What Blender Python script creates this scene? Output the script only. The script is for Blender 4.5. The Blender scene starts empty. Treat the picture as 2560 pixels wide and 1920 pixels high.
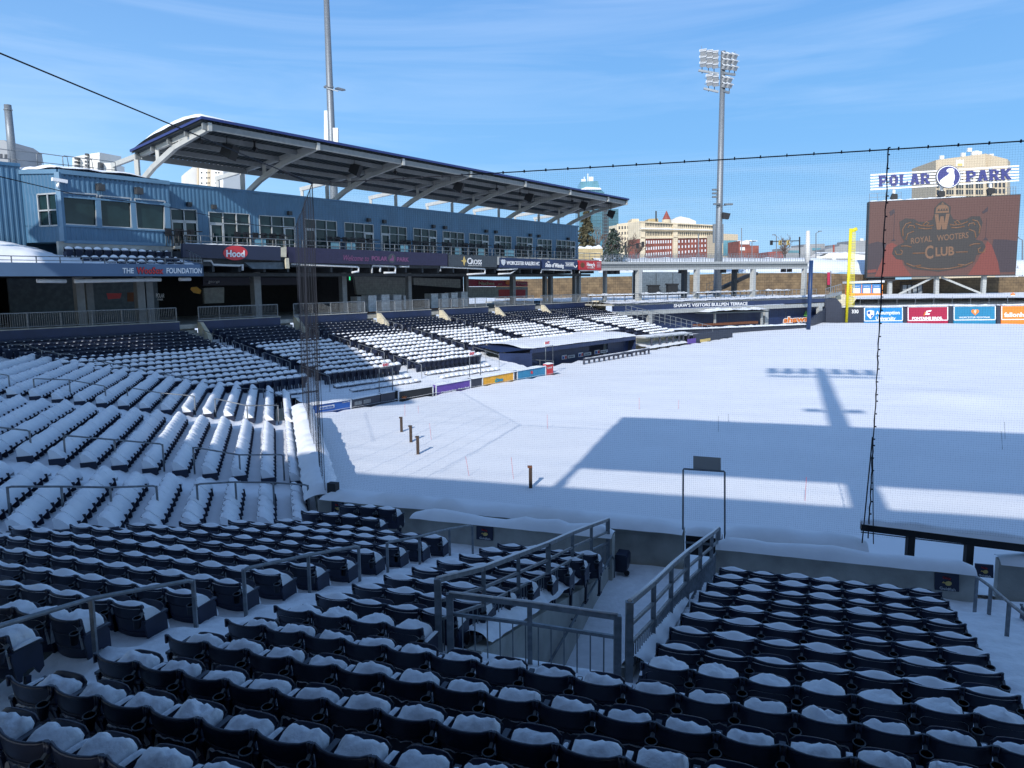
import bpy, bmesh, math, random
from mathutils import Vector, Matrix, noise
random.seed(7)
SC = bpy.context.scene
C = SC.collection
R = math.radians
PI = math.pi

# ------------------------------------------------------------------ camera, sky, sun, exposure
FPX, PITCH, ROLL = 1923.0, 7.55, 0.6
cam_d = bpy.data.cameras.new("camera")
cam_d.sensor_width = 36.0
cam_d.lens = FPX / 2560.0 * 36.0
cam_d.clip_start, cam_d.clip_end = 0.1, 6000.0
cam = bpy.data.objects.new("camera", cam_d)
C.objects.link(cam)
cam.matrix_world = Matrix.Rotation(R(90 - PITCH), 4, 'X') @ Matrix.Rotation(R(-ROLL), 4, 'Z')
SC.camera = cam

SUN_AZ, SUN_EL = 199.6, 29.6          # compass-like azimuth, clockwise from +Y
world = bpy.data.worlds.new("World")
SC.world = world
world.use_nodes = True
wt_ = world.node_tree
wt_.nodes.clear()
wo = wt_.nodes.new('ShaderNodeOutputWorld')
bg = wt_.nodes.new('ShaderNodeBackground')
sky = wt_.nodes.new('ShaderNodeTexSky')
sky.sky_type = 'NISHITA'
sky.sun_disc = False
sky.sun_elevation = R(SUN_EL)
sky.sun_rotation = R(SUN_AZ)
sky.altitude = 100.0
sky.air_density = 1.0
sky.dust_density = 0.0
sky.ozone_density = 2.2
tc = wt_.nodes.new('ShaderNodeTexCoord')
mp = wt_.nodes.new('ShaderNodeMapping')
mp.inputs['Rotation'].default_value = (R(4), R(-7), R(20))
mp.inputs['Scale'].default_value = (1.2, 2.0, 16.0)
nz = wt_.nodes.new('ShaderNodeTexNoise')
nz.inputs['Scale'].default_value = 1.6
nz.inputs['Detail'].default_value = 6.0
nz.inputs['Roughness'].default_value = 0.55
nz.inputs['Distortion'].default_value = 0.6
rp = wt_.nodes.new('ShaderNodeValToRGB')
rp.color_ramp.elements[0].position = 0.44
rp.color_ramp.elements[0].color = (0, 0, 0, 1)
rp.color_ramp.elements[1].position = 0.82
rp.color_ramp.elements[1].color = (0.19, 0.19, 0.19, 1)
mx = wt_.nodes.new('ShaderNodeMix')
mx.data_type = 'RGBA'
mx.inputs['B'].default_value = (5.2, 5.8, 6.8, 1)
L_ = wt_.links.new
L_(tc.outputs['Generated'], mp.inputs['Vector'])
L_(mp.outputs['Vector'], nz.inputs['Vector'])
L_(nz.outputs['Fac'], rp.inputs['Fac'])
L_(rp.outputs['Color'], mx.inputs['Factor'])
# away from the sun the winter sky is deep blue, near it whiter
sep = wt_.nodes.new('ShaderNodeSeparateXYZ')
L_(tc.outputs['Generated'], sep.inputs['Vector'])
hr = wt_.nodes.new('ShaderNodeValToRGB')
hr.color_ramp.elements[0].position = 0.0
hr.color_ramp.elements[0].color = (0.34, 0.60, 0.86, 1)
hr.color_ramp.elements[1].position = 0.55
hr.color_ramp.elements[1].color = (0.075, 0.222, 0.55, 1)
e_ = hr.color_ramp.elements.new(0.16); e_.color = (0.185, 0.43, 0.78, 1)
e_ = hr.color_ramp.elements.new(0.32); e_.color = (0.125, 0.325, 0.69, 1)
L_(sep.outputs['Z'], hr.inputs['Fac'])
sc_ = wt_.nodes.new('ShaderNodeMix'); sc_.data_type = 'RGBA'; sc_.blend_type = 'MULTIPLY'
sc_.inputs['Factor'].default_value = 1.0
sc_.inputs['B'].default_value = (6.0, 6.0, 6.0, 1)
L_(hr.outputs['Color'], sc_.inputs['A'])
dt = wt_.nodes.new('ShaderNodeVectorMath'); dt.operation = 'DOT_PRODUCT'
L_(tc.outputs['Generated'], dt.inputs[0])
mr = wt_.nodes.new('ShaderNodeMapRange')
mr.inputs['From Min'].default_value = -0.75
mr.inputs['From Max'].default_value = 0.75
L_(dt.outputs['Value'], mr.inputs['Value'])
tn_ = wt_.nodes.new('ShaderNodeMix')
tn_.data_type = 'RGBA'
L_(mr.outputs['Result'], tn_.inputs['Factor'])
L_(sc_.outputs['Result'], tn_.inputs['A'])
L_(sky.outputs['Color'], tn_.inputs['B'])
L_(tn_.outputs['Result'], mx.inputs['A'])
L_(mx.outputs['Result'], bg.inputs['Color'])
bg.inputs['Strength'].default_value = 0.165
L_(bg.outputs['Background'], wo.inputs['Surface'])

sd_ = bpy.data.lights.new("sun", 'SUN')
sd_.energy = 3.7
sd_.angle = R(0.5)
sd_.color = (1.0, 0.965, 0.92)
sun = bpy.data.objects.new("sun", sd_)
C.objects.link(sun)
_el, _az = R(SUN_EL), R(SUN_AZ)
SUNV = Vector((math.sin(_az) * math.cos(_el), math.cos(_az) * math.cos(_el), math.sin(_el)))
dt.inputs[1].default_value = SUNV
sun.rotation_euler = SUNV.to_track_quat('Z', 'Y').to_euler()
SC.view_settings.view_transform = 'Standard'
SC.view_settings.look = 'None'
SC.view_settings.gamma = 1.0
SC.view_settings.use_curve_mapping = False
SC.view_settings.exposure = 0.35
SC.cycles.use_denoising = True
SC.cycles.max_bounces = 6
SC.cycles.diffuse_bounces = 3
SC.cycles.glossy_bounces = 3

# ------------------------------------------------------------------ survey frames (metres; eye at the origin)
G = -6.7                                # snow level of the field
_cp, _sp, _cr, _sr = math.cos(R(PITCH)), math.sin(R(PITCH)), math.cos(R(ROLL)), math.sin(R(ROLL))

def ray(x, y):
    u, v = (x - 1280) / FPX, (y - 960) / FPX
    u2, v2 = u * _cr - v * _sr, u * _sr + v * _cr
    return Vector((u2, _cp - v2 * _sp, -_sp - v2 * _cp))

def px_z(x, y, z):
    d = ray(x, y)
    return d * (z / d.z)

def px_y(x, y, Y):
    d = ray(x, y)
    return d * (Y / d.y)

def azv(a):
    return Vector((math.sin(R(a)), math.cos(R(a)), 0))

def px_line(x, y, p, az):               # vertical plane through p running along az
    d = ray(x, y)
    n = Vector((math.cos(R(az)), -math.sin(R(az)), 0))
    return d * (n.dot(p) / n.dot(d))

def px_slope(x, y, p, n, z0, m):        # plane z = z0 + m * ((q - p) . n)
    d = ray(x, y)
    return d * ((z0 - m * p.dot(n)) / (d.z - m * d.dot(n)))

def proj(p):
    D = p.y * _cp - p.z * _sp
    u2, v2 = p.x / D, -(p.y * _sp + p.z * _cp) / D
    return 1280 + (u2 * _cr + v2 * _sr) * FPX, 960 + (-u2 * _sr + v2 * _cr) * FPX, D

# third-base frame: s along the stand, d back from the field wall
A3 = 38.4
B3 = Vector((-8.57, 46.58, 0))
E3 = azv(A3)
N3 = Vector((-E3.y, E3.x, 0))
def P3(s, d, z): return B3 + E3 * s + N3 * d + Vector((0, 0, z))
def px3(x, y, d): return px_line(x, y, B3 + N3 * d, A3)
def sd3(p): q = p - B3; return q.dot(E3), q.dot(N3)
def bowl3(d): return -5.7 + 0.165 * d   # seat-back tops
# behind-home frame: w back from the wall, t towards the camera
AH = 163.0
WH = Vector((-11.8, 42.2, 0))
EH = azv(AH)
NH = Vector((EH.y, -EH.x, 0))
def PH(w, t, z): return WH + NH * w + EH * t + Vector((0, 0, z))
def wtH(p): q = p - WH; return q.dot(NH), q.dot(EH)
def bowlH(w): return -5.9 + 0.15 * w
# first-base frame: n towards the field, r to the right
A1 = 19.5
S1 = azv(A1)
R1 = azv(A1 + 90)
def P1(r, n, z): return R1 * r + S1 * n + Vector((0, 0, z))
def rn1(p): return p.dot(R1), p.dot(S1)
def bowl1(n): return -4.0 - 0.195 * (n - 7.2)
def px_tread(x, y, lift=0.0): return px_slope(x, y, S1 * 7.2, S1, -4.40 + lift, -0.195)

# ------------------------------------------------------------------ materials
def mat(name, col, rough=0.7, metal=0.0, var=0.12, scale=3.0, bump=0.0, bscale=30.0, spec=0.5, emit=None, estr=1.0, col2=None, ramp=(0.4, 0.65)):
    m = bpy.data.materials.new(name)
    m.use_nodes = True
    nt = m.node_tree
    b = nt.nodes['Principled BSDF']
    b.inputs['Roughness'].default_value = rough
    b.inputs['Metallic'].default_value = metal
    b.inputs['Specular IOR Level'].default_value = spec
    tcn = nt.nodes.new('ShaderNodeTexCoord')
    n = nt.nodes.new('ShaderNodeTexNoise')
    n.inputs['Scale'].default_value = scale
    n.inputs['Detail'].default_value = 5
    nt.links.new(tcn.outputs['Object'], n.inputs['Vector'])
    r = nt.nodes.new('ShaderNodeValToRGB')
    r.color_ramp.elements[0].position, r.color_ramp.elements[1].position = ramp
    c2 = col2 or tuple(min(1, c * (1 + var)) for c in col)
    c1 = col if col2 else tuple(c * (1 - var) for c in col)
    r.color_ramp.elements[0].color = (*c1, 1)
    r.color_ramp.elements[1].color = (*c2, 1)
    nt.links.new(n.outputs['Fac'], r.inputs['Fac'])
    nt.links.new(r.outputs['Color'], b.inputs['Base Color'])
    if emit:
        b.inputs['Emission Color'].default_value = (*emit, 1)
        b.inputs['Emission Strength'].default_value = estr
    if bump:
        n2 = nt.nodes.new('ShaderNodeTexNoise')
        n2.inputs['Scale'].default_value = bscale
        n2.inputs['Detail'].default_value = 4
        bp = nt.nodes.new('ShaderNodeBump')
        bp.inputs['Strength'].default_value = bump
        bp.inputs['Distance'].default_value = 0.02
        nt.links.new(tcn.outputs['Object'], n2.inputs['Vector'])
        nt.links.new(n2.outputs['Fac'], bp.inputs['Height'])
        nt.links.new(bp.outputs['Normal'], b.inputs['Normal'])
    return m

M = {}
def defm(k, *a, **kw): M[k] = mat(k, *a, **kw)
defm('snow', (0.80, 0.82, 0.85), 0.65, var=0.03, scale=2.0, bump=0.35, bscale=9.0, spec=0.2)
defm('snow_field', (0.80, 0.82, 0.85), 0.6, var=0.02, scale=0.3, bump=0.25, bscale=2.5, spec=0.2)
defm('snow_rough', (0.78, 0.80, 0.83), 0.7, var=0.05, scale=6.0, bump=0.7, bscale=14.0, spec=0.2)
defm('navy_plastic', (0.010, 0.017, 0.045), 0.42, var=0.25, scale=2.0, bump=0.05, bscale=60)
defm('navy_far', (0.010, 0.017, 0.042), 0.5, var=0.2, scale=1.0)
defm('cup', (0.012, 0.016, 0.030), 0.4, var=0.2)
defm('galv', (0.20, 0.22, 0.24), 0.5, 0.45, var=0.18, scale=9.0)
defm('galv_dark', (0.13, 0.15, 0.17), 0.5, 0.4, var=0.2, scale=6.0)
defm('concrete', (0.30, 0.295, 0.265), 0.9, var=0.0, scale=2.2, bump=0.3, bscale=25, col2=(0.44, 0.435, 0.40), ramp=(0.3, 0.7))
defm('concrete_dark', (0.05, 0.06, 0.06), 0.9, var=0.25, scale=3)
defm('cream', (0.55, 0.50, 0.38), 0.8, var=0.1)
defm('blue_metal', (0.055, 0.140, 0.235), 0.45, var=0.08, scale=0.7)
defm('blue_pale', (0.10, 0.20, 0.30), 0.5, var=0.06, scale=0.7)
defm('blue_trim', (0.05, 0.14, 0.25), 0.45, var=0.08)
defm('blue_fascia', (0.085, 0.15, 0.25), 0.55, var=0.05, scale=0.4)
defm('navy_paint', (0.014, 0.028, 0.085), 0.5, var=0.12, scale=1.2)
defm('navy_sign', (0.012, 0.017, 0.045), 0.5, var=0.08, scale=0.6)
defm('pad_navy', (0.028, 0.034, 0.055), 0.6, var=0.1)
defm('pole_blue', (0.010, 0.035, 0.11), 0.45, var=0.05)
defm('roof_blue', (0.018, 0.032, 0.14), 0.45, var=0.05)
defm('steel_white', (0.42, 0.42, 0.395), 0.5, var=0.05, scale=1.5)
defm('steel_grey', (0.19, 0.20, 0.20), 0.55, var=0.08)
defm('beam_grey', (0.36, 0.37, 0.36), 0.6, var=0.07)
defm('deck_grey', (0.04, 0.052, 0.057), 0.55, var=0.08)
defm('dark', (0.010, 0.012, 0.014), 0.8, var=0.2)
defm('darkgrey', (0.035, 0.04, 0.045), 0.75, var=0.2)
defm('interior', (0.10, 0.13, 0.155), 0.8, var=0.15)
defm('interior_grey', (0.34, 0.36, 0.35), 0.8, var=0.12)
defm('glass', (0.012, 0.030, 0.034), 0.05, var=0.3, scale=0.5, spec=0.35)
defm('alu', (0.40, 0.42, 0.43), 0.4, 0.2, var=0.06)
defm('white', (0.80, 0.80, 0.80), 0.5, var=0.03)
defm('offwhite', (0.62, 0.64, 0.66), 0.5, var=0.04)
defm('black', (0.006, 0.007, 0.010), 0.6, var=0.2)
defm('rope', (0.004, 0.006, 0.012), 0.8, var=0.1)
defm('net', (0.010, 0.014, 0.024), 0.9, var=0.1)
defm('red', (0.55, 0.03, 0.04), 0.5, var=0.05)
defm('redsign', (0.50, 0.02, 0.025), 0.5, var=0.05)
defm('crimson', (0.36, 0.015, 0.055), 0.5, var=0.05)
defm('orange', (0.80, 0.22, 0.03), 0.5, var=0.05)
defm('amber', (0.75, 0.36, 0.02), 0.5, var=0.05)
defm('yellow', (0.72, 0.62, 0.02), 0.5, var=0.05)
defm('gold', (0.62, 0.45, 0.14), 0.5, var=0.05)
defm('green', (0.12, 0.35, 0.07), 0.5, var=0.08)
defm('purple', (0.11, 0.05, 0.30), 0.5, var=0.05)
defm('adblue', (0.015, 0.22, 0.52), 0.5, var=0.05)
defm('adteal', (0.02, 0.20, 0.36), 0.5, var=0.05)
defm('adroyal', (0.012, 0.09, 0.36), 0.5, var=0.05)
defm('letter_navy', (0.025, 0.03, 0.16), 0.5, var=0.05)
defm('led_purple', (0.012, 0.012, 0.04), 0.5, var=0.1, emit=(0.030, 0.014, 0.065), estr=0.12)
defm('led_text', (0.03, 0.02, 0.05), 0.5, var=0.1, emit=(0.42, 0.13, 0.38), estr=0.20)
defm('exit_green', (0.02, 0.2, 0.08), 0.5, emit=(0.05, 0.9, 0.35), estr=0.9)
defm('steel_sign', (0.045, 0.055, 0.065), 0.5, var=0.08)
defm('wood_post', (0.055, 0.035, 0.025), 0.8, var=0.2)
defm('brown', (0.16, 0.055, 0.02), 0.7, var=0.15)
defm('brick', (0.20, 0.062, 0.045), 0.85, var=0.2, scale=0.5)
defm('cream_stone', (0.58, 0.49, 0.35), 0.85, var=0.1, scale=0.3)
defm('stone', (0.17, 0.125, 0.08), 0.9, var=0.0, scale=0.55, col2=(0.40, 0.32, 0.215), ramp=(0.35, 0.62), bump=0.8, bscale=0.9)
defm('beige', (0.46, 0.38, 0.27), 0.8, var=0.06)
defm('tan', (0.42, 0.33, 0.18), 0.85, var=0.1, scale=0.6)
defm('bldg_white', (0.62, 0.60, 0.56), 0.8, var=0.06, scale=0.2)
defm('bldg_grey', (0.26, 0.27, 0.28), 0.8, var=0.08, scale=0.2)
defm('tower_glass', (0.05, 0.15, 0.21), 0.15, var=0.25, scale=0.08, spec=0.6)
defm('tower_glass_light', (0.10, 0.24, 0.30), 0.15, var=0.25, scale=0.1, spec=0.6)
defm('win_dark', (0.03, 0.035, 0.045), 0.3, var=0.2)
defm('spire', (0.25, 0.06, 0.045), 0.7)
defm('bark', (0.10, 0.075, 0.06), 0.9, var=0.2)
defm('twig', (0.16, 0.115, 0.09), 0.9, var=0.2)
defm('needle', (0.035, 0.055, 0.04), 0.8, var=0.35, scale=1.0)
defm('needle_brown', (0.085, 0.075, 0.038), 0.8, var=0.35, scale=1.0)
defm('wrap', (0.58, 0.61, 0.64), 0.35, var=0.15, scale=2.5)
defm('screen', (0.010, 0.006, 0.006), 0.5, emit=(0.155, 0.060, 0.050), estr=0.62)
defm('screen_red', (0.012, 0.006, 0.006), 0.5, emit=(0.30, 0.055, 0.040), estr=0.60)
defm('screen_dark', (0.008, 0.008, 0.009), 0.5, emit=(0.032, 0.026, 0.026), estr=0.70)
defm('screen_navy', (0.008, 0.006, 0.010), 0.5, emit=(0.050, 0.030, 0.042), estr=0.60)
defm('screen_gold', (0.012, 0.010, 0.008), 0.5, emit=(0.30, 0.155, 0.085), estr=0.62)
defm('kiosk_screen', (0.01, 0.05, 0.12), 0.5, emit=(0.02, 0.22, 0.62), estr=0.7)
defm('kiosk_light', (0.3, 0.3, 0.3), 0.5, emit=(0.8, 0.86, 0.95), estr=0.6)

# ------------------------------------------------------------------ mesh helpers
class MB:
    def __init__(s): s.v, s.f, s.m, s.sm = [], [], [], []
    def face(s, pts, mi=0, smooth=False):
        i = len(s.v); s.v += [Vector(p) for p in pts]
        s.f.append(list(range(i, i + len(pts)))); s.m.append(mi); s.sm.append(smooth)
    def prism(s, pts, off, mi=0):        # polygon + extrusion vector
        n = len(pts); i = len(s.v); off = Vector(off)
        s.v += [Vector(p) for p in pts] + [Vector(p) + off for p in pts]
        s.f.append(list(range(i, i + n))); s.f.append(list(range(i + 2 * n - 1, i + n - 1, -1)))
        s.m += [mi, mi]; s.sm += [False, False]
        for k in range(n):
            a, b = i + k, i + (k + 1) % n
            s.f.append([b, a, a + n, b + n]); s.m.append(mi); s.sm.append(False)
    def obox(s, c, x, y, z, mi=0):       # centre + three half axes
        c, x, y, z = Vector(c), Vector(x), Vector(y), Vector(z)
        s.prism([c - x - y - z, c + x - y - z, c + x + y - z, c - x + y - z], z * 2, mi)
    def box(s, lo, hi, mi=0):
        lo, hi = Vector(lo), Vector(hi)
        h = (hi - lo) / 2
        s.obox((lo + hi) / 2, (h.x, 0, 0), (0, h.y, 0), (0, 0, h.z), mi)
    def bar(s, a, b, w, h=None, mi=0, up=(0, 0, 1)):   # square bar from a to b
        a, b = Vector(a), Vector(b); h = h or w
        d = b - a; L = d.length
        if L < 1e-6: return
        d /= L; up = Vector(up)
        if abs(d.dot(up)) > 0.97: up = Vector((0, 1, 0)) if abs(d.y) < 0.9 else Vector((1, 0, 0))
        x = d.cross(up).normalized(); y = x.cross(d)
        s.obox((a + b) / 2, x * w / 2, y * h / 2, d * L / 2, mi)
    def tube(s, pts, r, n=6, mi=0, cap=True, smooth=True):
        pts = [Vector(p) for p in pts]; rs = r if isinstance(r, (list, tuple)) else [r] * len(pts)
        base = len(s.v); prev = None
        for k, p in enumerate(pts):
            d = (pts[min(k + 1, len(pts) - 1)] - pts[max(k - 1, 0)]).normalized()
            if prev is None:
                u = Vector((0, 0, 1)) if abs(d.z) < 0.9 else Vector((1, 0, 0))
                x = d.cross(u).normalized()
            else:
                x = (prev - d * prev.dot(d)).normalized()
            prev = x; y = d.cross(x)
            for j in range(n):
                a = 2 * PI * j / n
                s.v.append(p + (x * math.cos(a) + y * math.sin(a)) * rs[k])
        for k in range(len(pts) - 1):
            for j in range(n):
                a, b = base + k * n + j, base + k * n + (j + 1) % n
                s.f.append([a, b, b + n, a + n]); s.m.append(mi); s.sm.append(smooth)
        if cap:
            s.f.append([base + j for j in range(n)][::-1]); s.m.append(mi); s.sm.append(False)
            e = base + (len(pts) - 1) * n
            s.f.append([e + j for j in range(n)]); s.m.append(mi); s.sm.append(False)
    def grid(s, nu, nv, fn, mi=0, smooth=True, keep=None):
        base = len(s.v)
        for i in range(nu + 1):
            for j in range(nv + 1): s.v.append(Vector(fn(i / nu, j / nv)))
        for i in range(nu):
            for j in range(nv):
                if keep and not keep((i + .5) / nu, (j + .5) / nv): continue
                a = base + i * (nv + 1) + j
                s.f.append([a, a + nv + 1, a + nv + 2, a + 1]); s.m.append(mi); s.sm.append(smooth)
    def build(s, name, mats, parent=None, loc=None):
        me = bpy.data.meshes.new(name)
        o0 = Vector(loc) if loc is not None else (world_loc(parent) if parent else Vector((0, 0, 0)))
        used = sorted({i for f in s.f for i in f})
        mp_ = {k: n for n, k in enumerate(used)}
        me.from_pydata([tuple(s.v[k] - o0) for k in used], [], [[mp_[k] for k in f] for f in s.f])
        mats = mats if isinstance(mats, (list, tuple)) else [mats]
        for m_ in mats: me.materials.append(M[m_] if isinstance(m_, str) else m_)
        me.polygons.foreach_set('material_index', s.m)
        me.polygons.foreach_set('use_smooth', s.sm)
        me.update()
        o = bpy.data.objects.new(name, me); C.objects.link(o)
        if parent: o.parent = parent
        else: o.location = o0
        return o

def world_loc(o):
    v = Vector(o.location)
    while o.parent: o = o.parent; v += Vector(o.location)
    return v

def tag(o, label=None, cat=None, group=None, kind=None):
    if label: o['label'] = label
    if cat: o['category'] = cat
    if group: o['group'] = group
    if kind: o['kind'] = kind
    return o

def thing(name, loc, label, cat, group=None):
    o = bpy.data.objects.new(name, None); C.objects.link(o)
    o.location = loc; o.empty_display_size = 0.2
    return tag(o, label, cat, group)

def single(mb, name, m, label, cat, group=None, kind=None):   # a thing that is one mesh; origin at its base
    xs = [v.x for v in mb.v]; ys = [v.y for v in mb.v]; zs = [v.z for v in mb.v]
    o = mb.build(name, m, None, ((min(xs) + max(xs)) / 2, (min(ys) + max(ys)) / 2, min(zs)))
    return tag(o, label, cat, group, kind)

_tmp = None
def text_mesh(body, bold=0.0):
    cu = bpy.data.curves.new('lettering', 'FONT')
    cu.body = body; cu.extrude = 0.0; cu.offset = bold; cu.resolution_u = 3
    o = bpy.data.objects.new('lettering_curve', cu); C.objects.link(o)
    dg = bpy.context.evaluated_depsgraph_get()
    me = bpy.data.meshes.new_from_object(o.evaluated_get(dg))
    vs = [v.co.copy() for v in me.vertices]; fs = [list(p.vertices) for p in me.polygons]
    bpy.data.objects.remove(o); bpy.data.curves.remove(cu); bpy.data.meshes.remove(me)
    return vs, fs

class Surf:                             # a flat face in the place, addressed by survey pixels
    def __init__(s, fn, nrm): s.fn, s.n = fn, Vector(nrm).normalized()
    def pt(s, x, y, off=0.0): return s.fn(x, y) + s.n * off
    def poly(s, mb, pts, off=0.0, thick=0.05, mi=0):
        mb.prism([s.pt(x, y, off) for x, y in pts], -s.n * thick, mi)
    def rect(s, mb, x0, y0, x1, y1, off=0.0, thick=0.05, mi=0):
        s.poly(mb, [(x0, y0), (x1, y0), (x1, y1), (x0, y1)], off, thick, mi)
    def text(s, body, bl, br, hpx, m, parent, off=0.02, bold=0.0, thick=0.02, name='lettering', shear=0.0):
        vs, fs = text_mesh(body, bold)
        if not vs: return None
        x0 = min(v.x for v in vs); x1 = max(v.x for v in vs); y0 = min(v.y for v in vs); y1 = max(v.y for v in vs)
        cap = 0.73
        a = s.pt(*bl, off); b = s.pt(*br, off); up = s.pt(bl[0], bl[1] - hpx, off) - a
        mb = MB(); base = len(mb.v)
        P = []
        for v in vs:
            u = (v.x - x0) / (x1 - x0); h = v.y / cap
            P.append(a + (b - a) * u + up * h + (b - a).normalized() * (shear * h * up.length))
        back = -s.n * thick
        for f in fs:
            mb.face([P[i] for i in f])
        edges = {}
        for f in fs:
            for k in range(len(f)):
                e = (f[k], f[(k + 1) % len(f)])
                edges[e] = 1
        for (i, j) in edges:
            if (j, i) not in edges: mb.face([P[i], P[i] + back, P[j] + back, P[j]])
        return mb.build(name, m, parent)

def circle(cx, cy, rx, ry=None, n=24):
    ry = ry or rx
    return [(cx + rx * math.cos(2 * PI * k / n), cy + ry * math.sin(2 * PI * k / n)) for k in range(n)]

def lerp(a, b, t): return a + (b - a) * t
def pxlerp(p, q, t): return (lerp(p[0], q[0], t), lerp(p[1], q[1], t))
ORD = ['first', 'second', 'third', 'fourth', 'fifth', 'sixth', 'seventh', 'eighth', 'ninth', 'tenth', 'eleventh', 'twelfth', 'thirteenth',
       'fourteenth', 'fifteenth', 'sixteenth', 'seventeenth', 'eighteenth', 'nineteenth', 'twentieth', 'twenty-first', 'twenty-second', 'twenty-third', 'twenty-fourth',
       'twenty-fifth', 'twenty-sixth', 'twenty-seventh', 'twenty-eighth', 'twenty-ninth', 'thirtieth']
def fbm(x, y, z=0.0, o=4): return noise.fractal(Vector((x, y, z)), 0.8, 2.0, o)
def smooth01(t): t = max(0.0, min(1.0, t)); return t * t * (3 - 2 * t)

# ------------------------------------------------------------------ ground, field, seating bowl under snow
FLOORZ = -6.62                          # walkway behind the field walls
def lift1(n): return 0.80 - 0.39 * smooth01((n - 5.0) / 1.8)
def tread1(n): return -6.2 if n > 15.1 else max(-6.2, bowl1(n) - lift1(n))
def treadH(w): return max(FLOORZ, bowlH(w) - 0.40)
def tread3(d): return max(FLOORZ + 0.02, bowl3(d) - 0.72)
NROW = [4.62 + 0.812 * j for j in range(-4, 14)]       # n of each row of seat backs, rows -4 .. 13
def rown(j): return 4.62 + 0.812 * j

def build_ground():
    mb = MB()
    mb.grid(40, 40, lambda u, v: (lerp(-3000, 3000, u), lerp(-1500, 4500, v), -9.0), smooth=False)
    tag(mb.build('ground', 'snow_field'), kind='structure')

WD3 = -3.4                              # the padded wall of the third-base side
WALLK = PH(0.15, 23.06, 0)
WALLF = PH(0.15, 6.2, 0)
W3 = [px_z(765, 1028, G), px_z(878, 1001, G), px_z(1000, 985, G), px_z(1175, 955, G), px_z(1385, 925, G)]
W3 = [Vector((p.x, p.y, 0)) for p in W3]

def infield(p):                         # on the playing side of the walls
    if p.dot(S1) < 17.55: return False
    if (p - WALLK).dot(NH) > -0.12 and p.dot(E3) < WALLF.dot(E3) + 3: return False
    d = (p - B3).dot(N3)
    s = (p - B3).dot(E3)
    lim = WD3 + .05 if s < 15 else WD3 + .05 + min(3.4, (s - 15) * 1.2)
    return d < lim or s > 56

def build_field():
    mb = MB()
    def h(u, v):
        p = P1(lerp(-34, 150, u), lerp(17.4, 128, v ** 1.6), 0)
        z = G + 0.06 * fbm(p.x * 0.11, p.y * 0.11) + 0.03 * fbm(p.x * 0.35 + p.y * .2, p.y * 0.9, 3) + 0.012 * fbm(p.x * 1.3, p.y * 1.3, 8)
        wd = (WALLK - p).dot(NH)
        z += 0.22 * math.exp(-max(0, p.dot(S1) - 17.4) / 0.9)
        z += 0.28 * math.exp(-max(0, wd) / 0.8) if -1 < wd < 6 and p.dot(E3) < WALLF.dot(E3) + 6 else 0
        q = px_z(2360, 992, G)          # mound of the infield
        z += 0.28 * math.exp(-((p.x - q.x) ** 2 + (p.y - q.y) ** 2) / 9.0)
        return (p.x, p.y, z)
    def keep(u, v):
        x, y, z = h(u, v)
        return infield(Vector((x, y, 0)))
    mb.grid(230, 170, h, keep=keep)
    tag(mb.build('snow_field', 'snow_field'), kind='structure')

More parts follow.
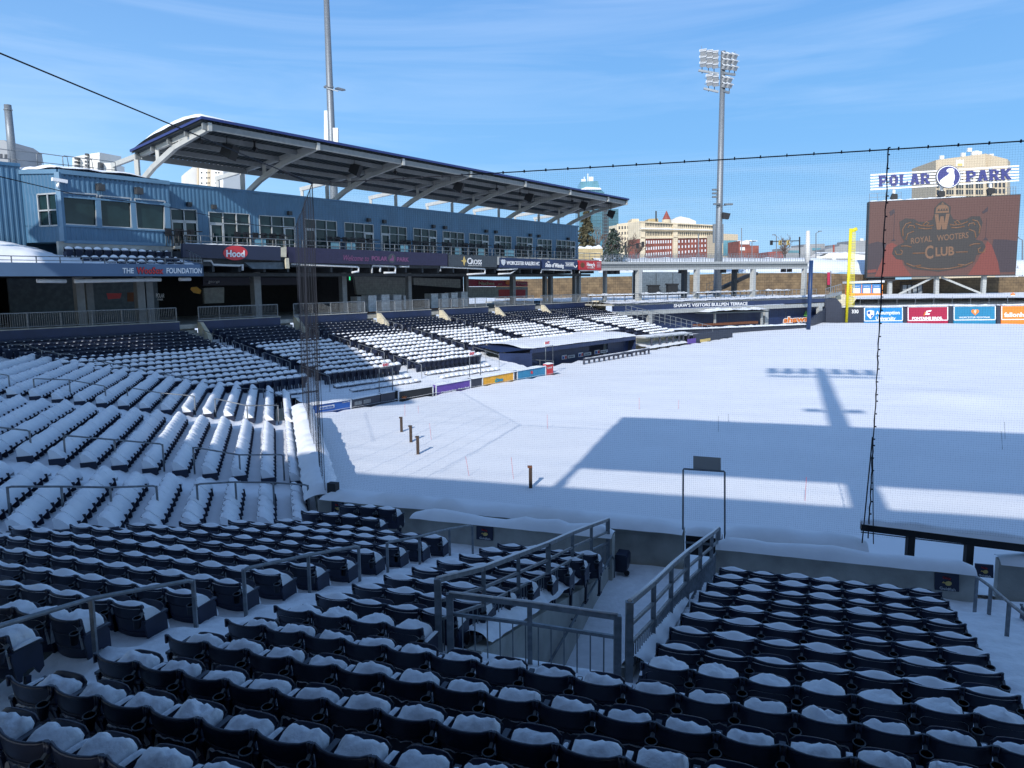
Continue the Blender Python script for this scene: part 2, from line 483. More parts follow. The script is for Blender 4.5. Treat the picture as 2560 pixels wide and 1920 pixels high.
def build_bowl():
    # first-base side
    mb = MB()
    r0, r1, n0, n1 = -21.0, 12.0, 2.6, 17.35
    NU, NV = 150, 190
    def h1(r, n):
        if n > 16.42: return FLOORZ + 0.03 * fbm(r, n, 1)
        ramp = -3.95 < r < -1.72 and n > 8.7
        if ramp: return lerp(-7.15, FLOORZ, smooth01((n - 8.5) / 7.5)) + 0.02 * fbm(r * 1.5, n * 1.5, 5)
        aisle = -7.25 + (n - 7) * 0.10 < r < -6.15 + (n - 7) * 0.09 or r > 2.72
        lane = -3.95 <= r < -3.2 and n > 8.7
        k = (n - 4.62 + 0.32) / 0.812
        j = math.floor(k); f = k - j
        zj = bowl1(rown(j)) - lift1(n)
        zj1 = bowl1(rown(j + 1)) - lift1(n)
        z = lerp(zj, zj1, smooth01((f - 0.80) / 0.20))
        if aisle or lane: z = lerp(z, bowl1(n - 0.1) - lift1(n) + .03, 0.8) + 0.04
        if n > 14.6: z = lerp(z, -6.16, smooth01((n - 14.6) / 0.8))
        z = max(z, -6.2)
        amp = 0.05 if aisle else 0.025
        return z + amp * fbm(r * 1.3, n * 1.3, 2) + 0.012 * fbm(r * 5, n * 5, 4)
    def f1(u, v):
        r, n = lerp(r0, r1, u), lerp(n0, n1, v)
        return P1(r, n, h1(r, n))
    def k1(u, v):
        r, n = lerp(r0, r1, u), lerp(n0, n1, v)
        p = P1(r, n, 0)
        w, t = wtH(p)
        if n > 16.6 and (p - WALLK).dot(NH) > 1.2: return False
        return w < 0.25 or t > 27.3 or tread1(n) >= treadH(w) - 0.06
    mb.grid(NU, NV, f1, keep=k1)
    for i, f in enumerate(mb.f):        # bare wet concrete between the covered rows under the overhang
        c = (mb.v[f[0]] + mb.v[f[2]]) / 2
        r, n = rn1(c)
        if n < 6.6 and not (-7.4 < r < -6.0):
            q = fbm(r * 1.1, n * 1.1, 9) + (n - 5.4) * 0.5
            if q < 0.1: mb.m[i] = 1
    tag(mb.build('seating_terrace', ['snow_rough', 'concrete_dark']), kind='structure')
    # behind home
    mb = MB()
    w0, w1, t0, t1 = 0.12, 17.0, -12.0, 27.6
    def hh(w, t):
        k = (w - 0.85 + 0.45) / 0.84
        j = math.floor(k); f = k - j
        z = lerp(bowlH(0.85 + 0.84 * (j - 1)) - 0.40, bowlH(0.85 + 0.84 * j) - 0.40, smooth01(f / 0.3))
        z = max(z, FLOORZ)
        return z + 0.03 * fbm(w * 1.2, t * 1.2, 7)
    def fh(u, v):
        w, t = lerp(w0, w1, u), lerp(t0, t1, v)
        return PH(w, t, hh(w, t))
    def kh(u, v):
        w, t = lerp(w0, w1, u), lerp(t0, t1, v)
        p = PH(w, t, 0)
        s, d = sd3(p); n = p.dot(S1)
        if t < 7.5 and w < 1.5: return False
        return treadH(w) >= tread3(d) - 0.05 and (treadH(w) >= tread1(n) - 0.08 or n > 15.4)
    mb.grid(100, 150, fh, keep=kh)
    tag(mb.build('seating_terrace', 'snow'), kind='structure')
    # third-base side
    mb = MB()
    s0, s1, d0, d1 = -30.0, 56.0, -6.5, 16.25
    def h3(s, d):
        k = (d - 0.4 + 0.45) / 0.95
        j = math.floor(k); f = k - j
        z = lerp(bowl3(0.4 + 0.95 * (j - 1)) - 0.72, bowl3(0.4 + 0.95 * j) - 0.72, smooth01(f / 0.3))
        z = max(z, FLOORZ + 0.02)
        return z + 0.03 * fbm(s * 0.9, d * 0.9, 11)
    def f3(u, v):
        s, d = lerp(s0, s1, u), lerp(d0, d1, v)
        return P3(s, d, h3(s, d))
    def k3(u, v):
        s, d = lerp(s0, s1, u), lerp(d0, d1, v)
        p = P3(s, d, 0)
        w, t = wtH(p)
        if infield(p): return False
        if s > 43.5 + d * 0.48: return False
        if w < 0.1 and d < -5: return False
        if d < WD3: return False
        if 15.6 < s < 35 and d < 4.6: return False
        return tread3(d) >= treadH(w) - 0.05 or w < 0
    mb.grid(230, 60, f3, keep=k3)
    tag(mb.build('seating_terrace', 'snow'), kind='structure')

def snow_cap(mb, a, b, w, h, nrm, seed=0, mi=0, n=24):   # rounded drift lying on a wall top from a to b
    a, b, nrm = Vector(a), Vector(b), Vector(nrm).normalized()
    def fn(u, v):
        p = a.lerp(b, u)
        e = smooth01(min(u, 1 - u) * (b - a).length / 0.35)
        x = (v - 0.5) * 2
        hh = h * (0.75 + 0.5 * fbm(p.x * 0.9 + seed, p.y * 0.9, seed)) * (0.35 + 0.65 * e)
        ww = w * (0.5 + 0.05 * fbm(p.x * 2, p.y * 2, seed + 4))
        prof = (1 - abs(x) ** 2.6)
        return p + nrm * (x * ww) + Vector((0, 0, hh * prof - 0.015))
    mb.grid(max(4, int((b - a).length / 0.25)), 8, fn, mi)

def wall_thing(name, a, b, zb, zt, th, nrm, label, group, snowh=0.22, over=0.1):
    a, b = Vector((a.x, a.y, 0)), Vector((b.x, b.y, 0)); nrm = Vector(nrm).normalized()
    o = thing(name, (*((a + b) / 2).xy, zb), label, 'wall', group)
    mb = MB()
    mb.prism([a + Vector((0, 0, zb)), b + Vector((0, 0, zb)), b + Vector((0, 0, zt)), a + Vector((0, 0, zt))], nrm * th)
    L = (b - a).length; d = (b - a).normalized()
    mb.build('wall_face', 'concrete', o)
    if snowh:
        mb = MB()
        snow_cap(mb, a + nrm * th / 2 + Vector((0, 0, zt)), b + nrm * th / 2 + Vector((0, 0, zt)), th + over, snowh, nrm, seed=len(C.objects) % 50)
        mb.build('snow_cap', 'snow', o)
    return o

def build_walls():
    # field wall of the first-base side (its face towards the seats is bare concrete)
    k = WALLK
    rk = k.dot(R1)
    def fw(r): return P1(r, 17.42, 0)
    wall_thing('concrete_wall', fw(rk), fw(-2.02), -7.2, -5.72, 0.3, S1, 'long bare concrete field wall left of the dark gate with snow on top', 'concrete field walls', 0.26, 0.5)
    wall_thing('concrete_wall', fw(-1.08), fw(1.85), -7.2, -5.72, 0.3, S1, 'short concrete field wall right of the dark gate with snow on top', 'concrete field walls', 0.30, 0.6)
    wall_thing('concrete_wall', PH(0.2, 6.2, 0), PH(0.2, 23.0, 0), -7.2, -5.75, 0.3, -NH, 'snow-banked wall running behind home plate beside the tall net', 'concrete field walls', 0.42, 0.7)
    # walls in front of the seats
    wall_thing('concrete_wall', P1(-8.35, 16.2, 0), P1(-3.42, 16.2, 0), -7.0, -5.6, 0.28, S1, 'concrete wall with thick snow cap in front of the seats left of the ramp', 'concrete walls in front of the seats', 0.24, 0.25)
    wall_thing('concrete_wall', P1(-1.2, 16.2, 0), P1(3.62, 16.2, 0), -7.0, -5.6, 0.28, S1, 'concrete wall with thick snow cap in front of the seats right of the ramp', 'concrete walls in front of the seats', 0.24, 0.25)
    wall_thing('concrete_wall', P1(4.3, 17.5, 0), P1(12, 17.0, 0), -7.0, -5.75, 0.28, S1, 'concrete wall with snow cap at the right edge beyond the steps', 'concrete walls in front of the seats', 0.28, 0.35)
    # side walls of the ramp
    o = thing('ramp_wall', P1(-3.6, 12, -7.0), 'sloping concrete retaining wall on the left side of the ramp', 'wall')
    mb = MB()
    prof = [(8.6, -7.4), (16.2, -7.0), (16.2, -6.3), (15.2, -6.2), (8.6, tread1(8.6) + 0.02)]
    mb.prism([P1(-3.5, n, z) for n, z in prof], R1 * -0.2)
    mb.build('wall_face', 'concrete', o)
    mb = MB()
    mb.tube([P1(-3.42, 16.4, -6.2), P1(-3.42, 16.1, -6.0), P1(-3.42, 8.6, -6.25)], 0.025)
    for n in (15.5, 13, 10.5): mb.bar(P1(-3.50, n, -6.05 - (16 - n) * .03), P1(-3.41, n, -6.07 - (16 - n) * .03), 0.03)
    mb.tube([P1(-3.42, 16.4, -6.2), P1(-3.42, 16.42, -6.7)], 0.025)
    mb.build('handrail', 'galv_dark', o)
    mb = MB()                           # snow heaped along the lip
    def lip(u, v):
        n = lerp(8.9, 15.9, u)
        r = lerp(-3.98, -3.46, v)
        z = tread1(n) + 0.05 + 0.14 * math.sin(PI * min(1, v * 1.15)) ** 0.7 + 0.04 * fbm(n * 2, r * 3, 3)
        return P1(r, n, z)
    mb.grid(50, 8, lip)
    mb.build('snow_lip', 'snow_rough', o)
    o = thing('ramp_wall', P1(-1.55, 12, -7.0), 'low snowy concrete curb on the right side of the ramp', 'wall')
    mb = MB()
    mb.prism([P1(-1.72, n, z) for n, z in [(8.6, -7.4), (16.2, -7.0), (16.2, -6.12), (15.2, -6.12), (8.6, tread1(8.6) + 0.1)]], R1 * 0.16)
    mb.build('wall_face', 'concrete', o)
    mb = MB()
    mb.grid(50, 6, lambda u, v: P1(lerp(-1.74, -1.36, v), lerp(8.7, 16.1, u), tread1(lerp(8.7, 16.1, u)) + 0.10 + 0.14 * math.sin(PI * v) + 0.04 * fbm(u * 14, v * 2, 8)))
    mb.build('snow_lip', 'snow', o)

build_ground(); build_field(); build_bowl(); build_walls()

# ------------------------------------------------------------------ stadium seats
def backpt(a, b, out=0.0):              # a -1..1 across, b 0..1 up; out pushes to the rear
    x = 0.252 * a
    y = lerp(0.085, 0.0, b) - 0.058 * (1 - a * a) - out
    z = lerp(0.36, 0.85, b) + 0.022 * b * a ** 4
    return (x, y, z)

def seat_meshes():
    d = {}
    mb = MB()
    n, k = 10, 5
    mb.grid(n, k, lambda u, v: backpt(u * 2 - 1, v))
    mb.grid(n, k, lambda u, v: backpt(1 - u * 2, v, -0.026))
    for s in (-1, 1): mb.face([backpt(s, 0), backpt(s, 1), backpt(s, 1, -.026), backpt(s, 0, -.026)])
    mb.tube([backpt(i / 6 * 2 - 1, 1.0, -0.012) for i in range(7)], 0.017, 6)
    for b in (0.66, 0.30): mb.tube([backpt((i / 6 * 2 - 1) * .96, b, 0.003) for i in range(7)], 0.0065, 5)
    for s in (-1, 1): mb.tube([(s * .252, -.012, .80), (s * .252, -.012, .895)], 0.017, 6)
    d['backrest'] = (mb, 'navy_plastic')
    mb = MB()
    def pan(u, v, o=0):                 # self-rising pan, folded up against the back
        a = u * 2 - 1
        x = .226 * a * (1 - .10 * v ** 6)
        y = lerp(.155, .375, v) + .018 * (1 - a * a) + o * .9
        z = lerp(.385, .755, v) - .05 * abs(a) ** 7 * v ** 3 - o * .45
        return (x, y, z)
    mb.grid(8, 6, lambda u, v: pan(1 - u, v))
    mb.grid(8, 6, lambda u, v: pan(u, v, 0.03))
    mb.face([pan(1 - i / 8, 1) for i in range(9)] + [pan(i / 8, 1, .03) for i in range(9)])
    for u in (0, 1): mb.face([pan(u, i / 6) for i in range(7)] + [pan(u, 1 - i / 6, .03) for i in range(7)])
    mb.tube([pan(i / 8, 1.0, .014) for i in range(9)], .016, 5)
    d['seat_pan'] = (mb, 'navy_plastic')
    def arm(x):
        mb = MB()
        prof = [(0.00, .645), (.33, .66), (.36, .62), (.365, .38), (.30, .33), (.24, .43), (.12, .43), (.10, .33), (.05, .33)]
        mb.prism([(x - .014, y, z) for y, z in prof], (.028, 0, 0))
        mb.bar((x, .0, .668), (x, .37, .682), .055, .028)
        return mb
    d['armrest'] = (arm(.265), 'navy_plastic')
    d['armrest_left'] = (arm(-.265), 'navy_plastic')
    mb = MB()
    mb.bar((.265, .17, .36), (.265, .13, .02), .045, .06)
    mb.box((.235, .05, 0), (.295, .26, .02))
    d['leg'] = (mb, 'navy_plastic')
    mb = MB()
    cx, cy, z0, z1 = .265, -.100, .64, .765
    def ring(r, z, n=14): return [(cx + r * math.cos(2 * PI * i / n), cy + r * math.sin(2 * PI * i / n) - (z1 - z) * .1, z + .12 * r * math.sin(2 * PI * i / n)) for i in range(n)]
    a, b = ring(.052, z1), ring(.040, z0)
    for i in range(14):
        j = (i + 1) % 14
        mb.face([b[i], b[j], a[j], a[i]], 0, True)
        mb.face([a[i], a[j], b[j], b[i]], 0, True)
    mb.face(b[::-1])
    mb.tube(a + [a[0]], .0065, 5, 1, cap=False)
    mb.bar((cx, -.005, .80), (cx, -.055, .765), .03, .035, 1)
    d['cup_holder'] = (mb, ['cup', 'galv_dark'])
    return d

def snow_mesh(kind, seed, pitch=0.53, nu=14, nv=10):
    rnd = random.Random(seed)
    ox, oy = rnd.uniform(0, 50), rnd.uniform(0, 50)
    hk = rnd.uniform(0.85, 1.15); sk = rnd.uniform(-.05, .05)
    mb = MB()
    if kind == 'pan':
        def fn(u, v):
            a = u * 2 - 1; x = .224 * a; y = lerp(.0, .40, v)
            e = (1 - abs(a) ** 8) ** .4 * (1 - max(0, (v - .55) / .45) ** 6) ** .5
            top = lerp(.645, .765, smooth01(v * 1.15)) + .012 * hk * (1 - a * a) + .03 * fbm(x * 5 + ox, y * 5 + oy) + .022 * fbm(x * 15 + ox, y * 15, 3)
            return (x, y - .04 * (1 - a * a) * (1 - v), .52 + (top - .52) * max(0.0, e))
    elif kind == 'mid':
        def fn(u, v):
            a = u * 2 - 1; x = .24 * a; y = lerp(-.004, .385, v); b_ = smooth01(v / .4)
            e = (1 - abs(a) ** 8) ** .4 * (1 - max(0, (v - .6) / .4) ** 6) ** .5
            top = .80 + (.052 * hk * math.exp(-((a - sk * 3) / .62) ** 2) - .015 + .022 * fbm(x * 7 + ox, y * 7 + oy) + .018 * fbm(x * 18 + ox, y * 18, 3)) * b_
            return (x, y - .045 * (1 - a * a) * (1 - v), .50 + (top - .50) * max(0.0, e))
    elif kind == 'heap':
        def fn(u, v):
            a = u * 2 - 1; x = (pitch / 2 + .008) * a; y = lerp(-.012, .40, v)
            top = .842 + .022 * a ** 4 * (1 - v) + (.068 * hk * math.exp(-((a - sk * 4) / .58) ** 2) - .008) * smooth01(v / .30) + .010 * fbm(x * 6 + ox, y * 6 + oy) * smooth01(v / .2)
            top -= .22 * smooth01((v - .2) / .8) ** 1.3
            e = (1 - max(0, (v - .6) / .4) ** 5) ** .5
            return (x, y - .050 * (1 - a * a) * (1 - v), lerp(.46, top, e) - .02 * abs(a) ** 8)
    elif kind == 'dome':                # seats seen from the field: a dome on the folded pan
        def fn(u, v):
            a = u * 2 - 1; x = (pitch / 2 - .012) * a; y = lerp(-.03, .33, v)
            q = v * 2 - 1
            top = .80 + .135 * hk * (1 - abs(a) ** 2.6) * (1 - abs(q) ** 3) + .012 * fbm(x * 6 + ox, y * 6 + oy)
            return (x, y, top - .06 * max(0, q) ** 4)
    else:                               # deep: whole row filled and rounded
        def fn(u, v):
            a = u * 2 - 1; x = (pitch / 2 + .004) * a; y = lerp(-.035, .375, v)
            top = .835 + .06 * hk * (1 - a * a) * math.sin(PI * min(1, v + .12)) + .014 * fbm(x * 6 + ox, y * 6 + oy)
            top += .05 * math.sin(PI * min(1, v * 1.6)) - .20 * v ** 1.6
            e = (1 - max(0, (v - .6) / .4) ** 4) ** .5
            return (x, y, lerp(.53, top, e))
    mb.grid(nu, nv, fn)
    if kind in ('heap', 'deep'):
        for u in (0, 1):
            e = [Vector(fn(u, i / nv)) for i in range(nv + 1)]
            mb.face(e + [Vector((e[-1].x, e[-1].y, .42)), Vector((e[0].x, e[0].y + .08, .42))])
    if kind in ('pan', 'mid'):
        mb.grid(6, 4, lambda u, v: (.265 + lerp(-.026, .026, v), lerp(.04, .36, u), .697 + .030 * math.sin(PI * v) * (1 - abs(u * 2 - 1) ** 4) * hk))
    return mb

SEATS = []     # (pos, z_tread, azimuth, style, label, group, pitch, leftend)
def add_row(start, step, count, z_top, az, style, label=None, group=None, pitch=.53, z_off=0.0):
    for i in range(count):
        p = start + step * i
        SEATS.append([p, z_top - .85 + z_off, az, style, label(i) if label else None, group, pitch, i == 0])

def lay_seats():
    # ---- first-base side
    for j in range(-3, 15):
        n = rown(j); zt = bowl1(n)
        L = lerp(-7.55, -6.70, (j - 1) / 11)
        if j >= 13: L = -8.65
        if j >= 0:
            Lend = -13.95 + (n - 10.86) * .71
            cnt = int((L - Lend) / .53)
            nm = ORD[14 - j]
            st = 'mid' if j <= 2 else 'heap'
            if j >= 1: add_row(P1(L - .265, n, 0), R1 * -.53, cnt, max(zt, -5.42), A1, st,
                    lambda i, nm=nm: f"snowy navy seat {ORD[i]} from aisle, {nm} row of block left of it",
                    'snow-heaped seats left of the stepped aisle')
        if 4 <= j <= 12:
            r0 = lerp(-6.06, -5.44, (j - 4) / 8)
            nm = ORD[12 - j]
            add_row(P1(r0 + .265, n, 0), R1 * .53, 4, zt, A1, 'heap' if j > 4 else 'mid',
                    lambda i, nm=nm: f"snowy navy seat {ORD[i]} from aisle, {nm} row behind wall, between aisle and ramp",
                    'snow-heaped seats between aisle and ramp')
            r0 = lerp(-1.34, -.99, (j - 4) / 8)
            add_row(P1(r0 + .265, n, 0), R1 * .53, 7, zt, A1, 'heap' if j > 4 else 'mid',
                    lambda i, nm=nm: f"snowy navy seat {ORD[i]} from ramp, {nm} row behind wall, right of ramp",
                    'snow-heaped seats right of the ramp')
        if j <= 3:
            r0 = lerp(-6.47, -6.14, j / 3)
            nm = ORD[3 - j]
            add_row(P1(r0 + .265, n, 0), R1 * .53, 17, zt, A1, 'pan',
                    lambda i, nm=nm: f"dark navy seat with snowy pan, {ORD[i]} from aisle, {nm} full row below gate",
                    'long rows of dark seats nearest the camera')
        if 8 <= j <= 12:
            add_row(P1(4.0 + .265, n, 0), R1 * .53, 3, zt, A1, 'heap',
                    lambda i, j=j: f"snowy navy seat beyond the right-hand steps, {ORD[i]} in the {ORD[12 - j]} row", 'snowy seats at the right edge')
    # ---- behind home
    for k in range(0, 17):
        w = 0.85 + .84 * k; zt = bowlH(w)
        for (ta, tb) in ((20.9 - .10 * w, 24.15 + .20 * w), (10.3 - .10 * w, 19.85 - .14 * w)):
            cnt = int((tb - ta) / .50)
            add_row(PH(w, tb - .25, 0), EH * -.50, cnt, zt, AH - 90, 'deep', None, None, .50)
        t = 8.9 - .12 * w
        while t > -14:
            p = PH(w, t, 0); s, d = sd3(p)
            if treadH(w) < tread3(d) + .12: break
            SEATS.append([p, zt - .85, AH - 90, 'deep', None, None, .50, False]); t -= .50
    # ---- small upper deck under the press booth
    for a, b, d in (((156, 618), (424, 628), 15.6), ((197, 641), (446, 642), 14.8), ((262, 652), (455, 654), 14.0)):
        p, q = px3(*a, d), px3(*b, d)
        cnt = int((q - p).length / .56)
        for i in range(cnt):
            c = p.lerp(q, (i + .5) / cnt)
            SEATS.append([c, c.z - .85, A3 + 90, 'deep3' if i < cnt * .7 else 'dust', None, None, .53, False])
    # ---- third-base side
    secs = [(None, -3.2, None, -3.1), (-1.9, 4.3, -1.6, 5.1), (5.8, 12.5, 6.5, 13.9), (13.9, 20.5, 15.4, 22.0), (22.0, 29.0, 23.4, 30.6), (30.3, 37.4, 32.0, 38.8), (39.0, 43.6, 40.2, 50.6)]
    for k in range(0, 17):
        d = .40 + .95 * k; zt = bowl3(d)
        for si, (a0, b0, a1, b1) in enumerate(secs):
            f = d / 16.3
            b = lerp(b0, b1, f)
            a = -9.15 - .46 * d if a0 is None else lerp(a0, a1, f)
            cnt = int((b - a) / .48)
            if a0 is None: cnt = min(cnt, 44)
            if 3 <= si <= 5 and d < 5.0: continue
            if si == 6 and d < 1.4: continue
            if si == 0 and k < 1: continue
            style, zo = 'deep3', 0.0
            if k >= 13 or (si < 2 and k >= 12): style = 'bare'
            elif k >= 11: style = 'dust'
            if k < 2 and si < 3: zo = -.60 - .06 * (k == 0)
            add_row(P3(b - .24, d, 0), E3 * -.48, cnt, zt, A3 + 90, style, None, None, .48, zo)

def far_templates():
    T = {}
    def base(pitch, pz=.785, back_h=.85):
        mb = MB(); h = pitch / 2 - .012
        for a0, a1 in ((-1, -.33), (-.33, .33), (.33, 1)):
            q = lambda a, z, o: (h * a, lerp(.07, 0, (z - .36) / .49) - .05 * (1 - a * a) + o, z + .02 * a ** 4)
            mb.face([q(a0, .36, 0), q(a0, back_h, 0), q(a1, back_h, 0), q(a1, .36, 0)])
            mb.face([q(a0, .36, .03), q(a1, .36, .03), q(a1, back_h, .03), q(a0, back_h, .03)])
            mb.face([q(a0, back_h, 0), q(a0, back_h, .03), q(a1, back_h, .03), q(a1, back_h, 0)])
        mb.prism([(-h * .92, .14, .38), (-h * .92, .20, .36), (-h * .92, .335, pz - .01), (-h * .92, .29, pz)], (h * 1.84, 0, 0))
        mb.box((-h * .5, .12, .0), (h * .5, .20, .38))
        x = pitch / 2
        prof = [(-.01, .36), (-.03, .60), (.40, .615), (.43, .40), (.26, .34), (.20, .0), (.12, .0), (.10, .34)]
        mb.prism([(x - .02, y, z) for y, z in prof], (.04, 0, 0))
        return mb
    for pitch, key in ((.50, 'deep'), (.48, 'deep3'), (.53, 'heap')):
        for v in range(5):
            mb = base(pitch, .60 if key == 'deep' else .785)
            sm = snow_mesh({'deep': 'deep', 'deep3': 'dome'}.get(key, 'heap'), 90 + v * 7 + (key == 'deep3'), pitch, 6, 6)
            i = len(mb.v); mb.v += sm.v
            mb.f += [[a + i for a in f] for f in sm.f]; mb.m += [1] * len(sm.f); mb.sm += [True] * len(sm.f)
            T.setdefault(key, []).append(mb)
    T['mid'] = T['heap']; T['pan'] = T['heap']
    for v in range(4):
        mb = base(.48)
        sm = snow_mesh('dome', 300 + v, .48, 6, 6)
        i = len(mb.v)
        for q in sm.v: q.z = .76 + (q.z - .80) * .7; q.x *= .72 - .12 * (v % 3); q.y = .05 + q.y * .6
        mb.v += sm.v; mb.f += [[a + i for a in f] for f in sm.f]; mb.m += [1] * len(sm.f); mb.sm += [True] * len(sm.f)
        T.setdefault('dust', []).append(mb)
    mb = base(.48)
    mb.box((-.04, .29, .775), (.04, .34, .80), 1)
    mb.box((.19, .10, .61), (.27, .16, .635), 1)
    T['bare'] = [mb]
    return T

def build_seats():
    lay_seats()
    import numpy as np
    vis = []
    for s in SEATS:
        p = s[0] + Vector((0, 0, s[1] + .7))
        if p.y < 1.5: continue
        x, y, D = proj(p)
        if -70 < x < 2640 and -50 < y < 2080: vis.append((D, s))
    vis.sort(key=lambda t: t[0])
    near = [s for D, s in vis if s[4]][:300]
    ids = {id(s) for s in near}
    far = [s for D, s in vis if id(s) not in ids]
    # one seat of the near kind with its parts, then copies
    meshes = {k: (mb.build(k, m, None, (0, 0, 0)), 0)[0] for k, (mb, m) in seat_meshes().items()}
    snow = {}
    for kind in ('pan', 'mid', 'heap'):
        snow[kind] = [snow_mesh(kind, 11 * v + len(kind)).build('snow_cover', 'snow' if kind == 'heap' else 'snow_rough', None, (0, 0, 0)) for v in range(9)]
    proto = bpy.data.objects.new('stadium_seat', None)
    rnd = random.Random(5)
    for s in near:
        r = proto.copy(); C.objects.link(r)
        r.location = (s[0].x, s[0].y, s[1])
        r.rotation_euler = (0, 0, -R(s[2]))
        tag(r, s[4], 'seat', s[5])
        parts = ['backrest', 'seat_pan', 'armrest', 'leg', 'cup_holder']
        if s[7] or (s[5] and 'left of' in s[5] and s[7]): parts.append('armrest_left')
        for k in parts:
            c = meshes[k].copy(); C.objects.link(c); c.parent = r; c.location = (0, 0, 0)
            if k == 'armrest_left': c.name = 'armrest'
        kind = s[3]
        c = rnd.choice(snow[kind]).copy(); C.objects.link(c); c.parent = r; c.location = (0, 0, 0)
        if rnd.random() < .5: c.scale.x = -1
        c.scale.z = rnd.uniform(.98, 1.025)
    for o in list(meshes.values()) + [o for L in snow.values() for o in L]: bpy.data.objects.remove(o)
    # all seats farther off: one object
    T = far_templates()
    cache = {}
    V, F, MI, SMO = [], [], [], []
    base = 0
    for s in far:
        tl = T[s[3]]; i = rnd.randrange(len(tl)); key = (s[3], i)
        if key not in cache:
            mb = tl[i]; cache[key] = (np.array([tuple(v) for v in mb.v]), mb.f, mb.m, mb.sm)
        v, f, m, sm = cache[key]
        a = -R(s[2]); ca, sa = math.cos(a), math.sin(a)
        w = v.copy()
        zs = rnd.uniform(.97, 1.03)
        w[:, 0] = v[:, 0] * ca - v[:, 1] * sa + s[0].x
        w[:, 1] = v[:, 0] * sa + v[:, 1] * ca + s[0].y
        w[:, 2] = v[:, 2] * zs + s[1]
        V.append(w); F += [[q + base for q in ff] for ff in f]; MI += m; SMO += sm
        base += len(v)
    V = np.concatenate(V)
    me = bpy.data.meshes.new('distant_seats')
    me.from_pydata(V.tolist(), [], F)
    me.materials.append(M['navy_far']); me.materials.append(M['snow'])
    me.polygons.foreach_set('material_index', MI); me.polygons.foreach_set('use_smooth', SMO)
    me.update()
    o = bpy.data.objects.new('distant_seats', me); C.objects.link(o)
    tag(o, 'rows of navy stadium seats buried in snow behind home plate and along third base', 'seats', kind='stuff')

build_seats()

# ------------------------------------------------------------------ third-base stand
NF = -N3                                # towards the field
def surf3(d): return Surf(lambda x, y: px3(x, y, d), NF)

def corrugated(mb, a, b, zb, zt, nrm, pitch=.30, depth=.024, mi=0):
    # ribbed sheet from a to b (xy); zb, zt are functions of 0..1
    a, b = Vector((a.x, a.y, 0)), Vector((b.x, b.y, 0)); L = (b - a).length
    n = max(1, round(L / pitch)); nrm = Vector(nrm).normalized()
    st = []
    for k in range(n):
        for f, o in ((0.0, 0), (.36, 0), (.50, 1), (.86, 1)): st.append(((k + f) / n, o))
    st.append((1.0, 0))
    for (u0, o0), (u1, o1) in zip(st, st[1:]):
        p0 = a.lerp(b, u0) + nrm * o0 * depth; p1 = a.lerp(b, u1) + nrm * o1 * depth
        mb.face([p0 + Vector((0, 0, zb(u0))), p1 + Vector((0, 0, zb(u1))), p1 + Vector((0, 0, zt(u1))), p0 + Vector((0, 0, zt(u0)))], mi)

WINS = [(425, 522.6, 490, 525, 598, 'dd'), (521, 530, 622, 536, 604, 'dww'), (647, 538.5, 735.5, 544, 606, 'wwd'), (760, 547, 840, 554, 614, 'dww'), (860, 556, 932, 562, 618, 'wwd'),
        (951, 563, 1015, 569, 625, 'dww'), (1032, 570, 1090, 576, 626, 'wwd'), (1106, 577.6, 1159, 583, 632, 'dww'), (1172, 583, 1220, 588, 633, 'wwd'), (1235, 588.5, 1277, 592, 638, 'dww'),
        (1290, 592, 1330, 595, 634, 'wwd'), (1343, 598, 1378, 600, 641, 'dww'), (1390, 600, 1437, 604, 641, 'wwwd')]

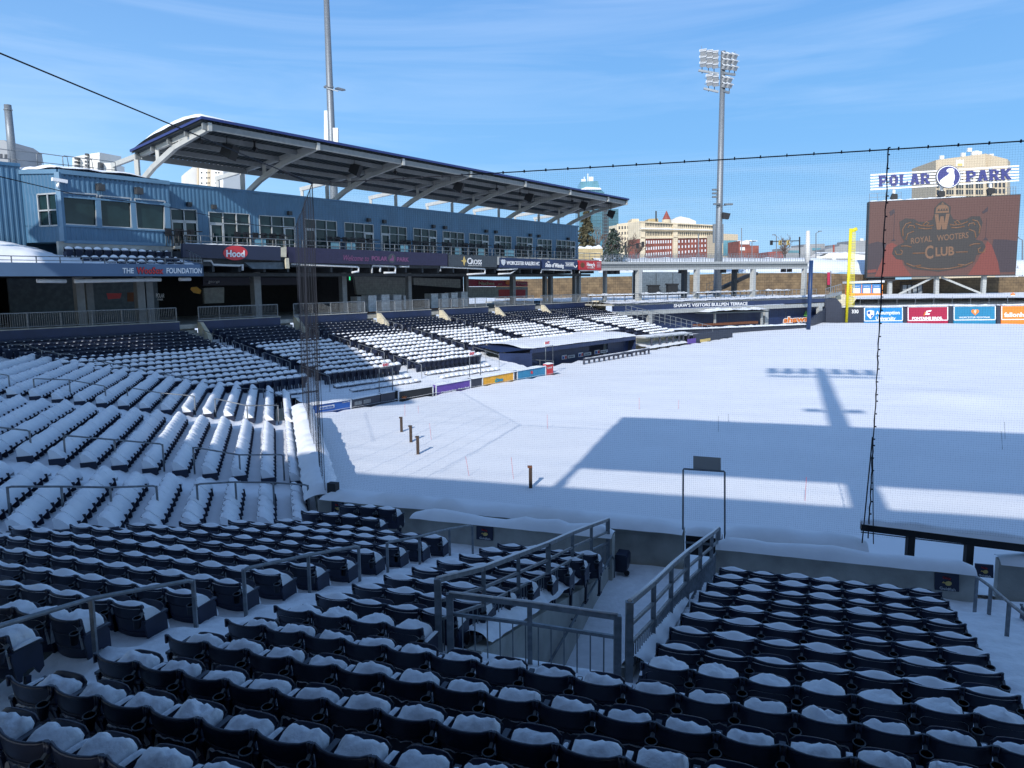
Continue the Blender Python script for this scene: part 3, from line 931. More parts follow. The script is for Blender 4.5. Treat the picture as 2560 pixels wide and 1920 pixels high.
def build_suites():
    D = 17.8
    S = surf3(D)
    b = thing('suite_building', P3(23, D, 2.8), 'long blue ribbed metal suite level with a row of aluminium windows above third base', 'building')
    zt = lambda s: lerp(7.10, 6.62, (s + 2.5) / 52.3)
    zb = 2.78
    mb = MB()
    xs = [(-3.3, None)]
    def szs(w):
        p = sd3(px3(w[0], w[1], D))[0]; q = sd3(px3(w[2], w[3], D))[0]
        return p, q, px3(w[0], w[1], D).z, px3(w[2], w[3], D).z
    W = [szs(w) for w in WINS]
    cur = -3.4
    for (p, q, z0, z1) in W:
        s0, s1 = cur, p
        corrugated(mb, P3(s0, D, 0), P3(s1, D, 0), lambda u: zb, lambda u, s0=s0, s1=s1: zt(lerp(s0, s1, u)), NF)
        corrugated(mb, P3(p, D, 0), P3(q, D, 0), lambda u, z0=z0, z1=z1: lerp(z0, z1, u), lambda u, p=p, q=q: zt(lerp(p, q, u)), NF)
        cur = q
    s0, s1 = cur, 49.7
    corrugated(mb, P3(s0, D, 0), P3(s1, D, 0), lambda u: zb, lambda u: zt(lerp(s0, s1, u)), NF)
    corrugated(mb, P3(49.7, D, 0), P3(49.7, 30, 0), lambda u: 1.5, lambda u: zt(49.7), E3)
    # body behind: roof, back, floor
    for (d0, d1, z0, z1) in ((D + .12, 30, zb - .25, zb), (29.8, 30, zb, 6.6)):
        mb.prism([P3(-3.4, d0, z0), P3(49.6, d0, z0), P3(49.6, d1, z0), P3(-3.4, d1, z0)], (0, 0, z1 - z0))
    mb.prism([P3(-3.4, D + .05, zt(-3.4) - .45), P3(49.6, D + .05, zt(49.6) - .45), P3(49.6, 30, zt(49.6) - .45), P3(-3.4, 30, zt(-3.4) - .45)], (0, 0, .15))
    mb.build('wall', 'blue_metal', b)
    mb = MB()
    mb.prism([P3(-3.5, D - .1, zt(-3.5)), P3(49.8, D - .1, zt(49.8)), P3(49.8, D - .1, zt(49.8) + .16), P3(-3.5, D - .1, zt(-3.5) + .16)], N3 * .4)
    mb.build('parapet_cap', 'blue_trim', b)
    mb = MB()
    mb.grid(90, 6, lambda u, v: P3(lerp(-3, 49.4, u), lerp(D + .35, 29, v), zt(lerp(-3, 49, u)) - .25 + .25 * max(0, fbm(u * 30, v * 6, 4))))
    mb.build('roof_snow', 'snow', b)
    for w, (p, q, z0, z1) in zip(WINS, W):
        z2 = zb + .02
        fr = MB()
        def P(u, v, off=0.0):           # u along, v 0 bottom .. 1 top
            s = lerp(p, q, u); zz = lerp(z2, lerp(z0, z1, u), v)
            return P3(s, D, zz) + NF * off
        bw = .055
        cols = {'dd': 2, 'wwwd': 4}.get(w[5], 3)
        def vbar(u, v0=0, v1=1, wd=bw): fr.bar(P(u, v0, .02), P(u, v1, .02), wd, .12, up=NF)
        def hbar(v, u0=0, u1=1, wd=bw): fr.bar(P(u0, v, .02), P(u1, v, .02), wd, .12, up=NF)
        for c in range(cols + 1): vbar(c / cols)
        hbar(1.0); hbar(.70); hbar(.02)
        f = fr.build('window', 'alu', b)
        g = MB(); g.prism([P(0, 0, -.05), P(1, 0, -.05), P(1, 1, -.05), P(0, 1, -.05)], N3 * .03)
        g.build('pane', 'glass', f)
        dcol = [i for i, c in enumerate(w[5]) if c == 'd']
        for i in dcol:
            dm = MB()
            u0, u1 = i / cols + .02, (i + 1) / cols - .02
            for a_, b_ in (((u0, 0), (u0, .68)), ((u1, 0), (u1, .68)), ((u0, .66), (u1, .66)), ((u0, .05), (u1, .05))):
                dm.bar(P(*a_, .05), P(*b_, .05), .13, .06, up=NF)
            dd = dm.build('door', 'alu', b)
            hm = MB(); hm.bar(P(lerp(u0, u1, .15), .28, .12), P(lerp(u0, u1, .15), .40, .12), .03)
            hm.build('handle', 'galv_dark', dd)
    # wall lamps
    names = ['above the leftmost suite door', 'right of the leftmost suite door']
    for i, (x, y) in enumerate([(473, 511), (535, 517), (724, 533), (922, 550), (961, 554), (1084, 566), (1113, 569), (1216, 578), (1240, 580), (1326, 588), (1348, 590), (1421, 597)]):
        o = thing('wall_lamp', px3(x, y, D - .2), f"small dark floodlight on the blue suite wall, {ORD[i]} from the left", 'lamp', 'floodlights on the suite wall')
        p = px3(x, y, D - .2)
        m1 = MB(); m1.obox(p, E3 * .16, NF * .14, (0, 0, .15)); m1.build('lamp_head', 'darkgrey', o)
        m1 = MB(); m1.bar(p + N3 * .1, px3(x, y, D) + Vector((0, 0, .05)), .05); m1.build('bracket', 'darkgrey', o)
    # balcony slab and rail
    o = thing('balcony', P3(23, 16, 2.5), 'narrow concrete balcony with metal rails and glass panels along the suites', 'balcony')
    mb = MB(); mb.prism([P3(-3.2, 15.3, 2.50), P3(50.6, 15.3, 2.38), P3(50.6, D, 2.38), P3(-3.2, D, 2.50)], (0, 0, .22)); mb.build('floor_slab', 'concrete', o)
    mb = MB()
    for k in range(0, 45):
        s = -3.1 + k * 1.22
        mb.bar(P3(s, 15.12, 2.6), P3(s, 15.12, 3.42), .05)
    for z in (3.40, 3.02): mb.bar(P3(-3.1, 15.12, z + .03), P3(50.6, 15.12, z - .05), .05)
    mb.build('railing', 'galv_dark', o)
    mb = MB()
    for x in (828, 868, 1002, 1138, 1196, 1262, 1272, 640):
        c = sd3(px3(x, 625, 15.15))[0]
        mb = MB(); mb.prism([P3(c, 15.16, 2.7), P3(c + .9, 15.16, 2.7), P3(c + .9, 15.16, 3.36), P3(c, 15.16, 3.36)], N3 * .02); mb.build('glass_panel', 'tower_glass_light', o)
    mb = MB(); mb.grid(80, 3, lambda u, v: P3(lerp(-3, 4.6, u), lerp(15.05, 15.5, v), 2.84 + .08 * math.sin(PI * v) + .03 * fbm(u * 20, v))); mb.build('snow_ridge', 'snow', o)
    # bar counters and stools on the balcony
    i = 0
    for x in (440, 470, 610, 655, 675, 700, 838, 858, 895, 920, 1018, 1033, 1060, 1078, 1120, 1160, 1176, 1205, 1248, 1300, 1315, 1352, 1402, 1420):
        s = sd3(px3(x, 620, 16.2))[0]
        c = P3(s, 16.2, 2.72)
        mb = MB()
        for q in (-.5, .5):
            e = c + E3 * q * .75
            mb.obox(e + Vector((0, 0, .72)), E3 * .24, N3 * .22, (0, 0, .04))
            mb.obox(e + N3 * .2 + Vector((0, 0, .98)), E3 * .24, N3 * .03, (0, 0, .22))
            for a_ in (-.2, .2):
                for b_ in (-.18, .18): mb.bar(e + E3 * a_ + N3 * b_, e + E3 * a_ + N3 * b_ + Vector((0, 0, .7)), .04)
        mb.obox(c - N3 * .45 + Vector((0, 0, 1.02)), E3 * .8, N3 * .2, (0, 0, .03))
        mb.bar(c - N3 * .45, c - N3 * .45 + Vector((0, 0, 1.0)), .06)
        single(mb, 'balcony_stools', 'black', f"pair of dark stools at a counter on the suite balcony, {ORD[i]} from the left", 'stools', 'stools on the suite balcony')
        i += 1

def build_canopy():
    dF, dR = 11.8, 21.6
    zF = lambda s: lerp(10.72, 9.70, (s + 3.2) / 54.8)
    zR = lambda s: lerp(9.70, 8.72, (s + 3.2) / 54.8)
    s0, s1 = -3.2, 51.7
    o = thing('roof_canopy', P3(24, 17, 7), 'long grey steel canopy with blue edge and snow over the suite level', 'canopy')
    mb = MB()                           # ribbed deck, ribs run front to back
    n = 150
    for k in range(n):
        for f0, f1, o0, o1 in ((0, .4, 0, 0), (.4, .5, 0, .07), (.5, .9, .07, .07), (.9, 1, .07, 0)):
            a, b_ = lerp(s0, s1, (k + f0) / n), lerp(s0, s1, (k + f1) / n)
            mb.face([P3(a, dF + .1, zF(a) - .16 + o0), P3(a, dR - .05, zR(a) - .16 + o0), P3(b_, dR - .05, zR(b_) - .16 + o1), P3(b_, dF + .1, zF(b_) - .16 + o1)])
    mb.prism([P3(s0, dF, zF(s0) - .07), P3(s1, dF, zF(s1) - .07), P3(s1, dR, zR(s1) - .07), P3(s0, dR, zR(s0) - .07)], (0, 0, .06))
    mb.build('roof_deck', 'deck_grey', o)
    mb = MB()
    for a, b_ in ((P3(s0, dF, zF(s0)), P3(s1, dF, zF(s1))), (P3(s0, dF, zF(s0)), P3(s0, dR, zR(s0))), (P3(s1, dF, zF(s1)), P3(s1, dR, zR(s1)))):
        mb.bar(a + Vector((0, 0, .0)), b_ + Vector((0, 0, .0)), .06, .17)
    mb.build('blue_edge', 'roof_blue', o)
    mb = MB()
    def sn(u, v):
        s = lerp(s0 + .05, s1 - .1, u); d = lerp(dF - .03, dR, v)
        base = lerp(zF(s), zR(s), v) + .07
        q = math.exp(-((s - s0) / 5.0) ** 2)
        hump = (.12 + .85 * q) * min(1, (s - s0) * 1.2 + .3) * (math.sin(PI * (v * .9 + .05)) ** .6) * (1 - .75 * smooth01((v - .78) / .2))
        front = .13 + .20 * fbm(s * .45, 3) * math.exp(-v * 12)
        return P3(s, d, base - .07 + .02 + smooth01(v * 9) * max(.03, max(hump, front * (1 - v) if v < .3 else 0) + .05 * fbm(s * .8, d * .8) + .05))
    mb.grid(160, 14, sn)
    mb.build('roof_snow', 'snow', o)
    mb = MB()
    for d, w, h in ((12.15, .18, .42), (14.4, .14, .34), (16.7, .14, .34), (19.0, .14, .34), (21.3, .16, .42)):
        f = (d - dF) / (dR - dF)
        a, b_ = P3(s0 + .2, d, lerp(zF(s0), zR(s0), f) - .2 - h / 2), P3(s1 - .1, d, lerp(zF(s1), zR(s1), f) - .2 - h / 2)
        mb.bar(a, b_, w, h)
    mb.build('purlin', 'steel_grey', o)
    # eight frames, each a part
    for i, s in enumerate([-2.56, 6.11, 14.75, 23.21, 31.45, 39.41, 47.23, 51.5]):
        dz = lerp(0, -.93, (s + 2.56) / 54)
        mb = MB()
        q = lambda d, z: P3(s, d, z + dz)
        up = E3
        mb.bar(q(12.0, 10.30), q(22.2, 9.42), .26, .34, up=(0, 0, 1))
        mb.bar(q(22.2, 9.42), q(25.9, 9.15), .26, .34)
        mb.bar(q(12.3, 10.15), q(16.5, 9.45), .26, .34)
        mb.bar(q(16.5, 9.45), q(19.6, 8.45), .26, .38)
        mb.bar(q(19.6, 8.45), q(21.6, 7.55), .26, .40)
        mb.bar(q(21.6, 7.55), q(25.9, 7.55), .26, .34)
        mb.bar(q(22.0, 9.5), q(22.0, 7.0), .30, .30)
        mb.bar(q(25.7, 9.2), q(25.7, 7.0), .26, .26)
        mb.bar(q(18.9, 9.65), q(18.9, 8.7), .24, .24)
        mb.bar(q(15.7, 9.95), q(15.7, 9.6), .22, .22)
        for d in (12.15, 14.4, 16.7, 19.0, 21.3):
            f = (d - dF) / (dR - dF)
            mb.bar(P3(s, d, lerp(zF(s), zR(s), f) - .55), q(d, lerp(10.30, 9.42, (d - 12) / 10.2)), .16)
        mb.obox(q(12.05, 10.25), E3 * .13, N3 * .12, (0, 0, .26))
        mb.build('roof_frame', 'steel_white', o)
    # hung loudspeakers
    for i, (x, y, d, r) in enumerate([(572, 378, 14.5, 1.0), (888, 424, 14.5, .95), (1146, 468, 14.5, .95), (1322, 494, 14.5, .95), (1458, 514, 14.3, .95), (1527, 535, 14.2, .95), (500, 352, 14.0, .32), (637, 373, 14.0, .32), (988, 431, 14.0, .3), (1242, 473, 14.0, .3), (1300, 484, 14.0, .3), (1430, 503, 14.0, .3)]):
        p = px3(x, y, d)
        big = r > .5
        t = thing('loudspeaker', p, (f"large black loudspeaker hung under the canopy, {ORD[i]} of the large ones from the left" if big else f"small black spotlight under the canopy, {ORD[i - 6]} of the small ones from the left"), 'loudspeaker' if big else 'spotlight', 'black loudspeakers under the canopy' if big else 'small spotlights under the canopy')
        mb = MB()
        k = r * .62
        a = NF * .7 + E3 * .5 - Vector((0, 0, .35)); a.normalize()
        x_ = a.cross(Vector((0, 0, 1))).normalized(); y_ = x_.cross(a)
        front = [p + a * k * .7 + x_ * k * sx * .95 + y_ * k * sy * .8 for sx, sy in ((-1, -1), (1, -1), (1, 1), (-1, 1))]
        back = [p - a * k * .7 + x_ * k * sx * .5 + y_ * k * sy * .6 for sx, sy in ((-1, -1), (1, -1), (1, 1), (-1, 1))]
        mb.face(front); mb.face(back[::-1])
        for j in range(4): mb.face([front[j], back[j], back[(j + 1) % 4], front[(j + 1) % 4]])
        mb.build('cabinet', 'black', t)
        mb = MB()
        zc = p.z + (1.1 if big else .55)
        for sx in (-1, 1): mb.bar(p + x_ * k * sx * .5, Vector((p.x, p.y, zc)) + x_ * k * sx * .4, .06)
        mb.bar(Vector((p.x, p.y, zc)) - x_ * k * .7, Vector((p.x, p.y, zc)) + x_ * k * .7, .07)
        mb.build('bracket', 'black', t)

def build_booth():
    D = 16.5
    A, Bq = px3(145, 430, D), px3(421, 460, D)
    a, b_ = Vector((A.x, A.y, 0)), Vector((Bq.x, Bq.y, 0))
    # left face meets the taller wall behind
    c = px3(57, 500, 19.6); c.z = 0
    o = thing('press_booth', (*((a + b_) / 2).xy, 2.8), 'blue ribbed press booth with three large windows and snow on its roof', 'building')
    zt0, zt1, zb = 7.0, 6.95, 2.80
    nl = (a - c).cross(Vector((0, 0, 1))).normalized()
    if nl.dot(NF) < 0: nl = -nl
    S = surf3(D)
    wins = [((153, 481), (241, 486), (240, 565), (159, 560)), ((248, 489), (326, 496), (328, 570), (253, 566)), ((336, 497), (411, 503), (410, 575), (342, 571))]
    mb = MB()
    zf = lambda x, y: px3(x, y, D).z
    za, zbw = zf(241, 486), zf(240, 565)
    dl = b_ - a
    corrugated(mb, a, b_, lambda u: lerp(5.55, 5.50, u), lambda u: lerp(zt0, zt1, u), NF, .30, .028)
    corrugated(mb, a, b_, lambda u: zb, lambda u: lerp(3.80, 3.78, u), NF, .30, .028)
    corrugated(mb, c, a, lambda u: zb, lambda u: lerp(3.9, 3.75, u), nl, .30, .028)
    corrugated(mb, c, a, lambda u: lerp(5.8, 5.65, u), lambda u: lerp(7.15, zt0, u), nl, .30, .028)
    def lf(u): return c.lerp(a, u)
    corrugated(mb, lf(0), lf(.40), lambda u: 3.8, lambda u: 5.8, nl, .30, .028)
    corrugated(mb, b_, b_ + N3 * 1.3, lambda u: zb, lambda u: zt1, E3, .30, .028)
    back = a + N3 * 5
    mb.prism([a + Vector((0, 0, zt0 - .2)), b_ + Vector((0, 0, zt1 - .2)), b_ + N3 * 5 + Vector((0, 0, zt1 - .2)), c + N3 * 2 + Vector((0, 0, 7))], (0, 0, .1))
    mb.prism([a + Vector((0, 0, zb - .05)), b_ + Vector((0, 0, zb - .05)), b_ + N3 * 5 + Vector((0, 0, zb - .05)), c + N3 * 2 + Vector((0, 0, zb - .05))], (0, 0, .1))
    mb.build('wall', 'blue_metal', o)
    mb = MB()
    tr = NF * .05
    def post(p, w=.32): mb.bar(p + tr + Vector((0, 0, 3.7)), p + tr + Vector((0, 0, 5.62)), w, .1, up=NF)
    for x in (148, 244.5, 331.5, 416): p = px3(x, 520, D); p.z = 0; post(p, .30 if 150 < x < 400 else .36)
    for z in (3.78, 5.55): mb.bar(a + tr + Vector((0, 0, z)), b_ + tr + Vector((0, 0, z - .04)), .1, .12, up=NF)
    mb.bar(a + tr + Vector((0, 0, zb)), b_ + tr + Vector((0, 0, zb)), .12, .2)
    mb.bar(a + tr * 2 + Vector((0, 0, zt0 + .05)), b_ + tr * 2 + Vector((0, 0, zt1 + .05)), .16, .26)
    mb.bar(c + nl * .05 + Vector((0, 0, 7.2)), a + nl * .05 + Vector((0, 0, zt0 + .05)), .16, .26)
    mb.bar(a + (tr + nl * .05) + Vector((0, 0, zb)), a + (tr + nl * .05) + Vector((0, 0, zt0)), .3)
    mb.build('corner_trim', 'blue_pale', o)
    for w in wins:
        g = MB()
        pts = [S.pt(x, y, -.06) for x, y in w]
        g.prism(pts, N3 * .04)
        f = MB()
        for k in range(4): f.bar(S.pt(*w[k], .03), S.pt(*w[(k + 1) % 4], .03), .08, .1, up=NF)
        fo = f.build('window', 'alu', o); g.build('pane', 'glass', fo)
    f = MB(); g = MB()
    L0, L1 = lf(.42), lf(.96)
    P = lambda u, z, off=0: L0.lerp(L1, u) + Vector((0, 0, z)) + nl * off
    for u in (0, .5, 1): f.bar(P(u, 3.8, .03), P(u, 5.75, .03), .09, .1, up=nl)
    for z in (3.8, 4.75, 5.75): f.bar(P(0, z, .03), P(1, z, .03), .09, .1, up=nl)
    fo = f.build('window', 'alu', o)
    g.prism([P(0, 3.8, -.05), P(1, 3.8, -.05), P(1, 5.75, -.05), P(0, 5.75, -.05)], -nl * .03); g.build('pane', 'glass', fo)
    mb = MB()
    back_c = c + N3 * 1.5
    def sn(u, v):
        p = c.lerp(a, min(1, u / .35)) if u < .35 else a.lerp(b_, (u - .35) / .65)
        q = p + N3 * (v * 2.6)
        hgt = .42 * math.sin(PI * min(1, .12 + v * .9)) ** .7 * (1 - smooth01((u - .75) / .25))
        return q + Vector((0, 0, 7.12 + hgt + .06 * fbm(u * 9, v * 3, 6)))
    mb.grid(50, 8, sn)
    mb.build('roof_snow', 'snow', o)
    # taller wall further left
    o2 = thing('upper_wall', (*px3(20, 500, 19.6).xy, 2.0), 'tall blue ribbed wall at the left edge with roof railing', 'building')
    e = px3(-160, 500, 19.6); e.z = 0
    mb = MB()
    corrugated(mb, e, c, lambda u: 1.2, lambda u: px3(30, 411, 19.6).z, NF, .30, .028)
    mb.prism([e + N3 * .3 + Vector((0, 0, 1.0)), c + E3 * 7 + N3 * .3 + Vector((0, 0, 1.0)), c + E3 * 7 + N3 * 6 + Vector((0, 0, 1.0)), e + N3 * 6 + Vector((0, 0, 1.0))], (0, 0, px3(30, 411, 19.6).z - 1.2))
    mb.build('wall', 'blue_metal', o2)
    mb = MB(); z = px3(30, 411, 19.6).z
    mb.bar(e + Vector((0, 0, z)), c + Vector((0, 0, z)), .2, .2); mb.build('parapet_cap', 'blue_trim', o2)
    mb = MB(); zt = z + .1
    for k in range(7):
        p = e.lerp(c + E3 * 5, k / 6) + N3 * 2.0
        mb.tube([p + Vector((0, 0, zt - .2)), p + Vector((0, 0, zt + 1.0)), p + E3 * .1 + Vector((0, 0, zt + 1.1)), p + E3 * 1.9 + Vector((0, 0, zt + 1.05)), p + E3 * 2.0 + Vector((0, 0, zt - .2))], .03)
        mb.tube([p + Vector((0, 0, zt + .5)), p + E3 * 2.0 + Vector((0, 0, zt + .5))], .025)
    mb.build('roof_railing', 'galv', o2)
    # two lamps and a camera on the booth
    for i, (x, y) in enumerate([(251, 469), (347, 478)]):
        p = px3(x, y, D - .35)
        t = thing('booth_lamp', p, f"dark box floodlight on the press booth front, {'left' if i == 0 else 'right'} one of two", 'lamp', 'floodlights on the press booth')
        m1 = MB(); m1.obox(p, E3 * .21, NF * .20, (0, 0, .2)); m1.build('lamp_head', 'darkgrey', t)
        m1 = MB(); m1.bar(p + Vector((0, 0, .2)) - E3 * .3, p + Vector((0, 0, .25)) + E3 * .1, .07); m1.bar(p + Vector((0, 0, .2)), px3(x, y - 4, D), .06); m1.build('bracket', 'darkgrey', t)
    p = px3(150, 452, D - .35)
    t = thing('security_camera', p, 'white security camera on the corner of the press booth', 'camera')
    m1 = MB(); m1.bar(p - E3 * .45 + Vector((0, 0, .06)), p + E3 * .4 - Vector((0, 0, .02)), .22, .2); m1.build('camera_body', 'white', t)
    m1 = MB(); m1.bar(p - E3 * .1 - Vector((0, 0, .1)), p - E3 * .15 - Vector((0, 0, .36)), .12); m1.bar(p - E3 * .15 - Vector((0, 0, .33)), px3(145, 460, D), .16); m1.build('bracket', 'white', t)
    # deck with snow and fascia below the booth
    F = 13.0
    o = thing('upper_deck', P3(-9, 14, .6), 'small snowy upper seating deck with pale blue fascia under the press booth', 'deck')
    zt, zb_ = 1.37, .61
    s0, s1 = -23.0, -3.05
    mb = MB()
    mb.prism([P3(s0, F, zb_), P3(s1, F, zb_), P3(s1, F, zt), P3(s0, F, zt)], N3 * .2)
    mb.prism([P3(s1, F, zb_), P3(s1, 16.4, zb_), P3(s1, 16.4, 2.0), P3(s1, F, zt)], -E3 * .2)
    mb.build('fascia', 'blue_fascia', o)
    mb = MB()
    mb.prism([P3(s0, F + .2, zb_ + .1), P3(s1 - .2, F + .2, zb_ + .1), P3(s1 - .2, 19.4, zb_ + .1), P3(s0, 19.4, zb_ + .1)], (0, 0, .2))
    mb.prism([P3(-10.6, 16.45, 1.9), P3(s1 - .2, 16.45, 1.9), P3(s1 - .2, 16.45, 2.8), P3(-10.6, 16.45, 2.8)], N3 * .3)
    mb.build('deck_slab', 'concrete', o)
    mb = MB()
    def ds(u, v):
        s = lerp(s0, s1 - .2, u); d = lerp(F + .15, 18.8, v)
        z = 1.32 + max(0, d - 13.4) * .19 + (.10 + .5 * smooth01((-10.5 - s) / 3)) * smooth01((d - 13.2) / 2) * .9 + .08 * fbm(s * .6, d * .8, 5)
        if s > -10.9: z = min(z, 1.95)
        return P3(s, d, z)
    mb.grid(80, 20, ds)
    mb.build('deck_snow', 'snow', o)
    mb = MB()
    for k in range(16):
        s = s0 + 1 + k * 1.26
        mb.bar(P3(s, F + .08, zt), P3(s, F + .08, zt + .38), .05)
    mb.bar(P3(s0, F + .08, zt + .36), P3(s1, F + .08, zt + .36), .05)
    mb.bar(P3(s0, F + .08, zt + .14), P3(s1, F + .08, zt + .14), .04)
    for k in range(8):
        d = 13.2 + k * .4
        mb.bar(P3(s1 - .1, d, zt), P3(s1 - .1, d, zt + .5 + k * .12), .03)
    mb.bar(P3(s1 - .1, 13.1, zt + .5), P3(s1 - .1, 16.2, zt + 1.5), .05)
    mb.build('railing', 'galv_dark', o)
    S = surf3(F)
    S.text('THE', (306, 683), (334, 683), 13.5, 'white', o, .03, .02)
    S.text('WooSox', (340, 684.5), (408, 684.5), 17, 'black', o, .03, .05, name='logo_outline')
    S.text('WooSox', (340.5, 684), (407.5, 684), 16.5, 'red', o, .05, .025, name='logo_lettering')
    S.text('FOUNDATION', (416, 683), (504, 683), 13.5, 'white', o, .03, .02)

build_suites(); build_canopy(); build_booth()

def signbox(name, px, d, m, label, group='advertising panels on the suite fascia', th=.25):
    (x0, y0), (x1, y1), (x2, y2), (x3, y3) = px          # tl tr br bl
    S = surf3(d)
    c = S.pt((x0 + x2) / 2, (y2 + y3) / 2)
    o = thing(name, c, label, 'sign', group)
    mb = MB(); S.poly(mb, [px[3], px[2], px[1], px[0]], 0, th)
    mb.build('panel', m, o)
    return o, S

def build_signs():
    d = 15.0
    o, S = signbox('fascia_sign', [(457, 609), (702, 617), (702, 651.5), (457, 643)], 14.7, 'navy_sign', 'navy fascia panel with a red oval dairy logo')
    mb = MB(); S.poly(mb, circle(588, 632.5, 30.5, 18.2, 32)[::-1], .03, .03); mb.build('logo', 'red', o)
    S.text('Hood', (565, 641.5), (611, 642.5), 17, 'white', o, .05, .03)
    mb = MB(); S.poly(mb, [(702, 619), (716, 617), (716, 643), (702, 642)], 0, .2); S.poly(mb, [(714, 645), (722, 645), (724, 671), (716, 671)], 0, .15); mb.build('end_bracket', 'cream', o)
    mb = MB(); S.poly(mb, [(620, 656), (716, 655), (718, 672), (640, 672)], -.4, .3); mb.build('soffit_box', 'interior', o)
    o, S = signbox('fascia_sign', [(721, 617), (1119, 634), (1119, 664.5), (721, 656.5)], d, 'led_purple', 'dim purple display strip reading Welcome to POLAR PARK')
    S.text('Welcome to', (856, 651), (921, 653), 15, 'led_text', o, .03, .0, shear=.25)
    S.text('POLAR', (929, 651), (968, 652), 11, 'led_text', o, .03, .03)
    S.text('PARK', (992, 653), (1022, 654), 10.5, 'led_text', o, .03, .03)
    mb = MB(); S.poly(mb, circle(979.5, 646, 9, 12)[::-1], .02, .02); mb.build('logo_ring', 'steel_sign', o)
    mb = MB(); S.poly(mb, [(974, 652), (984, 653), (984, 645), (981.5, 638), (979, 640), (980, 644), (974, 648)], .04, .03); mb.build('logo', 'led_text', o)
    o, S = signbox('fascia_sign', [(1122, 637), (1243, 640), (1243, 668), (1122, 665.5)], d, 'steel_sign', 'dark grey fascia panel reading CROSS with a gold star')
    S.text('C', (1168, 660), (1178, 660), 16, 'white', o, .03, .02)
    S.text('ROSS', (1178, 660.3), (1204, 661), 12, 'white', o, .03, .02)
    S.text('INSURANCE', (1171, 665), (1204, 665.7), 2.6, 'offwhite', o, .03, .0)
    mb = MB(); S.poly(mb, [(1160, 641), (1163.5, 650), (1166, 653), (1163, 655), (1160.5, 664), (1158, 655), (1152.5, 652), (1158, 650)][::-1], .03, .03); mb.build('logo', 'gold', o)
    mb = MB(); S.poly(mb, [(1243.5, 642), (1248, 642), (1248, 662), (1243.5, 662)], 0, .2); mb.build('end_bracket', 'steel_white', o)
    o, S = signbox('fascia_sign', [(1249, 644), (1351, 647.5), (1351, 671.5), (1249, 669)], d, 'navy_paint', 'navy fascia panel reading WORCESTER RAILERS HC with a white shield')
    S.text('WORCESTER RAILERS HC', (1266, 661.5), (1348.5, 663.5), 9.5, 'white', o, .03, .02)
    mb = MB(); S.poly(mb, [(1252, 650), (1256, 648.5), (1258, 650), (1260, 648.5), (1263.5, 650.5), (1263, 658), (1259, 664), (1254, 660)], .03, .03); mb.build('logo', 'offwhite', o)
    o, S = signbox('fascia_sign', [(1357, 648), (1444, 650), (1444, 674), (1357, 671.5)], d, 'navy_paint', 'navy fascia panel with white script about winning and a white badge')
    S.text('The', (1368, 656.5), (1374, 656.7), 4, 'white', o, .03, .01)
    S.text('State of Winning', (1363, 667), (1409, 669), 10.5, 'white', o, .03, .03, shear=.2)
    mb = MB(); S.poly(mb, [(1413, 655.5), (1435, 656), (1435, 657.2), (1413, 656.7)][::-1], .03, .02); S.poly(mb, [(1413, 664), (1435, 664.5), (1435, 665.7), (1413, 665.2)][::-1], .03, .02); mb.build('badge_bar', 'white', o)
    S.text('TEACHERS', (1414, 663), (1434, 663.4), 5.0, 'white', o, .03, .02)
    mb = MB()
    mb.tube([S.pt(1438 + 3.2 * math.cos(a), 664 + 4.5 * math.sin(a), .03) for a in [0.6 - 3.0 * k / 8 + 2.2 for k in range(9)]], .06, 5)
    mb.build('badge_ring', 'white', o)
    o, S = signbox('fascia_sign', [(1448, 651), (1503, 652.5), (1503, 675.5), (1448, 674)], d, 'redsign', 'red fascia panel with white lettering at the far end of the stand')
    S.text("Henry's", (1467, 665), (1487, 666), 9, 'white', o, .03, .03)
    S.text('CATERING', (1469, 671), (1486, 671.4), 3, 'offwhite', o, .03, .0)
    mb = MB(); S.poly(mb, circle(1456, 662.5, 5.2, 6.5)[::-1], .03, .03); mb.build('logo', 'brown', o)
    mb = MB()
    for k in range(4): S.poly(mb, [(1492, 656.5 + k * 3.4), (1501, 656.8 + k * 3.4), (1501, 657.8 + k * 3.4), (1492, 657.5 + k * 3.4)][::-1], .03, .02)
    mb.build('small_print', 'offwhite', o)
    # white drain pipes hanging under the fascia
    pipes = [[(508, 652), (527, 652), (533, 662), (598, 664), (606, 662), (606, 676)], [(728, 660), (892, 667), (896, 669), (896, 679), (880, 681)], [(930, 683), (930, 663.5), (984, 666), (988, 668), (988, 682), (960, 682)],
             [(950, 668), (950, 680)], [(998, 666), (1022, 666.5), (1022, 660)], [(1101, 678), (1101, 667), (1210, 672), (1212, 674), (1212, 684), (1168, 686)], [(1243, 674), (1294, 672), (1276, 684), (1246, 685)],
             [(1352, 683), (1354, 673.5), (1428, 675.5), (1429, 685)], [(1448, 683), (1449, 676), (1500, 676)]]
    for i, L in enumerate(pipes):
        mb = MB()
        mb.tube([px3(x, y, 15.25) for x, y in L], .09, 7)
        single(mb, 'drain_pipe', 'offwhite', f"white drain pipe hung below the fascia signs, {ORD[i]} from the left", 'pipe', 'white pipes below the fascia')
    for i, L in enumerate([[(92, 702), (165, 703)], [(186, 703), (402, 699)], [(448, 698), (476, 698)]]):
        mb = MB(); mb.tube([px3(x, y, 13.8) for x, y in L], .12, 8)
        single(mb, 'drain_pipe', 'offwhite', f"straight white pipe under the pale blue deck fascia, {ORD[i]} from the left", 'pipe', 'white pipes below the upper deck')

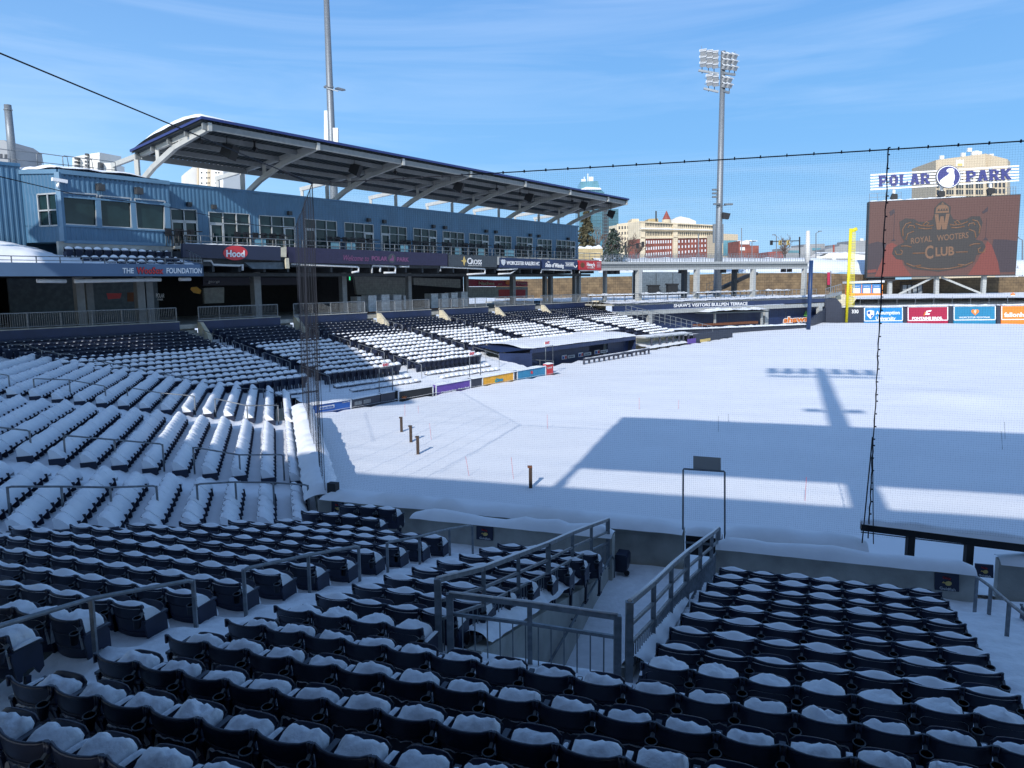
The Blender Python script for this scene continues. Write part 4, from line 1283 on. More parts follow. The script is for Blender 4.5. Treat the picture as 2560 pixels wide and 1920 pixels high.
FZ = -2.75
def build_concourse():
    o = thing('concourse', P3(15, 22, FZ), 'dark open concourse with food stalls behind the third base seats', 'concourse')
    mb = MB(); mb.prism([P3(-34, 16.35, FZ - .3), P3(60, 16.35, FZ - .3), P3(60, 31, FZ - .3), P3(-34, 31, FZ - .3)], (0, 0, .3)); mb.build('floor_slab', 'concrete', o)
    mb = MB(); mb.prism([P3(-3.3, 15.3, 1.35), P3(50.5, 15.3, 1.35), P3(50.5, 31, 1.35), P3(-3.3, 31, 1.35)], (0, 0, 1.0))
    mb.prism([P3(-34, 13.3, .62), P3(-3.3, 13.3, .62), P3(-3.3, 31, .62), P3(-34, 31, .62)], (0, 0, .1))
    rnd = random.Random(3)
    for k in range(26):
        s = -3 + k * 2.1
        mb.bar(P3(s, 15.4, 1.15), P3(s, 30, 1.15), .2, .4)
    for d in (16.6, 18.5, 20.5, 23): mb.bar(P3(-3, d, .75 + .1 * (d > 18)), P3(50.4, d, .75), .35, .25)
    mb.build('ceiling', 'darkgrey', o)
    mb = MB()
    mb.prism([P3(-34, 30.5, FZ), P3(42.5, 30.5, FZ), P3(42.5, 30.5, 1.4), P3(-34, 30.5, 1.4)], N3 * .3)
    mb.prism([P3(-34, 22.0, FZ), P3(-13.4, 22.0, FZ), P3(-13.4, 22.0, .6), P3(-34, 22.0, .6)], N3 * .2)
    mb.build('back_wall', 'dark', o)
    mb = MB()
    S = surf3(23.5)
    mb.prism([P3(-11.2, 23.5, FZ), P3(-.9, 23.5, FZ), P3(-.9, 23.5, .6), P3(-11.2, 23.5, .6)], N3 * .2)
    mb.build('stall_wall', 'interior', o)
    S.text('POLAR', (390, 744), (411, 744), 11, 'offwhite', o, .02, .02, name='wall_lettering')
    S.text('PARK', (394, 751), (408, 751), 5, 'offwhite', o, .02, .01, name='wall_lettering')
    mb = MB(); S.poly(mb, [(266, 733), (304, 733), (300, 746), (270, 748)][::-1], .02, .02); mb.build('wall_logo', 'redsign', o)
    mb = MB(); S.poly(mb, [(318, 731), (334, 731), (334, 754), (318, 754)][::-1], .02, .02); mb.build('wall_poster', 'brown', o)
    mb = MB(); S.poly(mb, [(478, 718), (492, 717), (503, 726), (500, 735), (484, 732), (476, 724)][::-1], .02, .02); mb.build('wall_logo', 'amber', o)
    # stalls further right
    S = surf3(25)
    for k, (pts, m, nm) in enumerate([([(508, 693), (752, 694), (752, 712), (508, 714)], 'navy_sign', 'stall_header'), ([(510, 720), (560, 718), (560, 757), (512, 759)], 'interior_grey', 'stall_shutter'),
                          ([(884, 690), (1014, 694), (1012, 742), (892, 736)], 'interior_grey', 'stall_wall'), ([(1032, 694), (1150, 698), (1150, 720), (1034, 712)], 'interior_grey', 'stall_wall'),
                          ([(1168, 697), (1318, 704), (1318, 716), (1168, 716)], 'crimson', 'stall_header'), ([(1168, 717), (1318, 717), (1318, 746), (1168, 744)], 'interior_grey', 'stall_front'), ([(1245, 724), (1312, 724), (1312, 745), (1245, 745)], 'redsign', 'stall_counter')]):
        mb = MB(); S.poly(mb, pts[::-1], .02 * k, .3); mb.build(nm, m, o)
    S.text('george', (518, 707), (546, 706), 6.5, 'offwhite', o, .2, .0, name='stall_lettering')
    S.text('Nachos', (1194, 712), (1233, 712.5), 9, 'cream', o, .2, .02, name='stall_lettering')
    S.text('and', (1242, 712), (1252, 712), 5, 'cream', o, .2, .0, name='stall_lettering')
    S.text('Cream', (1290, 710.5), (1312, 711), 6, 'cream', o, .2, .0, name='stall_lettering')
    mb = MB(); S.poly(mb, circle(1268, 706, 7, 6)[::-1], .2, .05); mb.build('stall_logo', 'orange', o)
    S2 = surf3(18)
    S2.text('06', (511, 682), (524, 682), 12, 'galv', o, 0, -.02, name='section_number')
    # columns
    for x, d, w in [(640, 18.5, .6), (190 + 8, 17.5, .5), (222, 18.3, .45), (349, 17.2, .52), (371, 17.6, .5), (858, 18.5, .5), (1022, 18.5, .42), (1282, 19.0, .5), (1166, 22, .4), (1362, 19.5, .42), (1376, 22, .5), (1436, 19.0, .42), (1447, 17.0, .4), (1512, 17.0, .42)]:
        s = sd3(px3(x, 740, d))[0]
        mb = MB(); mb.bar(P3(s, d, FZ), P3(s, d, 1.35 if x > 450 else .62), w, w, up=N3); mb.build('column', 'steel_grey', o)
    # exit lamp
    mb = MB(); p = px3(873, 696, 18.6); mb.obox(p, E3 * .22, N3 * .06, (0, 0, .26)); ob = tag(mb.build('exit_box', 'black', None, p), 'small black exit sign with green glow hanging in the dark concourse', 'exit sign')
    mb = MB(); mb.obox(p + NF * .075, E3 * .06, N3 * .01, (0, 0, .15)); mb.build('lettering', 'exit_green', ob, p).location = (0, 0, 0)
    # wrapped pallets
    rnd = random.Random(8)
    for i, (x, w, h, d) in enumerate([(922, 20, 1.5, 20), (955, 24, 1.55, 20), (985, 22, 1.5, 20), (1010, 16, 1.4, 20.5), (1078, 20, 1.5, 21), (1104, 20, 1.5, 21), (1128, 18, 1.55, 21), (1153, 18, 1.6, 21.5), (895, 14, 1.4, 21)]):
        s = sd3(px3(x, 745, d))[0]
        t = thing('wrapped_pallet', P3(s, d, FZ), f"pallet stack wrapped in clear film on the concourse, {ORD[i]} from the left", 'pallet', 'wrapped pallets on the concourse')
        mb = MB(); wd = .52
        mb.grid(8, 8, lambda u, v: P3(s + lerp(-wd, wd, u) + .04 * fbm(u * 4, v * 4, i), d - .5 + .05 * fbm(u * 5, v * 5, i + 3), FZ + .15 + h * v))
        mb.obox(P3(s, d, FZ + .15 + h / 2), E3 * wd * .97, N3 * .46, (0, 0, h / 2))
        mb.build('wrapped_load', 'wrap', t)
        mb = MB(); mb.obox(P3(s, d, FZ + .07), E3 * .55, N3 * .5, (0, 0, .07)); mb.build('pallet_base', 'brown', t)

def fence3(s0, s1, idx, label):
    o = thing('railing_fence', P3((s0 + s1) / 2, 16.45, -2.5), label, 'railing', 'picket railings along the concourse edge')
    mb = MB(); z0, z1, d = -2.48, -1.55, 16.45
    n = max(1, round((s1 - s0) / 1.9))
    for k in range(n + 1): mb.bar(P3(lerp(s0, s1, k / n), d, z0), P3(lerp(s0, s1, k / n), d, z1), .06)
    mb.bar(P3(s0, d, z1), P3(s1, d, z1), .06); mb.bar(P3(s0, d, z0 + .08), P3(s1, d, z0 + .08), .04)
    mb.build('frame', 'galv', o)
    mb = MB(); n = int((s1 - s0) / .125)
    for k in range(n): s = lerp(s0, s1, (k + .5) / n); mb.bar(P3(s, d, z0 + .08), P3(s, d, z1), .022)
    mb.build('pickets', 'galv', o)

def build_bowl3_edges():
    segs = [(-26, -3.2), (-1.75, 5.1), (6.4, 14.0), (15.2, 22.0), (23.2, 30.5), (31.7, 38.7), (39.9, 50.3)]
    for i, (a, b) in enumerate(segs):
        o = thing('back_wall', P3((a + b) / 2, 16.3, -3.8), f"navy blue wall behind the top row of third base seats, {ORD[i]} from the left", 'wall', 'navy walls behind the top rows')
        mb = MB(); mb.prism([P3(a, 16.3, -4.0), P3(b, 16.3, -4.0), P3(b, 16.3, -2.55), P3(a, 16.3, -2.55)], N3 * .12)
        mb.bar(P3(a, 16.28, -3.08), P3(b, 16.28, -3.08), .03, .03)
        mb.build('wall_face', 'navy_paint', o)
        mb = MB(); mb.bar(P3(a - .03, 16.36, -2.52), P3(b + .03, 16.36, -2.52), .2, .07); mb.build('top_cap', 'concrete' if i < 2 else 'steel_white', o)
        fence3(a + .1, b - .1, i, f"grey picket railing above the navy wall, {ORD[i]} section from the left")
    for i in range(1, len(segs)):
        s0, s1 = segs[i - 1][1], segs[i][0]
        o = thing('stair_landing', P3((s0 + s1) / 2, 16.8, -3.9), f"concrete steps between navy walls up to the concourse, {ORD[i - 1]} from the left", 'steps', 'steps up to the concourse')
        mb = MB()
        for k in range(5): mb.prism([P3(s0 + .08, 15.4 + .33 * k, -4.0), P3(s1 - .1, 15.4 + .33 * k, -4.0), P3(s1 - .1, 17.1, -4.0), P3(s0 + .08, 17.1, -4.0)], (0, 0, .22 + .2 * k))
        mb.build('step', 'concrete', o)
        mb = MB(); mb.prism([P3(s1 - .1, 15.0, -4.0), P3(s1 - .1, 16.3, -4.0), P3(s1 - .1, 16.3, -2.62), P3(s1 - .1, 16.0, -2.62), P3(s1 - .1, 15.0, -3.5)], E3 * .28)
        mb.build('side_wall', 'cream', o)
    # far end of the stand: cream wall and slanted stair rail
    o = thing('end_wall', px3(1495, 790, 15.0), 'cream concrete corner at the far end of the third base seats', 'wall')
    mb = MB(); mb.prism([P3(50.5, 16.3, -4.2), P3(51.6, 16.3, -4.2), P3(51.6, 16.3, -2.4), P3(50.5, 16.3, -2.4)], -N3 * 1.4); mb.build('wall_face', 'cream', o)

def rail(label, pts, h=.9, m='galv', group='aisle handrails', r=.024, bend=True):
    # pts: post feet; one top rail over them
    pts = [Vector(p) for p in pts]
    o = thing('handrail', pts[0], label, 'handrail', group)
    up = Vector((0, 0, h))
    mb = MB()
    top = [p + up for p in pts]
    path = [top[0] - Vector((0, 0, .07))]
    d0 = (top[1] - top[0]).normalized(); d1 = (top[-1] - top[-2]).normalized()
    path += [top[0] + d0 * .02 - Vector((0, 0, .02)), top[0] + d0 * .08] + top[1:-1] + [top[-1] - d1 * .08, top[-1] - d1 * .02 - Vector((0, 0, .02)), top[-1] - Vector((0, 0, .07))]
    mb.tube(path, r * 1.15, 8)
    mb.build('top_rail', m, o)
    for p in pts:
        mb = MB(); mb.bar(p - Vector((0, 0, .15)), p + up, r * 1.9); mb.build('post', m, o)
    return o

def build_rails():
    def tH(x, y): return px_slope(x, y, WH, NH, -6.34, .15)
    def t3(x, y): return px_slope(x, y, B3, N3, -6.45, .165)
    # near aisle
    rail('heavy grey handrail in the stepped aisle, nearest the camera at lower left', [px_tread(-150, 1800), px_tread(240, 1642), px_tread(491, 1578)], .70)
    rail('heavy grey handrail in the stepped aisle, second from the camera', [px_tread(615, 1537), px_tread(775, 1490), px_tread(900, 1459)], .68)
    rail('heavy grey handrail in the stepped aisle, farthest one before the concrete wall', [px_tread(970, 1440), px_tread(1050, 1420), px_tread(1125, 1395), px_tread(1182, 1382)], .64)
    rail('grey handrail at the steps beyond the right-hand seats, at the right edge', [px_tread(2437, 1521), px_tread(2471, 1551), px_tread(2516, 1600), px_tread(2620, 1700)], .60)
    names = [('nearest home-plate aisle, right half', [(497, 1291), (593, 1283), (687, 1283), (773, 1288)]), ('nearest home-plate aisle, left half', [(27, 1308), (161, 1305), (282, 1305), (397, 1298)]),
             ('middle home-plate aisle, beside the net', [(487, 1185), (602, 1205), (711, 1202)]), ('middle home-plate aisle, second from the right', [(165, 1158), (291, 1168), (411, 1178)]), ('middle home-plate aisle, at the left edge', [(-80, 1130), (80, 1146)]),
             ('far home-plate aisle, beside the net', [(540, 1044), (620, 1063), (697, 1060)]), ('far home-plate aisle, second from the right', [(321, 1016), (406, 1031), (489, 1038)]), ('far home-plate aisle, third from the right', [(88, 996), (177, 998), (266, 1014)]), ('far home-plate aisle, at the left edge', [(-70, 975), (26, 988)])]
    for nm, L in names: rail('grey pipe handrail over snow in the ' + nm, [tH(x, y) for x, y in L], .85, 'galv', 'handrails behind home plate', .022)
    W = [(24, 898), (65, 897), (107, 913), (149, 921), (192, 925), (236, 935), (279, 946), (322, 954), (366, 963), (408, 973), (453, 981), (496, 992), (541, 1000), (586, 1010), (660, 1012), (722, 1037)]
    for i, (a, b) in enumerate([(0, 5), (5, 9), (9, 13), (13, 16)]):
        rail(f"grey handrail along the corner aisle where two banks of seats meet, {ORD[i]} from the left", [t3(*q) for q in W[a:b]], .85, 'galv', 'handrails in the corner aisle', .022)
    secs = [(-3.1, -1.75, -3.15, -1.95), (5.1, 6.5, 4.3, 5.8), (13.9, 15.4, 12.5, 13.9), (22.0, 23.4, 20.5, 22.0), (30.6, 32.0, 29, 30.3), (38.8, 40.2, 37.4, 39)]
    for i, (a1, b1, a0, b0) in enumerate(secs):
        for k, (d0, d1) in enumerate([(14.6, 12.2), (11.0, 8.4), (7.4, 4.6), (3.6, .8)]):
            if i >= 3 and d1 < 4.8: continue
            f = lambda d: (a0 + b0) / 2 + ((a1 + b1) / 2 - (a0 + b0) / 2) * d / 16.3
            rail(f"thin handrail, {ORD[k]} from the top in the {ORD[i]} aisle from the left along third base", [P3(f(d), d, tread3(d)) for d in (d0, (d0 + d1) / 2, d1)], .9, 'galv', 'handrails in the third base aisles', .02)

build_signs(); build_concourse(); build_bowl3_edges(); build_rails()

# ------------------------------------------------------------------ field edge: ad wall, dugouts, posts, gate
def build_field_edge():
    # padded wall of the third-base side, panel by panel
    def w3(x, y): return px_line(x, y, W3[0] * 0 + B3, A3)
    S = Surf(lambda x, y: px3(x, y, WD3), NF)
    pads = [  # top-left, top-right, bottom drop, material, label
        ([(757, 1019), (767, 1017), (767, 1033), (757, 1026)], 'brown', 'short brown padded wall end at the corner by the net'),
        ([(768, 1014), (877, 998), (877, 1022), (768, 1040)], 'adroyal', 'royal blue wall pad reading WORCESTER beside the corner net'),
        ([(880, 998), (950, 985), (950, 1010), (880, 1024)], 'pad_navy', 'dark grey wall pad with two flush metal doors'),
        ([(952, 984), (987, 978), (987, 1002), (952, 1008)], 'pad_navy', 'plain dark wall pad under the first exit frame'),
        ([(996, 978), (1082, 965), (1082, 990), (996, 1004)], 'black', 'black wall pad with an orange sunburst and pale border'),
        ([(1090, 963), (1176, 948), (1176, 972), (1090, 990)], 'purple', 'purple wall pad half drifted over with snow'),
        ([(1178, 947), (1205, 943), (1205, 966), (1178, 970)], 'pad_navy', 'plain dark wall pad between the purple and orange ones'),
        ([(1206, 943), (1284, 929), (1284, 952), (1206, 966)], 'amber', 'orange wall pad with green and blue lettering'),
        ([(1285, 929), (1292, 928), (1292, 950), (1285, 951)], 'pad_navy', 'narrow dark wall pad left of the sky blue one'),
        ([(1293, 927), (1364, 915), (1364, 940), (1293, 950)], 'adteal', 'sky blue wall pad with a small pink emblem'),
        ([(1366, 911), (1383, 908), (1383, 930), (1366, 933)], 'redsign', 'small red wall pad beside the dugout steps')]
    for pts, m, label in pads:
        o = thing('wall_pad', S.pt((pts[0][0] + pts[1][0]) / 2, pts[2][1]), label, 'wall pad', 'wall pads along the third base line')
        mb = MB()
        low = [(pts[3][0], pts[3][1] + 12), (pts[2][0], pts[2][1] + 12)]
        S.poly(mb, [low[0], low[1], pts[1], pts[0]], 0, .3)
        mb.build('pad', m, o)
        a, b = S.pt(*pts[0], -.18), S.pt(*pts[1], -.18)
        mb = MB(); snow_cap(mb, a, b, .5, .14, N3, seed=pts[0][0] % 40); mb.build('snow_cap', 'snow', o)
        if m in ('adroyal', 'black', 'purple', 'amber', 'adteal'):
            mb = MB()
            for p, q in ((pts[0], pts[1]), (pts[0], pts[3]), (pts[1], pts[2])): mb.bar(S.pt(*p, .01), S.pt(*q, .01), .09, .03, up=NF)
            mb.build('border', 'offwhite', o)
        if m == 'adroyal':
            mb = MB(); S.poly(mb, [(797, 1025), (835, 1019), (835, 1011), (797, 1017)], .03, .02); mb.build('lettering_plate', 'offwhite', o)
            S.text('WORCESTER', (799, 1023.5), (833, 1018), 5, 'adroyal', o, .05, .02)
            S.text('university', (855, 1007), (874, 1004), 2.5, 'offwhite', o, .03, .0)
        if m == 'purple':
            S.text('Community Bank', (1103, 984), (1140, 977), 5, 'offwhite', o, .03, .02)
            S.text('Savings Bank', (1146, 975), (1172, 970), 4.5, 'offwhite', o, .03, .02)
        if m == 'amber':
            S.text('Citrus', (1236, 956), (1256, 952), 9, 'green', o, .03, .05, shear=.3)
            S.text('Citrus', (1237, 955.5), (1256, 951.8), 8.5, 'adblue', o, .05, .01, shear=.3)
        if m == 'black':
            mb = MB()
            for k in range(5):
                a_ = PI * (.15 + .175 * k)
                S.poly(mb, [(1010 + 3 * math.cos(a_) - 1, 998 - 2 * math.sin(a_)), (1010 + 3 * math.cos(a_) + 1, 997.5 - 2 * math.sin(a_)), (1010 + 9 * math.cos(a_), 997 - 8 * math.sin(a_))], .03, .02)
            mb.build('emblem', 'orange', o)
        if m == 'adteal':
            mb = MB(); S.poly(mb, circle(1329, 931, 2.4, 4)[::-1], .03, .02); mb.build('emblem', 'red', o)
        if 'two flush' in label:
            mb = MB()
            for x in (886, 908): S.poly(mb, [(x, 1014 - (x - 886) * .2), (x + 18, 1010.5 - (x - 886) * .2), (x + 18, 1001 - (x - 886) * .2), (x, 1004.5 - (x - 886) * .2)], .03, .02)
            mb.build('door', 'galv', o)
        if m == 'redsign': S.text('EXIT', (1369, 922), (1380, 920), 4, 'offwhite', o, .03, .0)
    # exit frames standing in the wall gates
    for i, (x0, x1, yb, yt, d, sx0, sx1, sy0, sy1) in enumerate([(948, 981, 980, 922, -3.2, 956, 973, 908, 917), (1174, 1201, 942, 892, -3.2, 1173, 1187, 879, 889), (1364, 1382, 905, 866, -3.0, 1362, 1375, 855, 862)]):
        Sx = surf3(d)
        o = thing('exit_gate', Sx.pt((x0 + x1) / 2, yb), f"thin metal gate frame with a small red EXIT sign above, {ORD[i]} from the left", 'gate frame', 'gate frames with exit signs')
        mb = MB()
        mb.tube([Sx.pt(x0, yb), Sx.pt(x0, yt), Sx.pt(x1, yt - 3), Sx.pt(x1, yb - 4)], .03, 6); mb.build('frame', 'galv_dark', o)
        mb = MB(); Sx.poly(mb, [(sx0, sy1), (sx1, sy1 - 2), (sx1, sy0 - 2), (sx0, sy0)], 0, .04); mb.build('exit_sign', 'white', o)
        Sx.text('EXIT', (sx0 + 1.2, sy1 - 1.6), (sx1 - 1.2, sy1 - 3.2), 6, 'red', o, .02, .03)
    # third-base dugout
    D = 0.8
    Sd = surf3(D)
    o = thing('dugout', P3(26, 2.5, -7.2), 'long navy dugout with snowy sloping roof along third base', 'dugout')
    s0, s1 = 17.4, 34.0
    mb = MB()
    mb.prism([P3(s0, D, -5.62), P3(s1, D, -5.60), P3(s1, D, -5.30), P3(s0, D, -5.30)], N3 * .2)
    mb.prism([P3(15.2, 2.2, -5.5), P3(s0, D, -5.62), P3(s0, D, -7.3), P3(15.2, 2.2, -7.3)], N3 * .2)
    mb.prism([P3(s1, D, -7.3), P3(s1 + .8, 2.5, -7.3), P3(s1 + .8, 2.5, -5.4), P3(s1, D, -5.6)], N3 * .2)
    mb.prism([P3(s0, 4.4, -7.4), P3(s1, 4.4, -7.4), P3(s1, 4.4, -5.2), P3(s0, 4.4, -5.2)], N3 * .2)
    mb.prism([P3(30.2, 1.6, -7.4), P3(s1, 1.6, -7.4), P3(s1, 1.6, -5.6), P3(30.2, 1.6, -5.6)], N3 * .15)
    mb.prism([P3(s0, 1.6, -7.4), P3(27.0, 1.6, -7.4), P3(27.0, 1.6, -5.6), P3(s0, 1.6, -5.6)], N3 * .15)
    mb.build('wall', 'navy_paint', o)
    mb = MB()
    mb.face([P3(15.2, 2.2, -5.45), P3(s0, D, -5.28), P3(s1, D, -5.28), P3(s1 + .8, 2.5, -5.35), P3(s1 + .8, 5.3, -4.92), P3(15.2, 4.6, -5.05)])
    mb.build('roof', 'navy_paint', o)
    mb = MB()
    def rs(u, v):
        s = lerp(s0 - .6, s1 + .3, u); d0 = D + .02 if s > s0 else lerp(2.0, D + .02, (s - 16) / 1.5)
        d = lerp(max(D, d0), 5.6, v)
        return P3(s, d, -5.26 + .085 * (d - D) + .16 * math.sin(PI * min(1, v * 1.3 + .05)) + .03 * fbm(s * .7, d, 2))
    mb.grid(60, 10, rs); mb.build('roof_snow', 'snow', o)
    S2 = surf3(1.57)
    for k, x in enumerate((1405, 1446, 1487)):
        y = 890 - k * 6.5
        mb = MB(); S2.poly(mb, [(x, y + 9), (x + 12, y + 7.5), (x + 12, y - 3), (x, y - 1)], 0, .04); mb.build('league_badge', 'offwhite', o)
        mb = MB(); S2.poly(mb, [(x + 1, y + 7.5), (x + 5, y + 7), (x + 6, y + 1), (x + 1, y + 0.5)], .02, .02); mb.build('badge_blue', 'adroyal', o)
        mb = MB(); S2.poly(mb, [(x + 7, y + 6.8), (x + 11, y + 6.3), (x + 11, y - 1), (x + 8, y - .6)], .02, .02); mb.build('badge_red', 'red', o)
        mb = MB(); S2.poly(mb, [(x + 15, y + 6), (x + 32, y + 3.5), (x + 32, y - 3.5), (x + 15, y - 1)], 0, .04); mb.build('plate', 'offwhite', o)
        S2.text('Sponsor' if False else 'BANK', (x + 17, y + 3.6), (x + 30, y + 1.7), 3.6, 'navy_sign', o, .02, .0)
    # padded rail in front of the dugout
    o = thing('dugout_rail', P3(33, -.2, -7), 'long dark padded rail with posts in front of the dugout', 'railing')
    mb = MB()
    a, b = px3(1460, 899, -1.7), px3(1622, 872, -1.7)
    n = 14
    for k in range(n + 1): p = a.lerp(b, k / n); mb.bar(p, Vector((p.x, p.y, -7.0)), .16)
    mb.bar(a, b, .22, .2); mb.build('rail_frame', 'pad_navy', o)
    mb = MB(); snow_cap(mb, a + Vector((0, 0, .08)), b + Vector((0, 0, .08)), .26, .07, N3, 5); mb.build('snow_cap', 'snow', o)
    mb = MB(); q = px3(1437, 917, .2); mb.obox(q - Vector((0, 0, .3)), E3 * 1.1, N3 * .4, (0, 0, .5))
    single(mb, 'bench_box', 'brown', 'brown wooden box with snow beside the dugout steps', 'box')
    # low camera well further down the line
    o = thing('camera_well', P3(42, 1, -7), 'low cream and grey camera pit with flat snowy roof beyond the dugout', 'shelter')
    mb = MB()
    Sc = surf3(.4)
    mb.prism([P3(35.2, .4, -5.55), P3(45.5, .4, -5.75), P3(45.5, .4, -5.55), P3(35.2, .4, -5.36)], N3 * 1.6); mb.build('roof', 'beam_grey', o)
    mb = MB(); mb.prism([P3(35.2, 2.0, -7.2), P3(45.0, 2.0, -7.2), P3(45.0, 2.0, -5.6), P3(35.2, 2.0, -5.45)], N3 * .2); mb.build('back_wall', 'cream', o)
    for s in (36.6, 38.3, 39.8, 41.2, 42.6, 43.6, 44.8): mb = MB(); mb.bar(P3(s, .5, -7.0), P3(s, .5, -5.6), .18); mb.build('post', 'pad_navy', o)
    mb = MB(); snow_cap(mb, P3(35.2, 1.1, -5.4), P3(45.5, 1.1, -5.6), 1.6, .14, N3, 9); mb.build('roof_snow', 'snow', o)
    o = thing('wall_pad', P3(48, 0, -6.9), 'navy end pad with yellow and purple panels at the far end of the stand', 'wall pad')
    mb = MB(); mb.prism([P3(45.5, 0, -7), P3(55.5, 0, -7), P3(55.5, 0, -5.75), P3(45.5, 0, -5.75)], N3 * .3); mb.build('pad', 'pad_navy', o)
    S0 = surf3(-.03)
    mb = MB(); S0.poly(mb, [(1719, 860), (1740, 857), (1740, 845), (1719, 848)], 0, .03); mb.build('purple_panel', 'purple', o)
    mb = MB(); S0.poly(mb, [(1751, 856), (1776, 852), (1776, 845), (1751, 849)], 0, .03); mb.build('yellow_panel', 'gold', o)
    # slatted gate and mesh stair rails left of the dugout
    o = thing('stair_railing', P3(15, 4, -5.5), 'pale ramp with dark picket railing between seats and dugout', 'railing')
    mb = MB()
    a, b = px_slope(1207, 862, B3, N3, -5.9, .165), px3(1282, 896, 2.4)
    for k in range(27): p = a.lerp(b, k / 26); mb.bar(p, p - Vector((0, 0, .75)), .03)
    mb.bar(a, b, .05); mb.bar(a - Vector((0, 0, .7)), b - Vector((0, 0, .7)), .05)
    c = b + E3 * 2.5 - N3 * 2.2 - Vector((0, 0, .3)); mb.bar(b, c, .05)
    for k in range(4): p = b.lerp(c, k / 3); mb.bar(p, p - Vector((0, 0, .9)), .05)
    mb.build('railing_frame', 'galv_dark', o)
    mb = MB(); mb.prism([a + N3 * .3 + Vector((0, 0, .25)), b + N3 * .3 + Vector((0, 0, .3)), b + N3 * .3 - Vector((0, 0, .8)), a + N3 * .3 - Vector((0, 0, .6))], N3 * .2); mb.build('ramp_side', 'cream', o)

def build_field_things():
    for i, (x, y, h) in enumerate([(1004, 1080, .66), (1027.5, 1105, .68), (1045, 1134.5, .68), (1326.5, 1221, .72)]):
        p = px_z(x, y, G)
        o = thing('marker_post', p, 'stout dark wooden post standing alone in the shaded snow near the gate' if i == 3 else f"stout dark wooden post in the sunny snow, {ORD[i]} from the left of three", 'post', 'wooden posts in the field snow')
        mb = MB(); mb.bar(p - Vector((0, 0, .3)), p + Vector((0, 0, h)), .11); mb.build('post', 'wood_post', o)
        mb = MB(); mb.bar(p + Vector((0, 0, h - .02)) - R1 * .02, p + Vector((0, 0, h + .03)) - R1 * .02, .15); mb.build('cap', 'wood_post' if i < 3 else 'brown', o)
    for i, (x, y, yt, dx) in enumerate([(1175, 1191, 1141, -11), (1285, 1199, 1143, -7), (1079, 1100, 1058, -5), (1012, 1040, 1010, 0), (1047, 1032, 1014, -2), (1369, 1072, 1036, -1), (1598, 1024, 994, 0), (1696, 1022, 1000, 1), (1796, 1080, 1040, 0), (1821, 1055, 1035, 0), (2012, 1253, 1193, 4), (2508, 1123, 1078, -5), (2514, 1098, 1054, -3)]):
        p = px_z(x, y, G); q = px_y(x + dx, yt, p.y)
        mb = MB(); mb.tube([p - Vector((0, 0, .2)), q], .006, 5)
        single(mb, 'marker_stake', 'red' if i not in (8, 9, 11, 12) else 'black', f"thin leaning {'red' if i not in (8, 9, 11, 12) else 'dark'} stake in the field snow, {ORD[sum(1 for a in [1175, 1285, 1079, 1012, 1047, 1369, 1598, 1696, 1796, 1821, 2012, 2508, 2514] if a < x)]} of thirteen from the left", 'stake', 'thin stakes in the field snow')
    # gate in the near field wall with tall sign frame
    Sg = Surf(lambda x, y: px_line(x, y, P1(0, 17.45, 0), A1 + 90), -S1)
    o = thing('field_gate', Sg.pt(1760, 1385), 'dark double gate with thin tall frame and grey board in the field wall', 'gate')
    mb = MB(); Sg.poly(mb, [(1714, 1385), (1806, 1395), (1806, 1338), (1714, 1328)], 0, .06); mb.build('gate_leaf', 'black', o)
    mb = MB(); mb.bar(Sg.pt(1714, 1354, .03), Sg.pt(1806, 1362, .03), .05); mb.bar(Sg.pt(1714, 1330, .03), Sg.pt(1806, 1340, .03), .05); mb.build('gate_bar', 'galv', o)
    mb = MB(); mb.tube([Sg.pt(1707, 1380), Sg.pt(1708, 1175), Sg.pt(1709, 1172), Sg.pt(1810, 1178.5), Sg.pt(1812, 1181), Sg.pt(1812, 1390)], .022, 6); mb.build('tall_frame', 'galv_dark', o)
    mb = MB(); Sg.poly(mb, [(1733, 1172), (1802, 1176), (1802, 1145), (1733, 1140)], 0, .03); mb.build('sign_board', 'bldg_grey', o)
    mb = MB(); snow_cap(mb, Sg.pt(1716, 1328), Sg.pt(1806, 1337), .5, .2, S1, 3); mb.build('snow_cap', 'snow', o)
    # first-base dugout rail at the right
    o = thing('dugout_rail', P1(5, 17.6, -6.7), 'thick black padded rail on posts at the right in front of the near dugout', 'railing')
    Sr = Surf(lambda x, y: px_line(x, y, P1(0, 17.6, 0), A1 + 90), -S1)
    a, b = Sr.pt(2152, 1312), Sr.pt(2700, 1381)
    mb = MB(); mb.bar(a, b, .2, .2); mb.bar(a + Vector((0, 0, -.02)), b + Vector((0, 0, -.02)), .24, .1); mb.build('top_rail', 'black', o)
    for x in (2277, 2425, 2600):
        p = Sr.pt(x, 1330); mb = MB(); mb.bar(Vector((p.x, p.y, a.z)), Vector((p.x, p.y, -7.0)), .15, .12); mb.build('post', 'black', o)
    mb = MB(); mb.tube([Sr.pt(2152, 1330), Sr.pt(2700, 1396)], .012, 5); mb.build('cable', 'rope', o)
    mb = MB(); snow_cap(mb, a + Vector((0, 0, .08)), b + Vector((0, 0, .08)), .34, .16, S1, 6); mb.build('snow_cap', 'snow', o)
    mb = MB()
    def pit(u, v):
        return P1(lerp(1.95, 10, u), lerp(16.7, 18.6, v), -6.85 + .1 * fbm(u * 9, v * 3, 3) + .25 * v)
    mb.grid(30, 8, pit); tag(mb.build('dugout_snow', 'snow'), kind='structure')
    # wheeled bin
    o = thing('wheeled_bin', P1(-3.05, 16.6, -6.6), 'navy wheeled bin standing by the end of the concrete wall', 'bin')
    c = P1(-3.30, 16.75, -6.6)
    mb = MB()
    prof = [(-.14, .06), (.12, .06), (.15, .2), (.15, .40), (.11, .46), (-.12, .46), (-.16, .40)]
